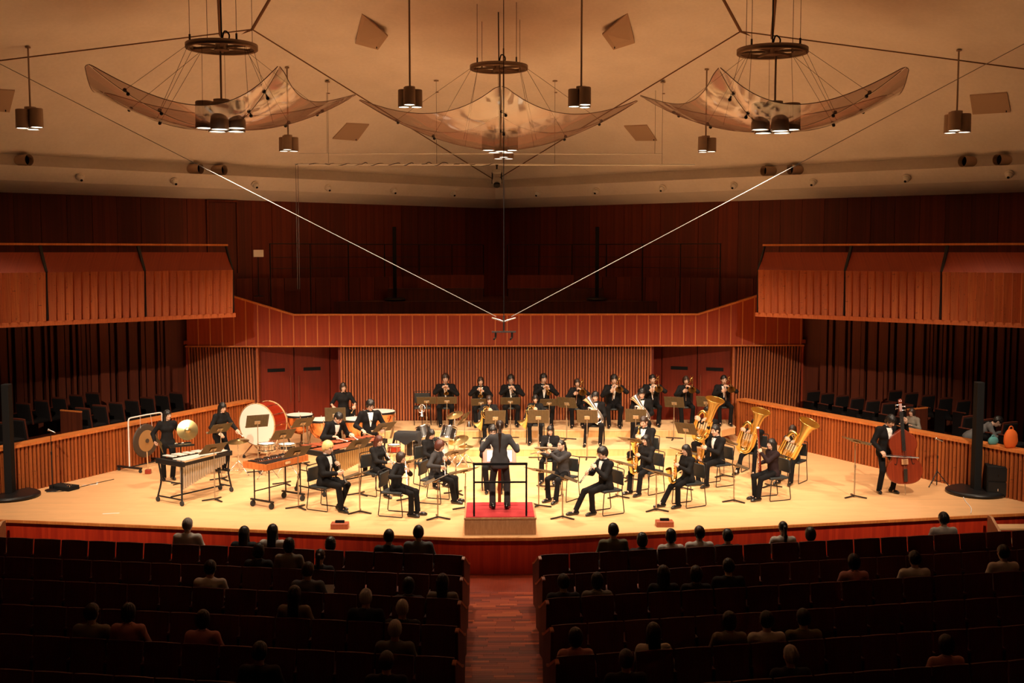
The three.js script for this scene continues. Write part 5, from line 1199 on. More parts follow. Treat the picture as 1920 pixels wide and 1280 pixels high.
player('player with tied-back hair in a dark grey shirt, seated right of the podium', { at: [1.27, -2.9], deg: -38, hy: 1.1, f: 1, nod: 0.12, turn: -0.15, feet: [[0.1, 0.42], [-0.1, 0.38]], chair: 'black chair under the flautist right of the podium' }, { hair: 'ponytail', mat: M.shirtGrey },
  (j, a) => flute('silver flute pointing left, held by the player right of the podium', a, j, V(-0.9, -0.22, 0.35)));
player('tuxedo player with glasses and one leg stretched out, nearest the stage edge', { at: [2.0, -1.76], deg: -62, hy: 1.16, nod: 0.3, feet: [[0.05, 0.34], [-0.14, 0.62]], chair: 'black chair under the bespectacled oboe player' }, { top: 'tux', hair: 'mop', glasses: 1 },
  (j, a) => oboe('black oboe held by the bespectacled player', a, j, V(0.0, -0.72, 0.7)));
player('player with wavy dark hair and black shirt, seated left among the saxophones', { at: [3.04, -3.47], deg: -52, hy: 1.1, f: 1, nod: 0.15, chair: 'black chair under the wavy-haired saxophonist' }, { hair: 'wavy', tint: 'black', heels: 1 },
  (j, a) => sax('golden alto saxophone of the wavy-haired player', a, j, 1.05));
player('fringed player with long black hair, seated nearest the edge among the saxophones', { at: [3.66, -2.34], deg: -62, hy: 1.09, f: 1, nod: 0.15, feet: [[0.1, 0.34], [-0.12, 0.56]], chair: 'black chair under the fringed saxophonist nearest the edge' }, { hair: 'long', heels: 1 },
  (j, a) => sax('golden alto saxophone of the fringed player nearest the edge', a, j, 0.98));
player('tuxedo player with short black hair behind a large bell, seated right among the saxophones', { at: [4.62, -4.2], deg: -62, hy: 1.17, nod: 0.2, chair: 'black chair under the tenor saxophonist' }, { top: 'tux', hair: 'short' },
  (j, a) => sax('large golden tenor saxophone of the tuxedo player', a, j, 1.28, [-0.05, 0.05]));
player('tuxedo player with brown hair looking down, furthest back among the saxophones', { at: [3.25, -5.3], deg: -35, hy: 1.2, nod: 0.4, chair: 'black chair under the brown-haired saxophonist furthest back' }, { top: 'tux', hair: 'short', tint: 'brown' },
  (j, a) => sax('golden alto saxophone of the brown-haired player furthest back', a, j, 1.0));
player('player with straight black hair and plum-dark jacket holding a tall red wooden instrument', { at: [5.45, -2.87], deg: -70, hy: 1.11, f: 1, nod: 0.05, feet: [[0.08, 0.42], [-0.08, 0.38]], chair: 'black chair under the bassoonist' }, { hair: 'long', mat: M.shirtPlum, heels: 1 },
  (j, a) => bassoon('tall red-brown bassoon with a white bell ring', a, j));
// tubas
const tubaAt = (label, S, base, tx, tz, yw) => (j, a) => { const t = lowBrass('tuba', label, a, j, S, M.brass, base, tx, tz, yw, 0.215, 'tubas'); return [[t.g(-0.16, 0.5, 0.06), V(-0.6, 0, -0.6), 'grip'], [t.g(0.0, 0.5, 0.09), V(0.4, -0.5, -0.4), 'soft']]; };
player('tuba player in black furthest left, face hidden behind a raised golden bell', { at: [4.85, -6.45], deg: -30, hy: 1.22, turn: 0.2, chair: 'black chair under the left tuba player' }, { top: 'tux', hair: 'short' }, tubaAt('golden tuba furthest left and highest of the three', 1.04, V(-0.1, 0.6, 0.3), 0.16, -0.24, 0.25));
player('tuba player in a black suit in the middle, head hidden behind the golden bell', { at: [5.72, -5.5], deg: -35, hy: 1.08, feet: [[0.14, 0.42], [-0.22, 0.5]], chair: 'black chair under the middle tuba player' }, { top: 'tux', hair: 'short' }, tubaAt('golden tuba in the middle of the three', 1.02, V(-0.14, 0.5, 0.3), 0.16, -0.26, 0.25));
player('tuba player with shoulder-length hair and dark shirt furthest right', { at: [6.3, -4.5], deg: -38, hy: 1.12, f: 1, feet: [[0.12, 0.42], [-0.14, 0.46]], chair: 'black chair under the right tuba player' }, { hair: 'bob', tint: 'brown', mat: M.shirtGrey, heels: 1 }, tubaAt('golden tuba furthest right and nearest of the three', 1.04, V(-0.08, 0.47, 0.3), 0.16, -0.42, 0.25));
// horns and euphoniums on the lower riser
player('horn player with brown bob in black, on the lower riser left of centre', { at: [-0.2, -8.1], y: 0.19, deg: 5, hy: 1.12, f: 1, nod: 0.25, chair: 'black chair under the left horn player' }, { hair: 'bob', tint: 'brown', heels: 1 }, (j, a) => horn('golden french horn of the player left of centre', a, j, M.brass));
player('horn player with dark hair in black, on the lower riser at the centre', { at: [0.95, -8.4], y: 0.19, deg: -3, hy: 1.08, f: 1, nod: 0.25, chair: 'black chair under the centre horn player' }, { hair: 'bob', heels: 1 }, (j, a) => horn('golden french horn of the player at the centre', a, j, M.brass));
const euph = (label) => (j, a) => { const t = lowBrass('euphonium', label, a, j, 0.7, M.silver, V(0.16, 0.56, 0.26), -0.2, 0.62, 0.15, 0.19, 'euphoniums'); return [[t.g(-0.12, 0.2, 0.06), V(-0.6, 0, -0.6), 'grip'], [t.g(0.02, 0.5, 0.09), V(0.4, -0.5, -0.4), 'soft']]; };
player('euphonium player in a tuxedo on the lower riser, nearer the centre', { at: [2.42, -8.2], y: 0.19, deg: -8, hy: 1.18, nod: 0.25, feet: [[0.14, 0.42], [-0.22, 0.52]], chair: 'black chair under the euphonium player nearer the centre' }, { top: 'tux', hair: 'mop' }, euph('silver euphonium nearer the centre of the stage'));
player('euphonium player in a tuxedo on the lower riser, further right', { at: [3.6, -8.45], y: 0.19, deg: -8, hy: 1.24, nod: 0.3, feet: [[0.14, 0.42], [-0.22, 0.5]], chair: 'black chair under the euphonium player further right' }, { top: 'tux', hair: 'mop' }, euph('silver euphonium further right on the lower riser'));
// trumpets and trombones on the upper riser
const tps = [['furthest left', -1.34, -10.05, 1.24, 'mop', 'brown', 0, M.brass, 0.02], ['second from the left, with brown hair', -0.42, -9.95, 1.16, 'bob', 'brown', 1, M.brass, -0.06], ['third from the left, with glasses and a silver bell', 0.37, -10.0, 1.2, 'mop', 'black', 0, M.silver, 0.05], ['furthest right, behind the centre horn player', 1.22, -10.0, 1.27, 'mop', 'black', 0, M.brass, 0.08]];
tps.forEach(([w, x, z, hy, hr, tn, f, mt, dx], i) => player(`trumpet player on the upper riser, ${w}`, { at: [x, z], y: 0.38, deg: i === 3 ? 8 : 2, hy, f, nod: 0.1, chair: `black chair under the trumpet player ${w}` }, { top: 'tux', hair: hr, tint: tn, glasses: i === 2, bow: !f }, (j, a) => trumpet(`${mt === M.silver ? 'silver' : 'golden'} trumpet, ${w}`, a, j, mt, V(dx, -0.55, 0.83))));
const tbs = [['first from the left', 2.1, -9.8, 1.13, 'bob', 'brown', 1], ['second from the left, tallest', 3.05, -9.75, 1.26, 'mop', 'black', 0], ['third from the left, before the door jamb', 4.08, -9.95, 1.2, 'short', 'black', 0], ['fourth from the left, in a dark shirt', 4.98, -10.05, 1.16, 'bob', 'brown', 1], ['furthest right', 5.98, -10.05, 1.17, 'short', 'black', 0]];
tbs.forEach(([w, x, z, hy, hr, tn, f], i) => player(`trombone player on the upper riser, ${w}`, { at: [x, z], y: 0.38, deg: -4, hy, f, nod: 0.12, chair: `black chair under the trombone player ${w}` }, f ? { hair: hr, tint: tn, heels: 1 } : { top: 'tux', hair: hr, tint: tn, glasses: 0 }, (j, a) => trombone(`golden trombone, ${w}`, a, j, V(-0.05 - 0.05 * (i % 2), -0.5, 0.86))));

// stands: label, base x,z, floor y, desk height, player it serves, tilt, paper
const ST = [
  ['music stand in front of the vibraphone', -5.62, -2.95, 0, 1.04, [-6.8, -4.1], 0.85],
  ['music stand before the player beside the small cymbal', -5.97, -4.93, 0, 1.12, [-6.9, -5.8], 0.85],
  ['music stand in front of the bass drum head', -5.33, -5.66, 0, 1.16, [-5.9, -6.8], 0.5],
  ['music stand over the snare drum by the bass drum', -4.53, -4.45, 0, 1.06, [-5.3, -5.4], 0.8],
  ['music stand in front of the leftmost timpano', -4.48, -6.6, 0, 0.98, [-5.3, -7.6], 0.8],
  ['music stand over the xylophone', -3.85, -2.25, 0, 1.1, [-4.7, -3.2], 0.85],
  ['dark music stand in front of the timpanist', -3.9, -7.7, 0, 1.0, [-4.0, -9], 0.12],
  ['music stand over the marimba beside the blond player', -2.82, -3.4, 0, 1.04, [-3.7, -4.3], 0.85],
  ['music stand beside the snare player in a tuxedo', -2.48, -5.3, 0, 1.08, [-3.3, -6.2], 0.85],
  ['low flat music stand between the blond player and the stage edge flautist', -2.63, -1.86, 0, 0.74, [-3.33, -2.2], 1.15],
  ['music stand before the red-haired clarinettist', -1.79, -2.91, 0, 0.76, [-2.47, -3.45], 1.15],
  ['music stand with white pages left of the conductor desk', -0.87, -3.47, 0, 0.84, [-1.46, -4.33], 1.1, 1],
  ['low flat music stand nearest the podium left corner', -1.14, -1.38, 0, 0.73, [-1.93, -1.7], 1.1, 1],
  ['music stand at the left side of the podium behind the rail', -0.65, -2.12, 0, 0.74, [-1.26, -2.76], 1.15],
  ['music stand with white pages rising above the drum kit', -0.77, -6.68, 0, 1.05, [-1.8, -7.0], 0.55, 1],
  ['music stand before the empty chair on the upper riser', -1.77, -8.9, 0.19, 0.98, [-1.8, -10], 0.9],
  ['music stand before the leftmost trumpet player', -1.26, -8.9, 0.19, 0.98, [-1.3, -10], 0.9],
  ['music stand before the second trumpet player from the left', -0.4, -8.85, 0.19, 0.94, [-0.4, -10], 0.9],
  ['music stand before the bespectacled trumpet player', 0.34, -8.9, 0.19, 0.96, [0.35, -10], 0.9],
  ['music stand mostly hidden before the rightmost trumpet player', 1.32, -8.9, 0.19, 0.92, [1.2, -10], 0.9],
  ['wide dark music stand before the left horn player', -0.05, -7.2, 0, 1.0, [-0.2, -8.2], 0.3],
  ['wide dark music stand before the centre horn player', 0.97, -7.2, 0, 1.01, [0.95, -8.2], 0.3],
  ['wide dark music stand before the euphonium player nearer the centre', 2.13, -7.2, 0, 1.01, [2.3, -8.2], 0.3],
  ['wide dark music stand before the euphonium player further right', 3.28, -7.15, 0, 1.03, [3.5, -8.2], 0.3],
  ['music stand before the first trombone player, turned to the right', 1.75, -8.72, 0.19, 0.94, [2.15, -9.6], 0.55],
  ['music stand between the third and fourth trombone players', 4.46, -8.75, 0.19, 0.94, [4.85, -9.8], 0.55],
  ['music stand half hidden behind the left tuba bell', 5.27, -8.75, 0.19, 0.95, [5.7, -9.8], 0.55],
  ['low flat music stand right of the podium before the flautist', 0.76, -2.27, 0, 0.71, [1.27, -2.9], 1.2],
  ['low flat music stand nearest the podium right corner', 1.16, -1.37, 0, 0.76, [2.0, -1.76], 1.15],
  ['music stand with white page before the fringed clarinettist', 1.0, -3.99, 0, 0.82, [1.13, -4.75], 1.3, 1],
  ['low flat music stand before the wavy-haired saxophonist', 2.38, -3.06, 0, 0.71, [3.04, -3.47], 1.15],
  ['music stand with pages before the brown-haired saxophonist', 2.84, -4.7, 0, 0.88, [3.25, -5.3], 1.2, 1],
  ['low flat music stand before the saxophonist nearest the edge', 2.98, -1.92, 0, 0.73, [3.66, -2.34], 1.15],
  ['low flat music stand before the bassoonist', 4.62, -2.64, 0, 0.73, [5.45, -2.87], 1.15],
  ['music stand between the tenor saxophone and the middle tuba', 4.94, -5.05, 0, 0.8, [5.72, -5.5], 1.0],
  ['dark tilted music stand above the tenor saxophone', 4.19, -5.6, 0, 0.97, [4.85, -6.45], 0.6],
  ['flat music stand before the tenor saxophonist', 3.8, -3.8, 0, 0.79, [4.62, -4.2], 1.2],
  ['music stand before the right tuba player, behind the bassoonist', 5.69, -4.0, 0, 0.72, [6.3, -4.5], 1.0],
  ['tall flat music stand before the double bass player', 7.12, -2.97, 0, 1.14, [8.0, -3.4], 1.15],
];
for (const [l, x, z, y, h, p, tilt, pp] of ST) stand(l, x, y, z, h, facing([x, z], p), tilt, pp);
{ const o = thing('percussion_tray', 'small black percussion tray on a stand behind the vibraphone', 'tray', [-6.72, 0, -4.55], 0.5); part('tray', [rbox(0.5, 0.02, 0.32, 0.008, 0, 0.82, 0), box(0.5, 0.03, 0.01, 0, 0.84, 0.155), box(0.5, 0.03, 0.01, 0, 0.84, -0.155)], M.blackMetal, o); part('pole', [bar([0, 0.02, 0], [0, 0.81, 0], 0.014, 8), bar([-0.2, 0.012, 0.1], [0.2, 0.012, -0.1], 0.012, 6), bar([-0.2, 0.012, -0.1], [0.2, 0.012, 0.1], 0.012, 6)], M.blackMetal, o);
  for (let i = 0; i < 2; i++) part('shaker', ball(0.035, -0.1 + i * 0.13, 0.862, 0.02, 10, 0.8, 1.3), M.chrome, o); }
// empty chairs
for (const [l, x, y, z, d] of [['empty black chair at the left end of the upper riser', -1.95, 0.38, -10.1, 4], ['black chair standing behind the timpanist', -3.88, 0, -9.75, 6]]) chair(l, x, y, z, rad(d));
// ---------- conductor, podium, desk ----------
{
  const o = thing('conductor_podium', 'low wooden podium with a red carpet top', 'podium', [0, 0, -0.78]);
  part('base_box', box(1.24, 0.27, 1.16, 0, 0.135, 0), M.podiumSide, o);
  part('top_board', box(1.26, 0.03, 1.18, 0, 0.284, 0), M.podiumSide, o);
  part('carpet', rbox(1.2, 0.014, 1.12, 0.006, 0, 0.306, 0), M.carpetRed, o);
  const r = thing('podium_rail', 'square black metal guard rail at the back of the podium', 'railing', [0, 0.313, -0.27]);
  for (const x of [-0.455, 0.455]) part('post', box(0.032, 0.9, 0.032, x, 0.45, 0), M.blackMetal, r);
  part('top_bar', box(0.95, 0.04, 0.04, 0, 0.92, 0), M.blackMetal, r);
  part('middle_bar', box(0.88, 0.028, 0.028, 0, 0.6, 0), M.blackMetal, r);
  const d = thing('conductor_desk', 'wide reddish wooden conductor desk in front of the conductor', 'desk', [0, 0, -1.62]);
  const top = part('desk_top', rbox(0.62, 0.42, 0.03, 0.006), M.deskWood, d); top.position.set(0, 1.1, 0); top.rotation.x = -1.0;
  part('desk_lip', box(0.62, 0.03, 0.05, 0, -0.205, 0.03), M.deskWood, top);
  part('score', [box(0.22, 0.3, 0.01, -0.12, 0, 0.022), box(0.22, 0.3, 0.01, 0.12, 0, 0.022)], M.paper, top);
  part('column', box(0.06, 1.02, 0.06, 0, 0.55, -0.03), M.deskWood, d);
  part('foot', [box(0.5, 0.04, 0.08, 0, 0.02, -0.03), box(0.08, 0.04, 0.4, 0, 0.02, -0.03)], M.deskWood, d);
  const j = pose({ h: 1.62, f: 1, lean: 0.04, nod: 0.05, feet: [[0.13, 0.02], [-0.13, 0.02]], toe: 0.25 });
  person('conductor in dark grey seen from behind with a long ponytail, standing on the podium', [0.0, 0.313, -0.83], Math.PI, j, [[V(0.28, 1.16, 0.34), V(-0.4, -0.8, 0), 'soft'], [V(-0.3, 1.1, 0.3), V(0.4, -0.8, 0)]], { hair: 'ponytail', tint: 'brown', mat: M.conductorGrey, legs: M.shirtGrey });
  const b = thing('baton', 'thin white conducting baton in the conductor hand', 'baton', [-0.29, 1.5, -1.18]);
  part('stick', bar([0, 0, 0], [0.1, 0.04, -0.3], 0.003, 5), M.white, b); part('grip', ball(0.012, 0, 0, 0, 8), M.hoopWood, b);
}
// ---------- percussion ----------
function casterLeg(x, z, y, r = 0.045) { return [cyl(0.012, 0.012, Math.max(0.02, y - r * 2), x, r * 2, z, 8), new THREE.CylinderGeometry(r, r, 0.025, 16).rotateZ(Math.PI / 2).translate(x, r, z)]; }
function keyboard(name, label, pos, turn, { w, d0, d1, h, bars, barMat, tubes, tubeMat, frameMat, tubeLen }) {
  // w length along x (low notes at -x), d0/d1 depth at low/high end
  const o = thing(name, label, 'percussion', pos, turn);
  part('side_rail', [box(w, 0.06, 0.03, 0, h - 0.05, (d0 + d1) / 4 + 0.02, (d0 - d1) / w / 2), box(w, 0.06, 0.03, 0, h - 0.05, -(d0 + d1) / 4 - 0.02, -(d0 - d1) / w / 2)], frameMat, o);
  for (const k of [-1, 1]) {
    const dd = (k < 0 ? d0 : d1) + 0.08, x = k * w / 2;
    part('end_panel', rbox(0.07, 0.1, dd, 0.01, x, h - 0.05, 0), frameMat, o);
    const lz = dd / 2 - 0.06;
    part('leg', [sweep([[x, h - 0.1, lz], [x - k * 0.02, h * 0.5, lz * 0.9], [x + k * 0.03, 0.1, lz * 1.05]], 0.018, 16, 8)], M.blackMetal, o);
    part('leg', [sweep([[x, h - 0.1, -lz], [x - k * 0.02, h * 0.5, -lz * 0.9], [x + k * 0.03, 0.1, -lz * 1.05]], 0.018, 16, 8)], M.blackMetal, o);
    part('foot_bar', bar([x + k * 0.03, 0.12, -lz * 1.05], [x + k * 0.03, 0.12, lz * 1.05], 0.016, 8), M.blackMetal, o); part('cross_bar', bar([x, h * 0.5, -lz * 0.9], [x, h * 0.5, lz * 0.9], 0.012, 8), M.blackMetal, o);
    for (const e of [-1, 1]) part('caster', [new THREE.CylinderGeometry(0.05, 0.05, 0.03, 16).rotateZ(Math.PI / 2).translate(x + k * 0.03, 0.05, e * lz * 1.05), cyl(0.012, 0.012, 0.05, x + k * 0.03, 0.06, e * lz * 1.05, 8)], M.rubber, o);
  }
  part('stretcher', bar([-w / 2, 0.13, 0], [w / 2, 0.13, 0], 0.016, 8), M.blackMetal, o);
  const step = (w - 0.1) / bars;
  for (let i = 0; i < bars; i++) {
    const t = i / (bars - 1), x = -w / 2 + 0.05 + step * (i + 0.5), dep = d0 + (d1 - d0) * t;
    part('bar', rbox(step * 0.9, 0.02, dep * 0.47, 0.006, x, h + 0.01, dep * 0.25), Array.isArray(barMat) ? barMat[i % 3] : barMat, o);
    if (![2, 6].includes(i % 7)) part('bar', rbox(step * 0.86, 0.02, dep * 0.42, 0.006, x + step * 0.5, h + 0.04, -dep * 0.26), Array.isArray(barMat) ? barMat[(i + 1) % 3] : barMat, o);
    if (tubes) { const L = tubeLen * (1 - 0.68 * t); part('resonator_tube', cyl(step * 0.4, step * 0.4, L, x, h - 0.1 - L, dep * 0.3, 10), tubeMat, o); }
  }
  return o;
}
keyboard('vibraphone', 'vibraphone with pale metal bars and silver resonator tubes at the far left', [-6.02, 0, -3.25], rad(55), { w: 1.35, d0: 0.72, d1: 0.36, h: 0.86, bars: 20, barMat: M.vibeBar, tubes: 1, tubeMat: M.tubeSilver, frameMat: M.blackMetal, tubeLen: 0.5 });
keyboard('marimba', 'long marimba with rosewood bars and golden resonator tubes behind the blond player', [-3.2, 0, -4.25], rad(50), { w: 1.9, d0: 0.85, d1: 0.42, h: 0.9, bars: 28, barMat: M.rosewood, tubes: 1, tubeMat: M.tubeGold, frameMat: M.blackMetal, tubeLen: 0.55 });
{ // xylophone in a wooden case on a rolling stand
  const o = thing('xylophone', 'xylophone in a flat orange-brown wooden case on a wheeled stand', 'percussion', [-4.32, 0, -2.65], rad(56));
  const w = 1.2, h = 0.84;
  part('case', [box(w, 0.12, 0.02, 0, h, 0.27, 0.06), box(w, 0.12, 0.02, 0, h, -0.27, -0.06), box(0.02, 0.12, 0.6, -w / 2, h, 0), box(0.02, 0.12, 0.48, w / 2, h, 0), box(w, 0.012, 0.52, 0, h - 0.055, 0)], M.xyloCase, o);
  for (let i = 0; i < 20; i++) { const x = -w / 2 + 0.05 + i * 0.057; part('bar', rbox(0.048, 0.02, 0.25 - i * 0.003, 0.005, x, h + 0.05, 0.12), M.blackwood, o); if (![2, 6].includes(i % 7)) part('bar', rbox(0.046, 0.02, 0.22 - i * 0.003, 0.005, x + 0.028, h + 0.07, -0.13), M.blackwood, o); }
  part('bar_pins', Array.from({ length: 19 }, (_, i) => ball(0.014, -w / 2 + 0.08 + i * 0.057, h + 0.075, 0.0, 6)), M.chrome, o);
  part('lock_plate', box(0.14, 0.05, 0.005, 0, h, 0.285), M.chrome, o);
  part('stand_top', [box(0.9, 0.03, 0.03, 0, h - 0.08, 0.2), box(0.9, 0.03, 0.03, 0, h - 0.08, -0.2)], M.blackMetal, o);
  for (const [x, z] of [[-0.42, 0.2], [-0.42, -0.2], [0.42, 0.2], [0.42, -0.2]]) { part('leg', bar([x, 0.14, z], [x, h - 0.08, z], 0.014, 8), M.blackMetal, o); part('caster', [new THREE.CylinderGeometry(0.06, 0.06, 0.03, 16).rotateX(Math.PI / 2).translate(x, 0.06, z * 1.25), cyl(0.01, 0.01, 0.06, x, 0.08, z * 1.25, 8)], M.rubber, o); }
  for (const x of [-0.42, 0.42]) part('foot_bar', box(0.04, 0.03, 0.6, x, 0.14, 0), M.blackMetal, o);
  part('stretcher', bar([-0.42, 0.3, -0.2], [0.42, 0.3, -0.2], 0.012, 6), M.blackMetal, o);
}
function drum(name, label, pos, turn, r, h, shell, { axis = 'y', legs = 0, tilt = 0, lugs = 8, y = 0, head = M.drumHead, hoop = M.chrome } = {}) {
  const o = thing(name, label, 'drum', pos, turn);
  const sub = new THREE.Matrix4();
  if (axis === 'z') sub.makeRotationX(Math.PI / 2); else sub.makeRotationX(tilt);
  sub.setPosition(0, y, 0);
  const P = (n, g, m) => part(n, (Array.isArray(g) ? join(g) : g).applyMatrix4(sub), m, o);
  P('shell', cyl(r, r, h, 0, -h / 2, 0, 40, true), shell);
  P('head', [cyl(r * 0.985, r * 0.985, 0.006, 0, h / 2 + 0.001, 0, 40)], head); P('head', [cyl(r * 0.985, r * 0.985, 0.006, 0, -h / 2 - 0.007, 0, 40)], head);
  P('hoop', lathe([[r + 0.002, h / 2 - 0.02], [r + 0.014, h / 2 - 0.02], [r + 0.014, h / 2 + 0.014], [r + 0.002, h / 2 + 0.014]], 40), hoop);
  P('hoop', lathe([[r + 0.002, -h / 2 - 0.014], [r + 0.014, -h / 2 - 0.014], [r + 0.014, -h / 2 + 0.02], [r + 0.002, -h / 2 + 0.02]], 40), hoop);
  for (let i = 0; i < lugs; i++) { const a = i / lugs * Math.PI * 2; P('tension_rod', [bar([(r + 0.012) * Math.cos(a), -h / 2 - 0.03, (r + 0.012) * Math.sin(a)], [(r + 0.012) * Math.cos(a), h / 2 + 0.03, (r + 0.012) * Math.sin(a)], 0.006, 6), box(0.02, Math.min(0.06, h * 0.3), 0.02, (r + 0.008) * Math.cos(a), 0, (r + 0.008) * Math.sin(a), -a)], M.chrome); }
  return o;
}
{ // concert bass drum on its trolley
  const o = drum('bass_drum', 'huge concert bass drum with a white head and red wooden shell', [-5.6, 0, -7.55], rad(-24), 0.5, 0.5, M.drumRed, { axis: 'z', y: 0.82, lugs: 12, hoop: M.hoopWood });
  part('cradle', [sweep([[-0.42, 0.5, 0], [-0.3, 0.3, 0], [0, 0.22, 0], [0.3, 0.3, 0], [0.42, 0.5, 0]], 0.02, 24, 8), bar([0, 0.22, 0.25], [0, 0.22, -0.25], 0.02, 8), bar([-0.3, 0.3, 0], [-0.35, 0.08, 0.3], 0.018, 8), bar([0.3, 0.3, 0], [0.35, 0.08, 0.3], 0.018, 8), bar([-0.3, 0.3, 0], [-0.35, 0.08, -0.3], 0.018, 8), bar([0.3, 0.3, 0], [0.35, 0.08, -0.3], 0.018, 8)], M.chrome, o);
  for (const [x, z] of [[-0.35, 0.3], [0.35, 0.3], [-0.35, -0.3], [0.35, -0.3]]) part('caster', [new THREE.CylinderGeometry(0.04, 0.04, 0.03, 14).rotateZ(Math.PI / 2).translate(x, 0.04, z), cyl(0.012, 0.012, 0.03, x, 0.05, z, 8)], M.rubber, o);
}
function tripodLegs(h, r = 0.28, m = M.chrome) { const g = [bar([0, 0.2, 0], [0, h, 0], 0.014, 8)]; for (let i = 0; i < 3; i++) { const a = i * 2.094 + 0.5; g.push(bar([0, 0.32, 0], [r * Math.cos(a), 0.012, r * Math.sin(a)], 0.01, 6), bar([0, 0.1, 0], [r * 0.6 * Math.cos(a), 0.13, r * 0.6 * Math.sin(a)], 0.007, 6), ball(0.016, r * Math.cos(a), 0.014, r * Math.sin(a), 6)); } return g; }
function onStand(o, h, r) { const g = tripodLegs(h, r); g.push(bar([-0.14, h, 0], [0.14, h, 0.06], 0.009, 6), bar([-0.1, h, -0.12], [0.1, h, 0.13], 0.009, 6)); part('stand', g, M.chrome, o); return o; }
onStand(drum('snare_drum', 'chrome snare drum on a stand in front of the bass drum', [-5.02, 0, -5.1], 0.3, 0.178, 0.14, M.chrome, { y: 0.68, lugs: 8 }), 0.59, 0.26);
onStand(drum('snare_drum', 'shallow black snare drum beside the chrome snare', [-4.66, 0, -5.5], 0.1, 0.178, 0.1, M.blackwood, { y: 0.62, lugs: 8 }), 0.55, 0.26);
onStand(drum('small_tom', 'small red and white tom beside the snare player', [-2.28, 0, -5.3], 0, 0.13, 0.16, M.drumRed, { y: 0.6, lugs: 6 }), 0.5, 0.22);
const timpProfile = r => [[0.03, 0], [r * 0.55, 0.06], [r * 0.85, 0.2], [r * 0.97, 0.36], [r, 0.48]];
function timpano(label, x, z, r, h) {
  const o = thing('timpano', label, 'timpani', [x, 0, z], 0, 'timpani');
  part('copper_bowl', lathe(timpProfile(r), 40).translate(0, h - 0.5, 0), new THREE.MeshStandardMaterial({ color: M.copper.color, roughness: 0.2, metalness: 1, side: THREE.DoubleSide }), o);
  part('head', cyl(r * 1.02, r * 1.02, 0.01, 0, h - 0.008, 0, 40), M.drumHead, o);
  part('hoop', lathe([[r * 1.02, h - 0.05], [r * 1.07, h - 0.05], [r * 1.07, h], [r * 1.02, h + 0.004]], 40), M.blackMetal, o);
  for (let i = 0; i < 6; i++) { const a = i * Math.PI / 3 + 0.3; part('tension_rod', [bar([r * 1.1 * Math.cos(a), h - 0.2, r * 1.1 * Math.sin(a)], [r * 1.1 * Math.cos(a), h + 0.03, r * 1.1 * Math.sin(a)], 0.01, 6), ball(0.022, r * 1.1 * Math.cos(a), h - 0.03, r * 1.1 * Math.sin(a), 8)], M.chrome, o); }
  for (let i = 0; i < 3; i++) { const a = i * 2.094 + 0.5; part('strut', [sweep([[r * 1.12 * Math.cos(a), h - 0.12, r * 1.12 * Math.sin(a)], [r * 1.05 * Math.cos(a), h * 0.5, r * 1.05 * Math.sin(a)], [r * 0.8 * Math.cos(a), 0.12, r * 0.8 * Math.sin(a)]], 0.024, 16, 8), ball(0.035, r * 0.8 * Math.cos(a), 0.035, r * 0.8 * Math.sin(a), 8), bar([r * 0.8 * Math.cos(a), 0.12, r * 0.8 * Math.sin(a)], [0, 0.1, 0], 0.018, 6)], M.standBronze, o); }
  part('pedal', rbox(0.1, 0.04, 0.26, 0.01, 0, 0.05, -r * 0.8), M.standBronze, o);
}
timpano('timpano furthest left with a white head, near the door', -4.95, -8.8, 0.33, 0.84);
timpano('timpano with a copper bowl left of the timpanist', -4.28, -8.15, 0.36, 0.82);
timpano('timpano with a copper bowl before the timpanist', -3.45, -8.15, 0.35, 0.83);
timpano('timpano furthest right beside the tuxedo snare player', -3.0, -9.2, 0.4, 0.86);
{ // drum kit
  const o1 = onStand(drum('floor_tom', 'black floor tom at the left of the drum kit', [-1.93, 0, -6.3], 0, 0.19, 0.36, M.blackwood, { y: 0.46, lugs: 8 }), 0.26, 0.22);
  const t1 = onStand(drum('rack_tom', 'black tom with white trim, left of the drum kit pair', [-1.7, 0, -6.5], 0.5, 0.165, 0.26, M.blackwood, { y: 0.74, tilt: -0.5, lugs: 8 }), 0.62, 0.3);
  const t2 = onStand(drum('rack_tom', 'black tom with white trim, right of the drum kit pair', [-1.13, 0, -6.42], -0.5, 0.165, 0.28, M.blackwood, { y: 0.74, tilt: -0.5, lugs: 8 }), 0.62, 0.3);
  const k = drum('kick_drum', 'black kick drum behind the clarinettist with long black hair', [-1.42, 0, -6.85], 0.1, 0.26, 0.34, M.blackwood, { axis: 'z', y: 0.29, lugs: 8, hoop: M.blackwood });
  part('spur', [bar([-0.24, 0.2, 0.12], [-0.36, 0.01, 0.2], 0.01, 6), bar([0.24, 0.2, 0.12], [0.36, 0.01, 0.2], 0.01, 6)], M.chrome, k);
}
const cymG = r => lathe([[0.004, 0.034], [0.03, 0.032], [0.05, 0.018], [0.075, 0.01], [r, -0.018], [r, -0.02], [0.06, 0.008], [0.004, 0.028]], 40);
function cymbal(label, pos, h, r, tx, tz, name = 'stand_cymbal') {
  const o = thing(name, label, 'cymbal', pos);
  part('stand', tripodLegs(h - 0.02), M.chrome, o);
  const d = part('disc', cymG(r), M.bronzeCymbal, o); d.position.y = h; d.rotation.set(tx, 0, tz);
  part('felt', cyl(0.02, 0.02, 0.03, 0, h + 0.02, 0, 8), M.blackCloth, o);
}
cymbal('round bronze cymbal on a low stand before the bass drum player', [-5.72, 0, -5.45], 0.76, 0.24, 0.12, 0.05);
cymbal('tilted crash cymbal above the drum kit', [-1.0, 0, -6.85], 1.12, 0.2, 0.3, 0.25);
cymbal('bronze ride cymbal at the right of the drum kit', [-0.9, 0, -6.3], 0.62, 0.24, 0.3, 0.25);
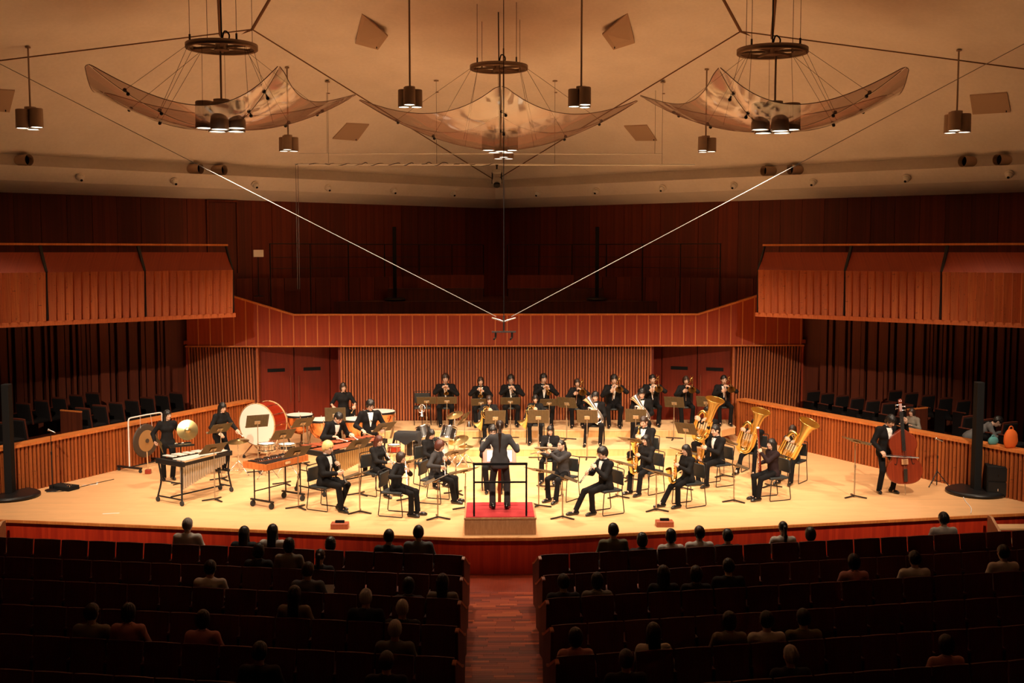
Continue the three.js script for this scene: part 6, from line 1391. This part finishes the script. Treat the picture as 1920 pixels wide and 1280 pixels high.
cymbal('small high-hat cymbals at the right of the drum kit', [-0.72, 0, -6.15], 0.5, 0.17, 0.05, 0.0, 'high_hat');
{ // gong on its frame
  const o = thing('gong_stand', 'tall white tubular gong frame on a wheeled black base by the left parapet', 'stand', [-8.0, 0, -6.3], rad(63));
  part('frame', sweep([[-0.52, 0.12, 0], [-0.52, 1.1, 0], [-0.48, 1.2, 0], [0, 1.21, 0], [0.48, 1.2, 0], [0.52, 1.1, 0], [0.52, 0.12, 0]], 0.016, 70, 8, false, 0.15), M.white, o);
  for (const x of [-0.52, 0.52]) { part('base_bar', [box(0.06, 0.04, 0.7, x, 0.1, 0)], M.blackMetal, o); for (const z of [-0.32, 0.32]) part('caster', new THREE.CylinderGeometry(0.04, 0.04, 0.03, 12).rotateZ(Math.PI / 2).translate(x, 0.04, z), M.rubber, o); }
  part('cross_bar', bar([-0.52, 0.1, 0], [0.52, 0.1, 0], 0.014, 6), M.blackMetal, o);
  part('cord', [bar([-0.16, 1.21, 0], [-0.18, 0.93, 0.02], 0.004, 4), bar([0.16, 1.21, 0], [0.18, 0.93, 0.02], 0.004, 4)], M.white, o);
  const g = thing('gong', 'large dark-rimmed gong with a bronze face hanging by the left parapet', 'gong', [-8.0, 0.62, -6.3], rad(63));
  part('rim', lathe([[0.24, 0.02], [0.36, 0.015], [0.385, -0.02], [0.375, -0.03], [0.24, 0.0]], 44).rotateX(Math.PI / 2), std({ color: rgb(0.05, 0.032, 0.02), roughness: 0.6 }), g);
  part('face', lathe([[0.001, 0.03], [0.06, 0.03], [0.07, 0.022], [0.245, 0.02], [0.245, 0.004], [0.001, 0.004]], 44).rotateX(Math.PI / 2), std({ color: rgb(0.42, 0.25, 0.10), roughness: 0.5, metalness: 0.5 }), g);
  part('boss', cyl(0.05, 0.05, 0.012, 0, 0, 0, 20).rotateX(Math.PI / 2).translate(0, 0, 0.036), std({ color: rgb(0.05, 0.032, 0.02), roughness: 0.6 }), g);
  const b = thing('gong_beater', 'gong beater with a wooden handle leaning at the gong frame', 'beater', [-7.75, 0, -5.6]);
  part('handle', bar([0, 0.1, 0], [-0.04, 0.48, -0.08], 0.012, 6), M.hoopWood, b); part('beater_head', rbox(0.13, 0.1, 0.11, 0.02, 0, 0.05, 0), M.drumRed, b);
}
{ // covered table and tray for the snare player
  const o = thing('trap_table', 'small table draped in black cloth between the snare player and the drum kit', 'table', [-2.05, 0, -6.2], rad(-10));
  const pos = [], sh = new THREE.Shape(), N = 40;
  const g = new THREE.PlaneGeometry(0.8, 0.62, 24, 18).rotateX(-Math.PI / 2), p = g.attributes.position;
  for (let i = 0; i < p.count; i++) { const x = p.getX(i), z = p.getZ(i), e = Math.max(Math.abs(x) - 0.27, Math.abs(z) - 0.2, 0), a = Math.atan2(z, x); p.setXYZ(i, x - Math.sign(x) * Math.max(0, Math.abs(x) - 0.27) * 0.75, 0.82 - e * 1.9 * (1 + 0.25 * Math.sin(a * 5)), z - Math.sign(z) * Math.max(0, Math.abs(z) - 0.2) * 0.75); }
  g.computeVertexNormals();
  part('cloth', g, new THREE.MeshStandardMaterial({ color: rgb(0.010, 0.010, 0.011), roughness: 0.92, side: THREE.DoubleSide }), o);
  part('table_top', box(0.52, 0.02, 0.38, 0, 0.805, 0), M.blackMetal, o);
  for (const [x, z] of [[-0.22, 0.15], [0.22, 0.15], [-0.22, -0.15], [0.22, -0.15]]) part('leg', bar([x, 0, z], [x, 0.8, z], 0.012, 6), M.blackMetal, o);
}
// percussion players, standing
const sticks = (label, at, list, m = M.hoopWood) => { const o = thing('mallets', label, 'mallets', at.pos, at.turn); for (const [a, b] of list) part('mallet', [bar(a, b, 0.006, 6), ball(0.018, b.x, b.y, b.z, 8)], m, o); };
player('player at the far left in black with a fringe, holding one cymbal at each side', { stand: 1, at: [-7.12, -4.95], deg: 25, h: 1.55, f: 1, nod: 0.05, turn: 0.5, feet: [[0.09, 0.02], [-0.09, 0.02]] }, { hair: 'long', heels: 1 }, (j, a) => {
  const L = V(0.36, 1.1, 0.22), R = V(-0.24, 0.82, 0.2);
  const o = thing('hand_cymbal', 'large round crash cymbal raised face-on by the player at the far left', 'cymbal', a.pos, a.turn), d = part('disc', cymG(0.22), M.bronzeCymbal, o); d.position.copy(L).add(V(0.02, 0, 0.07)); d.rotation.set(1.35, 0, 0.12);
  part('strap', sweep([L.clone(), L.clone().add(V(0.01, 0.02, 0.03)), L.clone().add(V(0.02, 0, 0.06))], 0.008, 10, 5), M.blackCloth, o);
  const o2 = thing('hand_cymbal', 'crash cymbal seen edge-on against the player at the far left', 'cymbal', a.pos, a.turn), d2 = part('disc', cymG(0.22), M.bronzeCymbal, o2); d2.position.copy(R).add(V(0.06, 0.02, 0.03)); d2.rotation.set(0.3, 0, -1.2);
  part('strap', sweep([R.clone(), R.clone().add(V(0.03, 0.01, 0.02)), R.clone().add(V(0.06, 0.02, 0.03))], 0.008, 10, 5), M.blackCloth, o2);
  return [[L, V(0, 0, 1)], [R, V(1, 0, 0.3)]];
});
player('player with long black hair in black reaching right towards a small cymbal', { stand: 1, at: [-6.22, -5.85], deg: 55, h: 1.6, f: 1, nod: 0.25, turn: -0.2, lean: 0.15, feet: [[0.09, 0.02], [-0.12, 0.05]] }, { hair: 'long', heels: 1 }, (j, a) => {
  sticks('pale mallet in the hand of the long-haired percussionist', a, [[V(0.1, 0.9, 0.5), V(0.02, 0.86, 0.72)]], M.white);
  return [[V(0.12, 0.9, 0.48), V(0, -1, 0.2), 'soft'], [V(-0.2, 0.85, 0.3), V(0.4, -0.8, 0), 'soft']];
});
player('timpanist in a black short-sleeved shirt standing behind the timpani', { stand: 1, at: [-3.9, -9.15], deg: 8, h: 1.63, f: 1, nod: 0.12, turn: 0.2 }, { hair: 'bob', tint: 'brown', sleeve: 1 }, (j, a) => {
  sticks('pair of timpani mallets held by the timpanist', a, [[V(0.27, 1.0, 0.36), V(0.2, 0.92, 0.66)], [V(-0.24, 1.0, 0.36), V(-0.16, 0.92, 0.66)]]);
  return [[V(0.27, 1.0, 0.36), V(0, -1, 0.2)], [V(-0.24, 1.0, 0.36), V(0, -1, 0.2)]];
});
player('tuxedo percussionist bending over the marimba, looking down', { stand: 1, at: [-3.62, -4.85], deg: 42, h: 1.68, lean: 0.5, nod: 0.7, bend: 0.04 }, { top: 'tux', hair: 'short' }, (j, a) => {
  sticks('pair of marimba mallets held over the rosewood bars', a, [[V(0.24, 1.0, 0.5), V(0.18, 0.955, 0.77)], [V(-0.16, 1.0, 0.5), V(-0.08, 0.955, 0.77)]], M.white);
  return [[V(0.24, 1.0, 0.5), V(0, -1, 0.2)], [V(-0.16, 1.0, 0.5), V(0, -1, 0.2)]];
});
player('tuxedo percussionist with glasses standing upright at the high end of the marimba', { stand: 1, at: [-2.85, -5.55], deg: 20, h: 1.7, lean: 0.1, nod: 0.35, turn: 0.1 }, { top: 'tux', hair: 'mop', glasses: 1 }, (j, a) => {
  sticks('pair of drumsticks held by the tuxedo percussionist with glasses', a, [[V(0.22, 0.98, 0.34), V(0.16, 0.93, 0.62)], [V(-0.2, 0.98, 0.34), V(-0.04, 0.93, 0.62)]]);
  return [[V(0.22, 0.98, 0.34), V(0, -1, 0.2)], [V(-0.2, 0.98, 0.34), V(0, -1, 0.2)]];
});
// ---------- double bass and its player ----------
{
  const base = [8.2, 0, -3.08], turn = rad(-10);
  const o = thing('double_bass', 'red-brown double bass leaning back towards its player', 'double bass', base, turn);
  const T = new THREE.Matrix4().makeRotationFromEuler(new THREE.Euler(-0.08, 0.0, 0.07, 'YXZ')); // leaning back and to the player
  const half = [[0, 0.26], [0.12, 0.265], [0.25, 0.32], [0.325, 0.44], [0.33, 0.56], [0.285, 0.66], [0.225, 0.73], [0.2, 0.82], [0.215, 0.92], [0.25, 1.0], [0.255, 1.08], [0.225, 1.17], [0.14, 1.25], [0.06, 1.31], [0.03, 1.33]];
  const sp = new THREE.SplineCurve([...half.map(([x, y]) => new THREE.Vector2(x, y)), ...half.slice(1).reverse().map(([x, y]) => new THREE.Vector2(-x, y))]);
  const shp = new THREE.Shape(sp.getPoints(90));
  const P = (n, g, m, par = o) => part(n, (Array.isArray(g) ? join(g) : g).applyMatrix4(T), m, par);
  P('body', muv(new THREE.ExtrudeGeometry(shp, { depth: 0.15, bevelEnabled: true, bevelThickness: 0.025, bevelSize: 0.018, bevelSegments: 4, curveSegments: 40 }).translate(0, 0, -0.09)), M.bassWood);
  P('neck', boxbar([0, 1.25, 0.075], [0, 1.72, 0.03], 0.045, 0.035), M.bassWood);
  P('fingerboard', [boxbar([0, 0.92, 0.125], [0, 1.7, 0.06], 0.07, 0.02)], M.blackwood);
  P('scroll', [boxbar([0, 1.7, 0.035], [0, 1.86, 0.0], 0.05, 0.05), new THREE.CylinderGeometry(0.05, 0.05, 0.06, 18).rotateZ(Math.PI / 2).translate(0, 1.9, -0.005), ball(0.03, 0, 1.93, 0.02, 8)], M.bassWood);
  for (let i = 0; i < 4; i++) P('tuning_peg', [bar([0, 1.73 + i * 0.035, 0.02], [(i % 2 ? -1 : 1) * 0.085, 1.73 + i * 0.035, 0.02], 0.006, 6), ball(0.018, (i % 2 ? -1 : 1) * 0.09, 1.73 + i * 0.035, 0.02, 8, 1.3, 0.5)], M.chrome);
  P('bridge', rbox(0.13, 0.11, 0.02, 0.005, 0, 0.7, 0.13), M.podiumSide);
  P('tailpiece', boxbar([0, 0.3, 0.11], [0, 0.56, 0.15], 0.07, 0.02), M.blackwood);
  for (let i = 0; i < 4; i++) P('string', [bar([-0.02 + i * 0.0133, 0.55, 0.165], [-0.03 + i * 0.02, 0.755, 0.155], 0.0025, 4), bar([-0.03 + i * 0.02, 0.755, 0.155], [-0.018 + i * 0.012, 1.72, 0.075], 0.0025, 4)], M.steel);
  for (const k of [-1, 1]) P('sound_hole', [sweep([[k * 0.1, 0.78, 0.088], [k * 0.135, 0.8, 0.088], [k * 0.14, 0.72, 0.088], [k * 0.16, 0.64, 0.088], [k * 0.19, 0.66, 0.088]], 0.007, 24, 5)], M.blackMatte);
  P('end_pin', [bar([0, 0.27, 0], [0, 0.02, 0], 0.008, 6), cyl(0.02, 0.02, 0.03, 0, 0.24, 0, 8)], M.steel);
  o.position.y = 0.0;
  player('double bass player in a black suit standing with head bowed over the neck', { stand: 1, at: [7.88, -3.42], deg: 12, h: 1.7, lean: 0.12, nod: 0.6, turn: 0.25, bend: 0.03, feet: [[0.14, 0.1], [-0.14, 0.06]], toe: 0.3 }, { top: 'tux', hair: 'mop', bow: false }, (j, a) => {
    const b = thing('bass_bow', 'dark double bass bow drawn across the strings', 'bow', a.pos, a.turn);
    const g0 = V(-0.2, 0.83, 0.27), g1 = V(0.42, 0.8, 0.54);
    part('stick', bar(g0, g1, 0.008, 6), M.blackwood, b); part('hair', bar(g0.clone().add(V(0, -0.022, 0.01)), g1.clone().add(V(0, -0.01, 0.01)), 0.004, 4), M.white, b); part('frog', rbox(0.05, 0.04, 0.03, 0.006, g0.x + 0.03, g0.y - 0.015, g0.z + 0.015), M.blackwood, b);
    return [[V(0.3, 1.5, 0.2), V(-0.3, 0, -1), 'grip', V(1, 0.2, 0.2)], [g0, V(0.3, -0.9, 0.2)]];
  });
}
// ---------- audience seats ----------
const PITCH = 1.07, SEATW = 0.478;
const rowZ = (k, x) => 2.0 + PITCH * k - 0.162 * Math.abs(x);
const SEAT = {
  back: (() => {
    const s = new THREE.Shape(); s.moveTo(-0.222, 0); s.lineTo(0.222, 0); s.lineTo(0.222, 0.5); s.quadraticCurveTo(0, 0.512, -0.222, 0.5); s.closePath();
    const g = muv(new THREE.ExtrudeGeometry(s, { depth: 0.028, bevelEnabled: true, bevelThickness: 0.004, bevelSize: 0.004, bevelSegments: 1, curveSegments: 6 }));
    return g.rotateX(-0.16).translate(0, 0.36, 0.0);
  })(),
  pad: rbox(0.42, 0.46, 0.06, 0.02, 0, 0.6, -0.045, 0, -0.16),
  cushion: rbox(0.42, 0.09, 0.42, 0.03, 0, 0.4, -0.26),
  arm: rbox(0.045, 0.03, 0.36, 0.01, 0.239, 0.6, -0.16),
  support: box(0.03, 0.58, 0.28, 0.239, 0.29, -0.12),
};
let seatProto = null;
function seat(label, x, y, z, turn, group) {
  if (seatProto) { const c = dup(seatProto, label, [x, y, z], turn); c.userData.group = group; return c; }
  const o = seatProto = thing('theatre_seat', label, 'seat', [x, y, z], turn, group);
  part('backrest', SEAT.back, M.seatWood, o); part('back_cushion', SEAT.pad, M.seatFabric, o); part('seat_cushion', SEAT.cushion, M.seatFabric, o);
  part('armrest', SEAT.arm, M.seatWood, o); part('support', SEAT.support, M.blackMetal, o);
  return o;
}
const rowWord = ['front', 'second', 'third', 'fourth', 'fifth', 'sixth', 'seventh'];
const ang = Math.atan(0.162);
for (let k = 0; k < 7; k++) for (const side of [-1, 1]) {
  const n = [18, 17, 16, 15, 13, 12, 10][k];
  for (let i = 0; i < n; i++) {
    const u = 0.6 + SEATW * (i + 0.5), x = side * u * Math.cos(ang);
    seat(`dark seat in the ${rowWord[k]} row ${side < 0 ? 'left' : 'right'} of the aisle, ${words[i]} from the aisle`, x, FLOOR, rowZ(k, x), side < 0 ? ang * -1 : ang, 'dark theatre seats in the stalls');
  }
  const e = thing('row_end_panel', `wooden aisle-end panel of the ${rowWord[k]} row ${side < 0 ? 'left' : 'right'} of the aisle`, 'panel', [side * 0.575, FLOOR, rowZ(k, 0.56)], side < 0 ? -ang : ang, 'aisle-end panels of the seat rows');
  const sh = new THREE.Shape([[-0.08, 0], [0.34, 0], [0.4, 0.62], [0.3, 0.66], [-0.06, 0.86], [-0.12, 0.86]].map(p => new THREE.Vector2(...p)));
  part('panel', muv(new THREE.ExtrudeGeometry(sh, { depth: 0.035, bevelEnabled: false }).rotateY(Math.PI / 2).translate(-0.018, 0, 0)), M.darkFloor, e);
  part('top_edge', [boxbar([0, 0.64, -0.4], [0, 0.67, -0.3], 0.045, 0.03), boxbar([0, 0.67, -0.3], [0, 0.87, 0.06], 0.045, 0.03), boxbar([0, 0.87, 0.06], [0, 0.84, 0.12], 0.045, 0.03)], M.endPanel, e);
}
// seats beside the stage, behind the parapets
for (const k of [-1, 1]) {
  const side = k < 0 ? 'left' : 'right', turn = k < 0 ? Math.PI / 2 + 1.111 : -(Math.PI / 2 + 1.111);
  const at = (u, o) => [k * (6.45 + 0.4436 * u + 0.896 * o), -10.35 + 0.896 * u - 0.4436 * o];
  const deck = thing('side_terrace', `dark stepped terrace for the seats behind the ${side} parapet`, 'terrace', [0, 0, 0]);
  const q = (u0, u1, o0, o1, y, t) => { const p = [at(u0, o0), at(u1, o0), at(u1, o1), at(u0, o1)]; return slab(k < 0 ? p : p.reverse(), y, t); };
  part('step', q(0.7, 9, 0.75, 1.75, 0.4, 0.385), M.darkFloor, deck); part('step', q(3.0, 9, 1.76, 2.7, 0.56, 0.545), M.darkFloor, deck);
  for (let i = 0; i < 7; i++) { const p = at(1.15 + i * 0.52, 1.5); seat(`black seat in the first row behind the ${side} parapet, ${words[i]} from the back wall`, p[0], 0.4, p[1], turn, 'black seats beside the stage'); }
  for (let i = 0; i < 5; i++) { const p = at(3.0 + i * 0.52, 2.5); seat(`black seat in the raised row behind the ${side} parapet, ${words[i]} from the back wall`, p[0], 0.56, p[1], turn, 'black seats beside the stage'); }
  for (let i = 0; i < 3; i++) { const p = at(6.1 + i * 0.52, 1.5); seat(`black seat behind the ${side} parapet near the column loudspeaker, ${words[i]} from the gap`, p[0], 0.4, p[1], turn, 'black seats beside the stage'); }
  const a = at(4.75, 1.1), b = at(4.75, 1.75);
  const pn = thing('seat_row_screen', `wooden end screen of the side seat row behind the ${side} parapet`, 'screen', [0, 0, 0]);
  part('board', boxbar([a[0], 0.82, a[1]], [b[0], 0.82, b[1]], 0.04, 0.82), M.darkFloor, pn); part('top_edge', boxbar([a[0], 1.245, a[1]], [b[0], 1.245, b[1]], 0.045, 0.03), M.endPanel, pn);
}
// ---------- audience ----------
const tints = { white: std({ color: rgb(0.62, 0.58, 0.52), roughness: 0.85 }), grey: std({ color: rgb(0.12, 0.12, 0.12), roughness: 0.9 }), black: std({ color: rgb(0.02, 0.02, 0.022), roughness: 0.9 }), pink: std({ color: rgb(0.45, 0.2, 0.18), roughness: 0.85 }), check: std({ color: rgb(0.2, 0.17, 0.13), roughness: 0.9 }), olive: std({ color: rgb(0.16, 0.14, 0.08), roughness: 0.9 }) };
const protos = {};
function spectator(label, kind, tint, hairTint, k, x, lift) {
  const pos = [x, FLOOR + lift, rowZ(k, x) - 0.24], turn = Math.PI + Math.sign(x) * 0.06;
  if (!protos[kind]) {
    const f = kind !== 'man' && kind !== 'elder' ? 1 : 0;
    const j = pose({ sit: 1, seat: 0.42, h: 1.6, f, lean: -0.08, nod: 0.1, feet: [[0.12, 0.4], [-0.12, 0.4]] });
    protos[kind] = person(label, pos, turn, j, [[V(0.1, 0.62, 0.3), V(0, -1, 0), 'soft'], [V(-0.1, 0.62, 0.3), V(0, -1, 0), 'soft']], { top: 'shirt', mat: tints[tint], hair: { man: 'short', elder: 'grey', long: 'long', bob: 'bob', tied: 'ponytail' }[kind], tint: hairTint }, 'audience members');
    protos[kind].userData.group = 'audience members';
    return protos[kind];
  }
  const c = dup(protos[kind], label, pos, turn);
  c.traverse(m => { if (m.name === 'shirt' || m.name === 'collar') m.material = tints[tint]; if (m.name === 'hair') m.material = hairMat[hairTint]; });
  return c;
}
const hairWord = { black: 'dark-haired', brown: 'brown-haired', grey: 'grey-haired' };
const dressWord = { white: 'white', grey: 'grey', black: 'black', pink: 'pinkish', check: 'patterned', olive: 'olive' };
// row, x, kind, clothes, hair, lift
for (const [k, x, kind, tint, hr, lift] of [
  [0, -5.0, 'elder', 'white', 'grey', 0.02], [0, -4.27, 'long', 'black', 'black', -0.08], [0, -3.83, 'long', 'white', 'black', -0.03], [1, -3.38, 'bob', 'check', 'black', 0.05], [0, -2.74, 'bob', 'black', 'black', -0.2], [0, -1.79, 'man', 'black', 'black', -0.05], [0, -1.24, 'man', 'grey', 'black', 0.03],
  [1, -3.85, 'bob', 'black', 'black', -0.05], [1, -2.83, 'tied', 'black', 'brown', -0.1], [2, -4.33, 'man', 'white', 'black', -0.03], [2, -2.86, 'man', 'grey', 'brown', 0.0], [2, -1.09, 'bob', 'black', 'black', -0.15], [2, -0.85, 'long', 'check', 'black', -0.08], [3, -2.78, 'long', 'check', 'black', 0.0], [3, -1.77, 'elder', 'black', 'grey', 0.0], [3, -1.24, 'elder', 'black', 'grey', -0.12], [4, -4.45, 'bob', 'pink', 'black', 0.03], [4, -3.84, 'bob', 'pink', 'black', -0.01], [4, -5.2, 'man', 'check', 'black', 0], [4, -1.42, 'elder', 'grey', 'grey', -0.02], [5, -2.87, 'man', 'black', 'black', 0.03], [5, -1.23, 'elder', 'black', 'brown', 0.0],
  [0, 1.76, 'man', 'olive', 'black', 0.03], [0, 2.25, 'bob', 'black', 'black', -0.14], [0, 2.6, 'bob', 'white', 'black', -0.1], [0, 3.25, 'man', 'white', 'brown', -0.08], [0, 3.8, 'man', 'black', 'black', -0.15], [0, 4.82, 'tied', 'white', 'black', -0.06], [0, 5.15, 'bob', 'black', 'black', -0.18], [0, 7.5, 'man', 'white', 'black', -0.04],
  [2, 2.27, 'long', 'black', 'black', -0.05], [2, 2.75, 'bob', 'black', 'black', -0.08], [2, 3.33, 'elder', 'black', 'black', 0.0], [2, 4.86, 'bob', 'pink', 'black', -0.03], [2, 5.8, 'man', 'white', 'black', -0.04], [2, 7.4, 'man', 'white', 'black', -0.02], [2, 0.8, 'man', 'black', 'black', -0.1], [2, 1.28, 'bob', 'check', 'black', -0.1],
  [4, 2.77, 'bob', 'check', 'black', -0.02], [4, 3.3, 'man', 'white', 'black', -0.05], [4, 3.88, 'man', 'olive', 'black', -0.05], [4, 1.7, 'long', 'white', 'black', -0.1], [4, 0.85, 'bob', 'pink', 'black', -0.1], [5, 1.25, 'elder', 'black', 'brown', 0.0], [5, 3.25, 'elder', 'black', 'grey', -0.08], [5, 5.2, 'bob', 'pink', 'black', -0.08],
]) {
  const i = Math.max(0, Math.round((Math.abs(x) / Math.cos(ang) - 0.6) / SEATW - 0.5)), sx = Math.sign(x) * (0.6 + SEATW * (i + 0.5)) * Math.cos(ang);
  spectator(`${hairWord[hr]} audience member in ${dressWord[tint]}, ${rowWord[k]} row ${x < 0 ? 'left' : 'right'} of the aisle, ${words[i]} seat`, kind, tint, hr, k, sx, lift);
}
{ const p = thing('programme', 'pale concert programme held up in the third row left of the aisle', 'programme', [-2.55, -0.02, rowZ(2, -2.55) - 0.5], 0.2); part('page', box(0.15, 0.21, 0.004, -0.075, 0.1, 0, 0.2, -0.5), M.paper, p); part('page', box(0.15, 0.21, 0.004, 0.075, 0.1, 0, -0.2, -0.5), M.paper, p);
  const q = thing('programme', 'pale rolled programme lying at the left edge of the sixth row', 'programme', [-5.3, -0.28, rowZ(5, -5.3) - 0.3], 0.7); part('page', [box(0.3, 0.01, 0.2, 0, 0, 0), bar([-0.15, 0.03, 0.1], [0.15, 0.03, 0.1], 0.03, 10)], M.paper, q); }
// ---------- small things on and around the stage ----------
for (const [l, x, z] of [['small wooden monitor box on the stage edge left of the podium', -2.85, -0.72], ['small wooden monitor box on the stage edge right of the podium', 2.95, -0.75]]) {
  const o = thing('monitor_box', l, 'box', [x, 0, z]);
  part('case', rbox(0.31, 0.1, 0.2, 0.01, 0, 0.05, 0), M.deskWood, o); part('display', box(0.16, 0.04, 0.06, 0.0, 0.12, 0), M.blackMatte, o);
}
function micStand(label, x, z, h, boom) {
  const o = thing('microphone_stand', label, 'microphone stand', [x, 0, z]);
  part('base', boom ? lathe([[0.001, 0], [0.15, 0], [0.15, 0.015], [0.02, 0.035], [0.001, 0.04]], 24) : tripodLegs(0.35, 0.25, M.blackMetal), M.blackMetal, o);
  part('pole', [bar([0, 0.02, 0], [0, h * 0.65, 0], 0.012, 8), bar([0, h * 0.6, 0], [0, h, 0], 0.008, 8), cyl(0.018, 0.018, 0.06, 0, h * 0.62, 0, 8)], M.blackMetal, o);
  part('microphone', [bar([0.1, h + 0.0, 0.02], [-0.02, h + 0.05, 0], 0.013, 8, 0.018), ball(0.028, -0.04, h + 0.06, 0, 10)], M.steel, o);
}
micStand('microphone on a black stand beside the left column loudspeaker', -9.2, -3.95, 1.2, 1);
micStand('thin microphone stand against the right parapet beside the bass', 9.2, -3.98, 0.95, 0);
{ const o = thing('stage_box', 'flat black audio stage box on the floor by the left parapet', 'box', [-9.0, 0, -4.05], -0.46); part('case', rbox(0.55, 0.09, 0.3, 0.015, 0, 0.045, 0), M.blackMatte, o); part('socket_row', Array.from({ length: 7 }, (_, i) => cyl(0.015, 0.015, 0.02, -0.2 + i * 0.065, 0.09, 0, 8)), M.chrome, o); part('handle', sweep([[0.2, 0.09, 0.1], [0.2, 0.12, 0.1], [0.26, 0.12, 0.1], [0.26, 0.09, 0.1]], 0.008, 12, 6), M.chrome, o); }
{ const o = thing('floor_loudspeaker', 'black square loudspeaker cabinet on the stage at the far right', 'loudspeaker', [10.05, 0, -3.1], -0.3); part('cabinet', rbox(0.42, 0.62, 0.4, 0.02, 0, 0.31, 0), M.blackMatte, o); part('grille', [box(0.36, 0.26, 0.01, 0, 0.46, 0.205), box(0.36, 0.26, 0.01, 0, 0.17, 0.205)], M.blackMetal, o); part('badge', [box(0.01, 0.05, 0.005, 0, 0.44, 0.212), box(0.01, 0.05, 0.005, 0, 0.15, 0.212)], M.chrome, o); }
{ const o = thing('floor_cable', 'thin pale cable taped across the stage to the right front corner', 'cable'); part('strand', sweep([[9.4, 0.008, -3.2], [9.2, 0.008, -2.6], [9.05, 0.008, -2.0], [8.85, 0.008, -1.55]], 0.008, 30, 5), M.white, o);
  const c = thing('floor_cable', 'dark cable trailing from the left microphone along the parapet', 'cable'); part('strand', sweep([[-9.25, 0.008, -3.75], [-8.9, 0.008, -3.85], [-8.7, 0.008, -4.3], [-8.45, 0.008, -4.75], [-8.3, 0.008, -5.0]], 0.007, 40, 5), M.blackMetal, c); }
for (const [l, x, z, r] of [['white tape corner mark on the stage floor by the left parapet', -8.62, -4.45, 0.3], ['white tape dash near the left front edge of the stage', -7.3, -1.9, 0.2]]) { const o = thing('tape_mark', l, 'tape', [x, 0, z], r); part('strip', box(0.3, 0.003, 0.03, 0, 0.0025, 0), M.white, o); if (r > 0.25) part('strip', box(0.03, 0.003, 0.25, 0.14, 0.0025, -0.13), M.white, o); }
{ // things behind the right parapet
  const j = pose({ sit: 1, seat: 0.4, h: 1.66, lean: 1.0, nod: 0.9, feet: [[0.12, 0.35], [-0.12, 0.35]] });
  person('person in a grey jacket bending forward behind the right parapet', [10.35, 0.4, -5.05], rad(75), j, [[V(0.15, 0.55, 0.75), V(0, -1, 0), 'soft'], [V(-0.12, 0.55, 0.75), V(0, -1, 0), 'soft']], { mat: tints.grey, hair: 'short' });
  const j2 = pose({ sit: 1, seat: 0.3, h: 1.3, f: 1, nod: 0.1, feet: [[0.1, 0.32], [-0.1, 0.32]] });
  person('seated child in dark clothes behind the right parapet beside the bass scroll', [9.42, 0.4, -5.9], rad(-60), j2, [[V(0.1, 0.62, 0.3), V(0, -1, 0), 'soft'], [V(-0.1, 0.62, 0.3), V(0, -1, 0), 'soft']], { mat: tints.check, hair: 'bob', tint: 'brown' });
  const bag = (l, x, y, z, s, c) => { const o = thing('bag', l, 'bag', [x, y, z], 0.4); const g = new THREE.SphereGeometry(1, 18, 14), p = g.attributes.position; for (let i = 0; i < p.count; i++) { const y2 = p.getY(i), k = 1 + 0.12 * (noise(p.getX(i) * 3 + 9, y2 * 4 + 9, 17, 99, 99) - 0.5); p.setXYZ(i, p.getX(i) * s[0] * k, Math.max(-0.8, y2) * s[1] * k, p.getZ(i) * s[2] * k); } g.computeVertexNormals(); part('sack', g.translate(0, s[1] * 0.8, 0), std({ color: c, roughness: 0.8 }), o); part('handle', sweep([[-s[0] * 0.4, s[1] * 1.65, 0], [-s[0] * 0.2, s[1] * 2.0, 0], [s[0] * 0.2, s[1] * 2.0, 0], [s[0] * 0.4, s[1] * 1.65, 0]], 0.012, 16, 6), std({ color: c, roughness: 0.8 }), o); };
  bag('orange bag on the parapet at the far right edge', 10.22, 1.003, -2.93, [0.17, 0.21, 0.1], rgb(0.75, 0.14, 0.015));
  bag('small teal bag on the parapet beside the right column loudspeaker', 10.04, 1.003, -3.3, [0.13, 0.09, 0.07], rgb(0.08, 0.28, 0.28));
}
{ // silver trumpet resting on its peg by the empty chair, and a mute on the riser
  const o = thing('spare_trumpet', 'silver flugelhorn resting on a peg before the empty upper riser chair', 'flugelhorn', [-1.88, 0.19, -8.75], 0);
  part('peg', [bar([0, 0.02, 0], [0, 0.62, 0], 0.01, 6), cyl(0.09, 0.09, 0.015, 0, 0, 0, 14)], M.blackMetal, o);
  part('bell', sweep([[0, 0.86, -0.05], [0, 0.76, 0], [0, 0.66, 0.03], [0, 0.6, 0.05]], flareR(0.012, 0.075, 8), 24, 20), SI2, o);
  part('valve_cluster', [0, 1, 2].map(i => cyl(0.012, 0.012, 0.14, -0.04 + i * 0.028, 0.74, 0.03, 8)), M.silver, o);
  part('tubing', sweep([[-0.07, 0.84, 0], [-0.08, 0.74, 0.02], [-0.04, 0.7, 0.03], [0.06, 0.74, 0.03], [0.07, 0.84, 0], [0.0, 0.9, -0.03]], 0.009, 40, 7, true), M.silver, o);
  const m = thing('trumpet_mute', 'small pale trumpet mute standing on the upper riser', 'mute', [-0.72, 0.38, -9.55]); part('cone', lathe([[0.001, 0], [0.055, 0], [0.06, 0.02], [0.03, 0.13], [0.02, 0.16], [0.001, 0.16]], 18), M.silver, m); part('cork', cyl(0.024, 0.02, 0.03, 0, 0.12, 0, 10), M.hoopWood, m);
}
renderer.render(scene, camera);
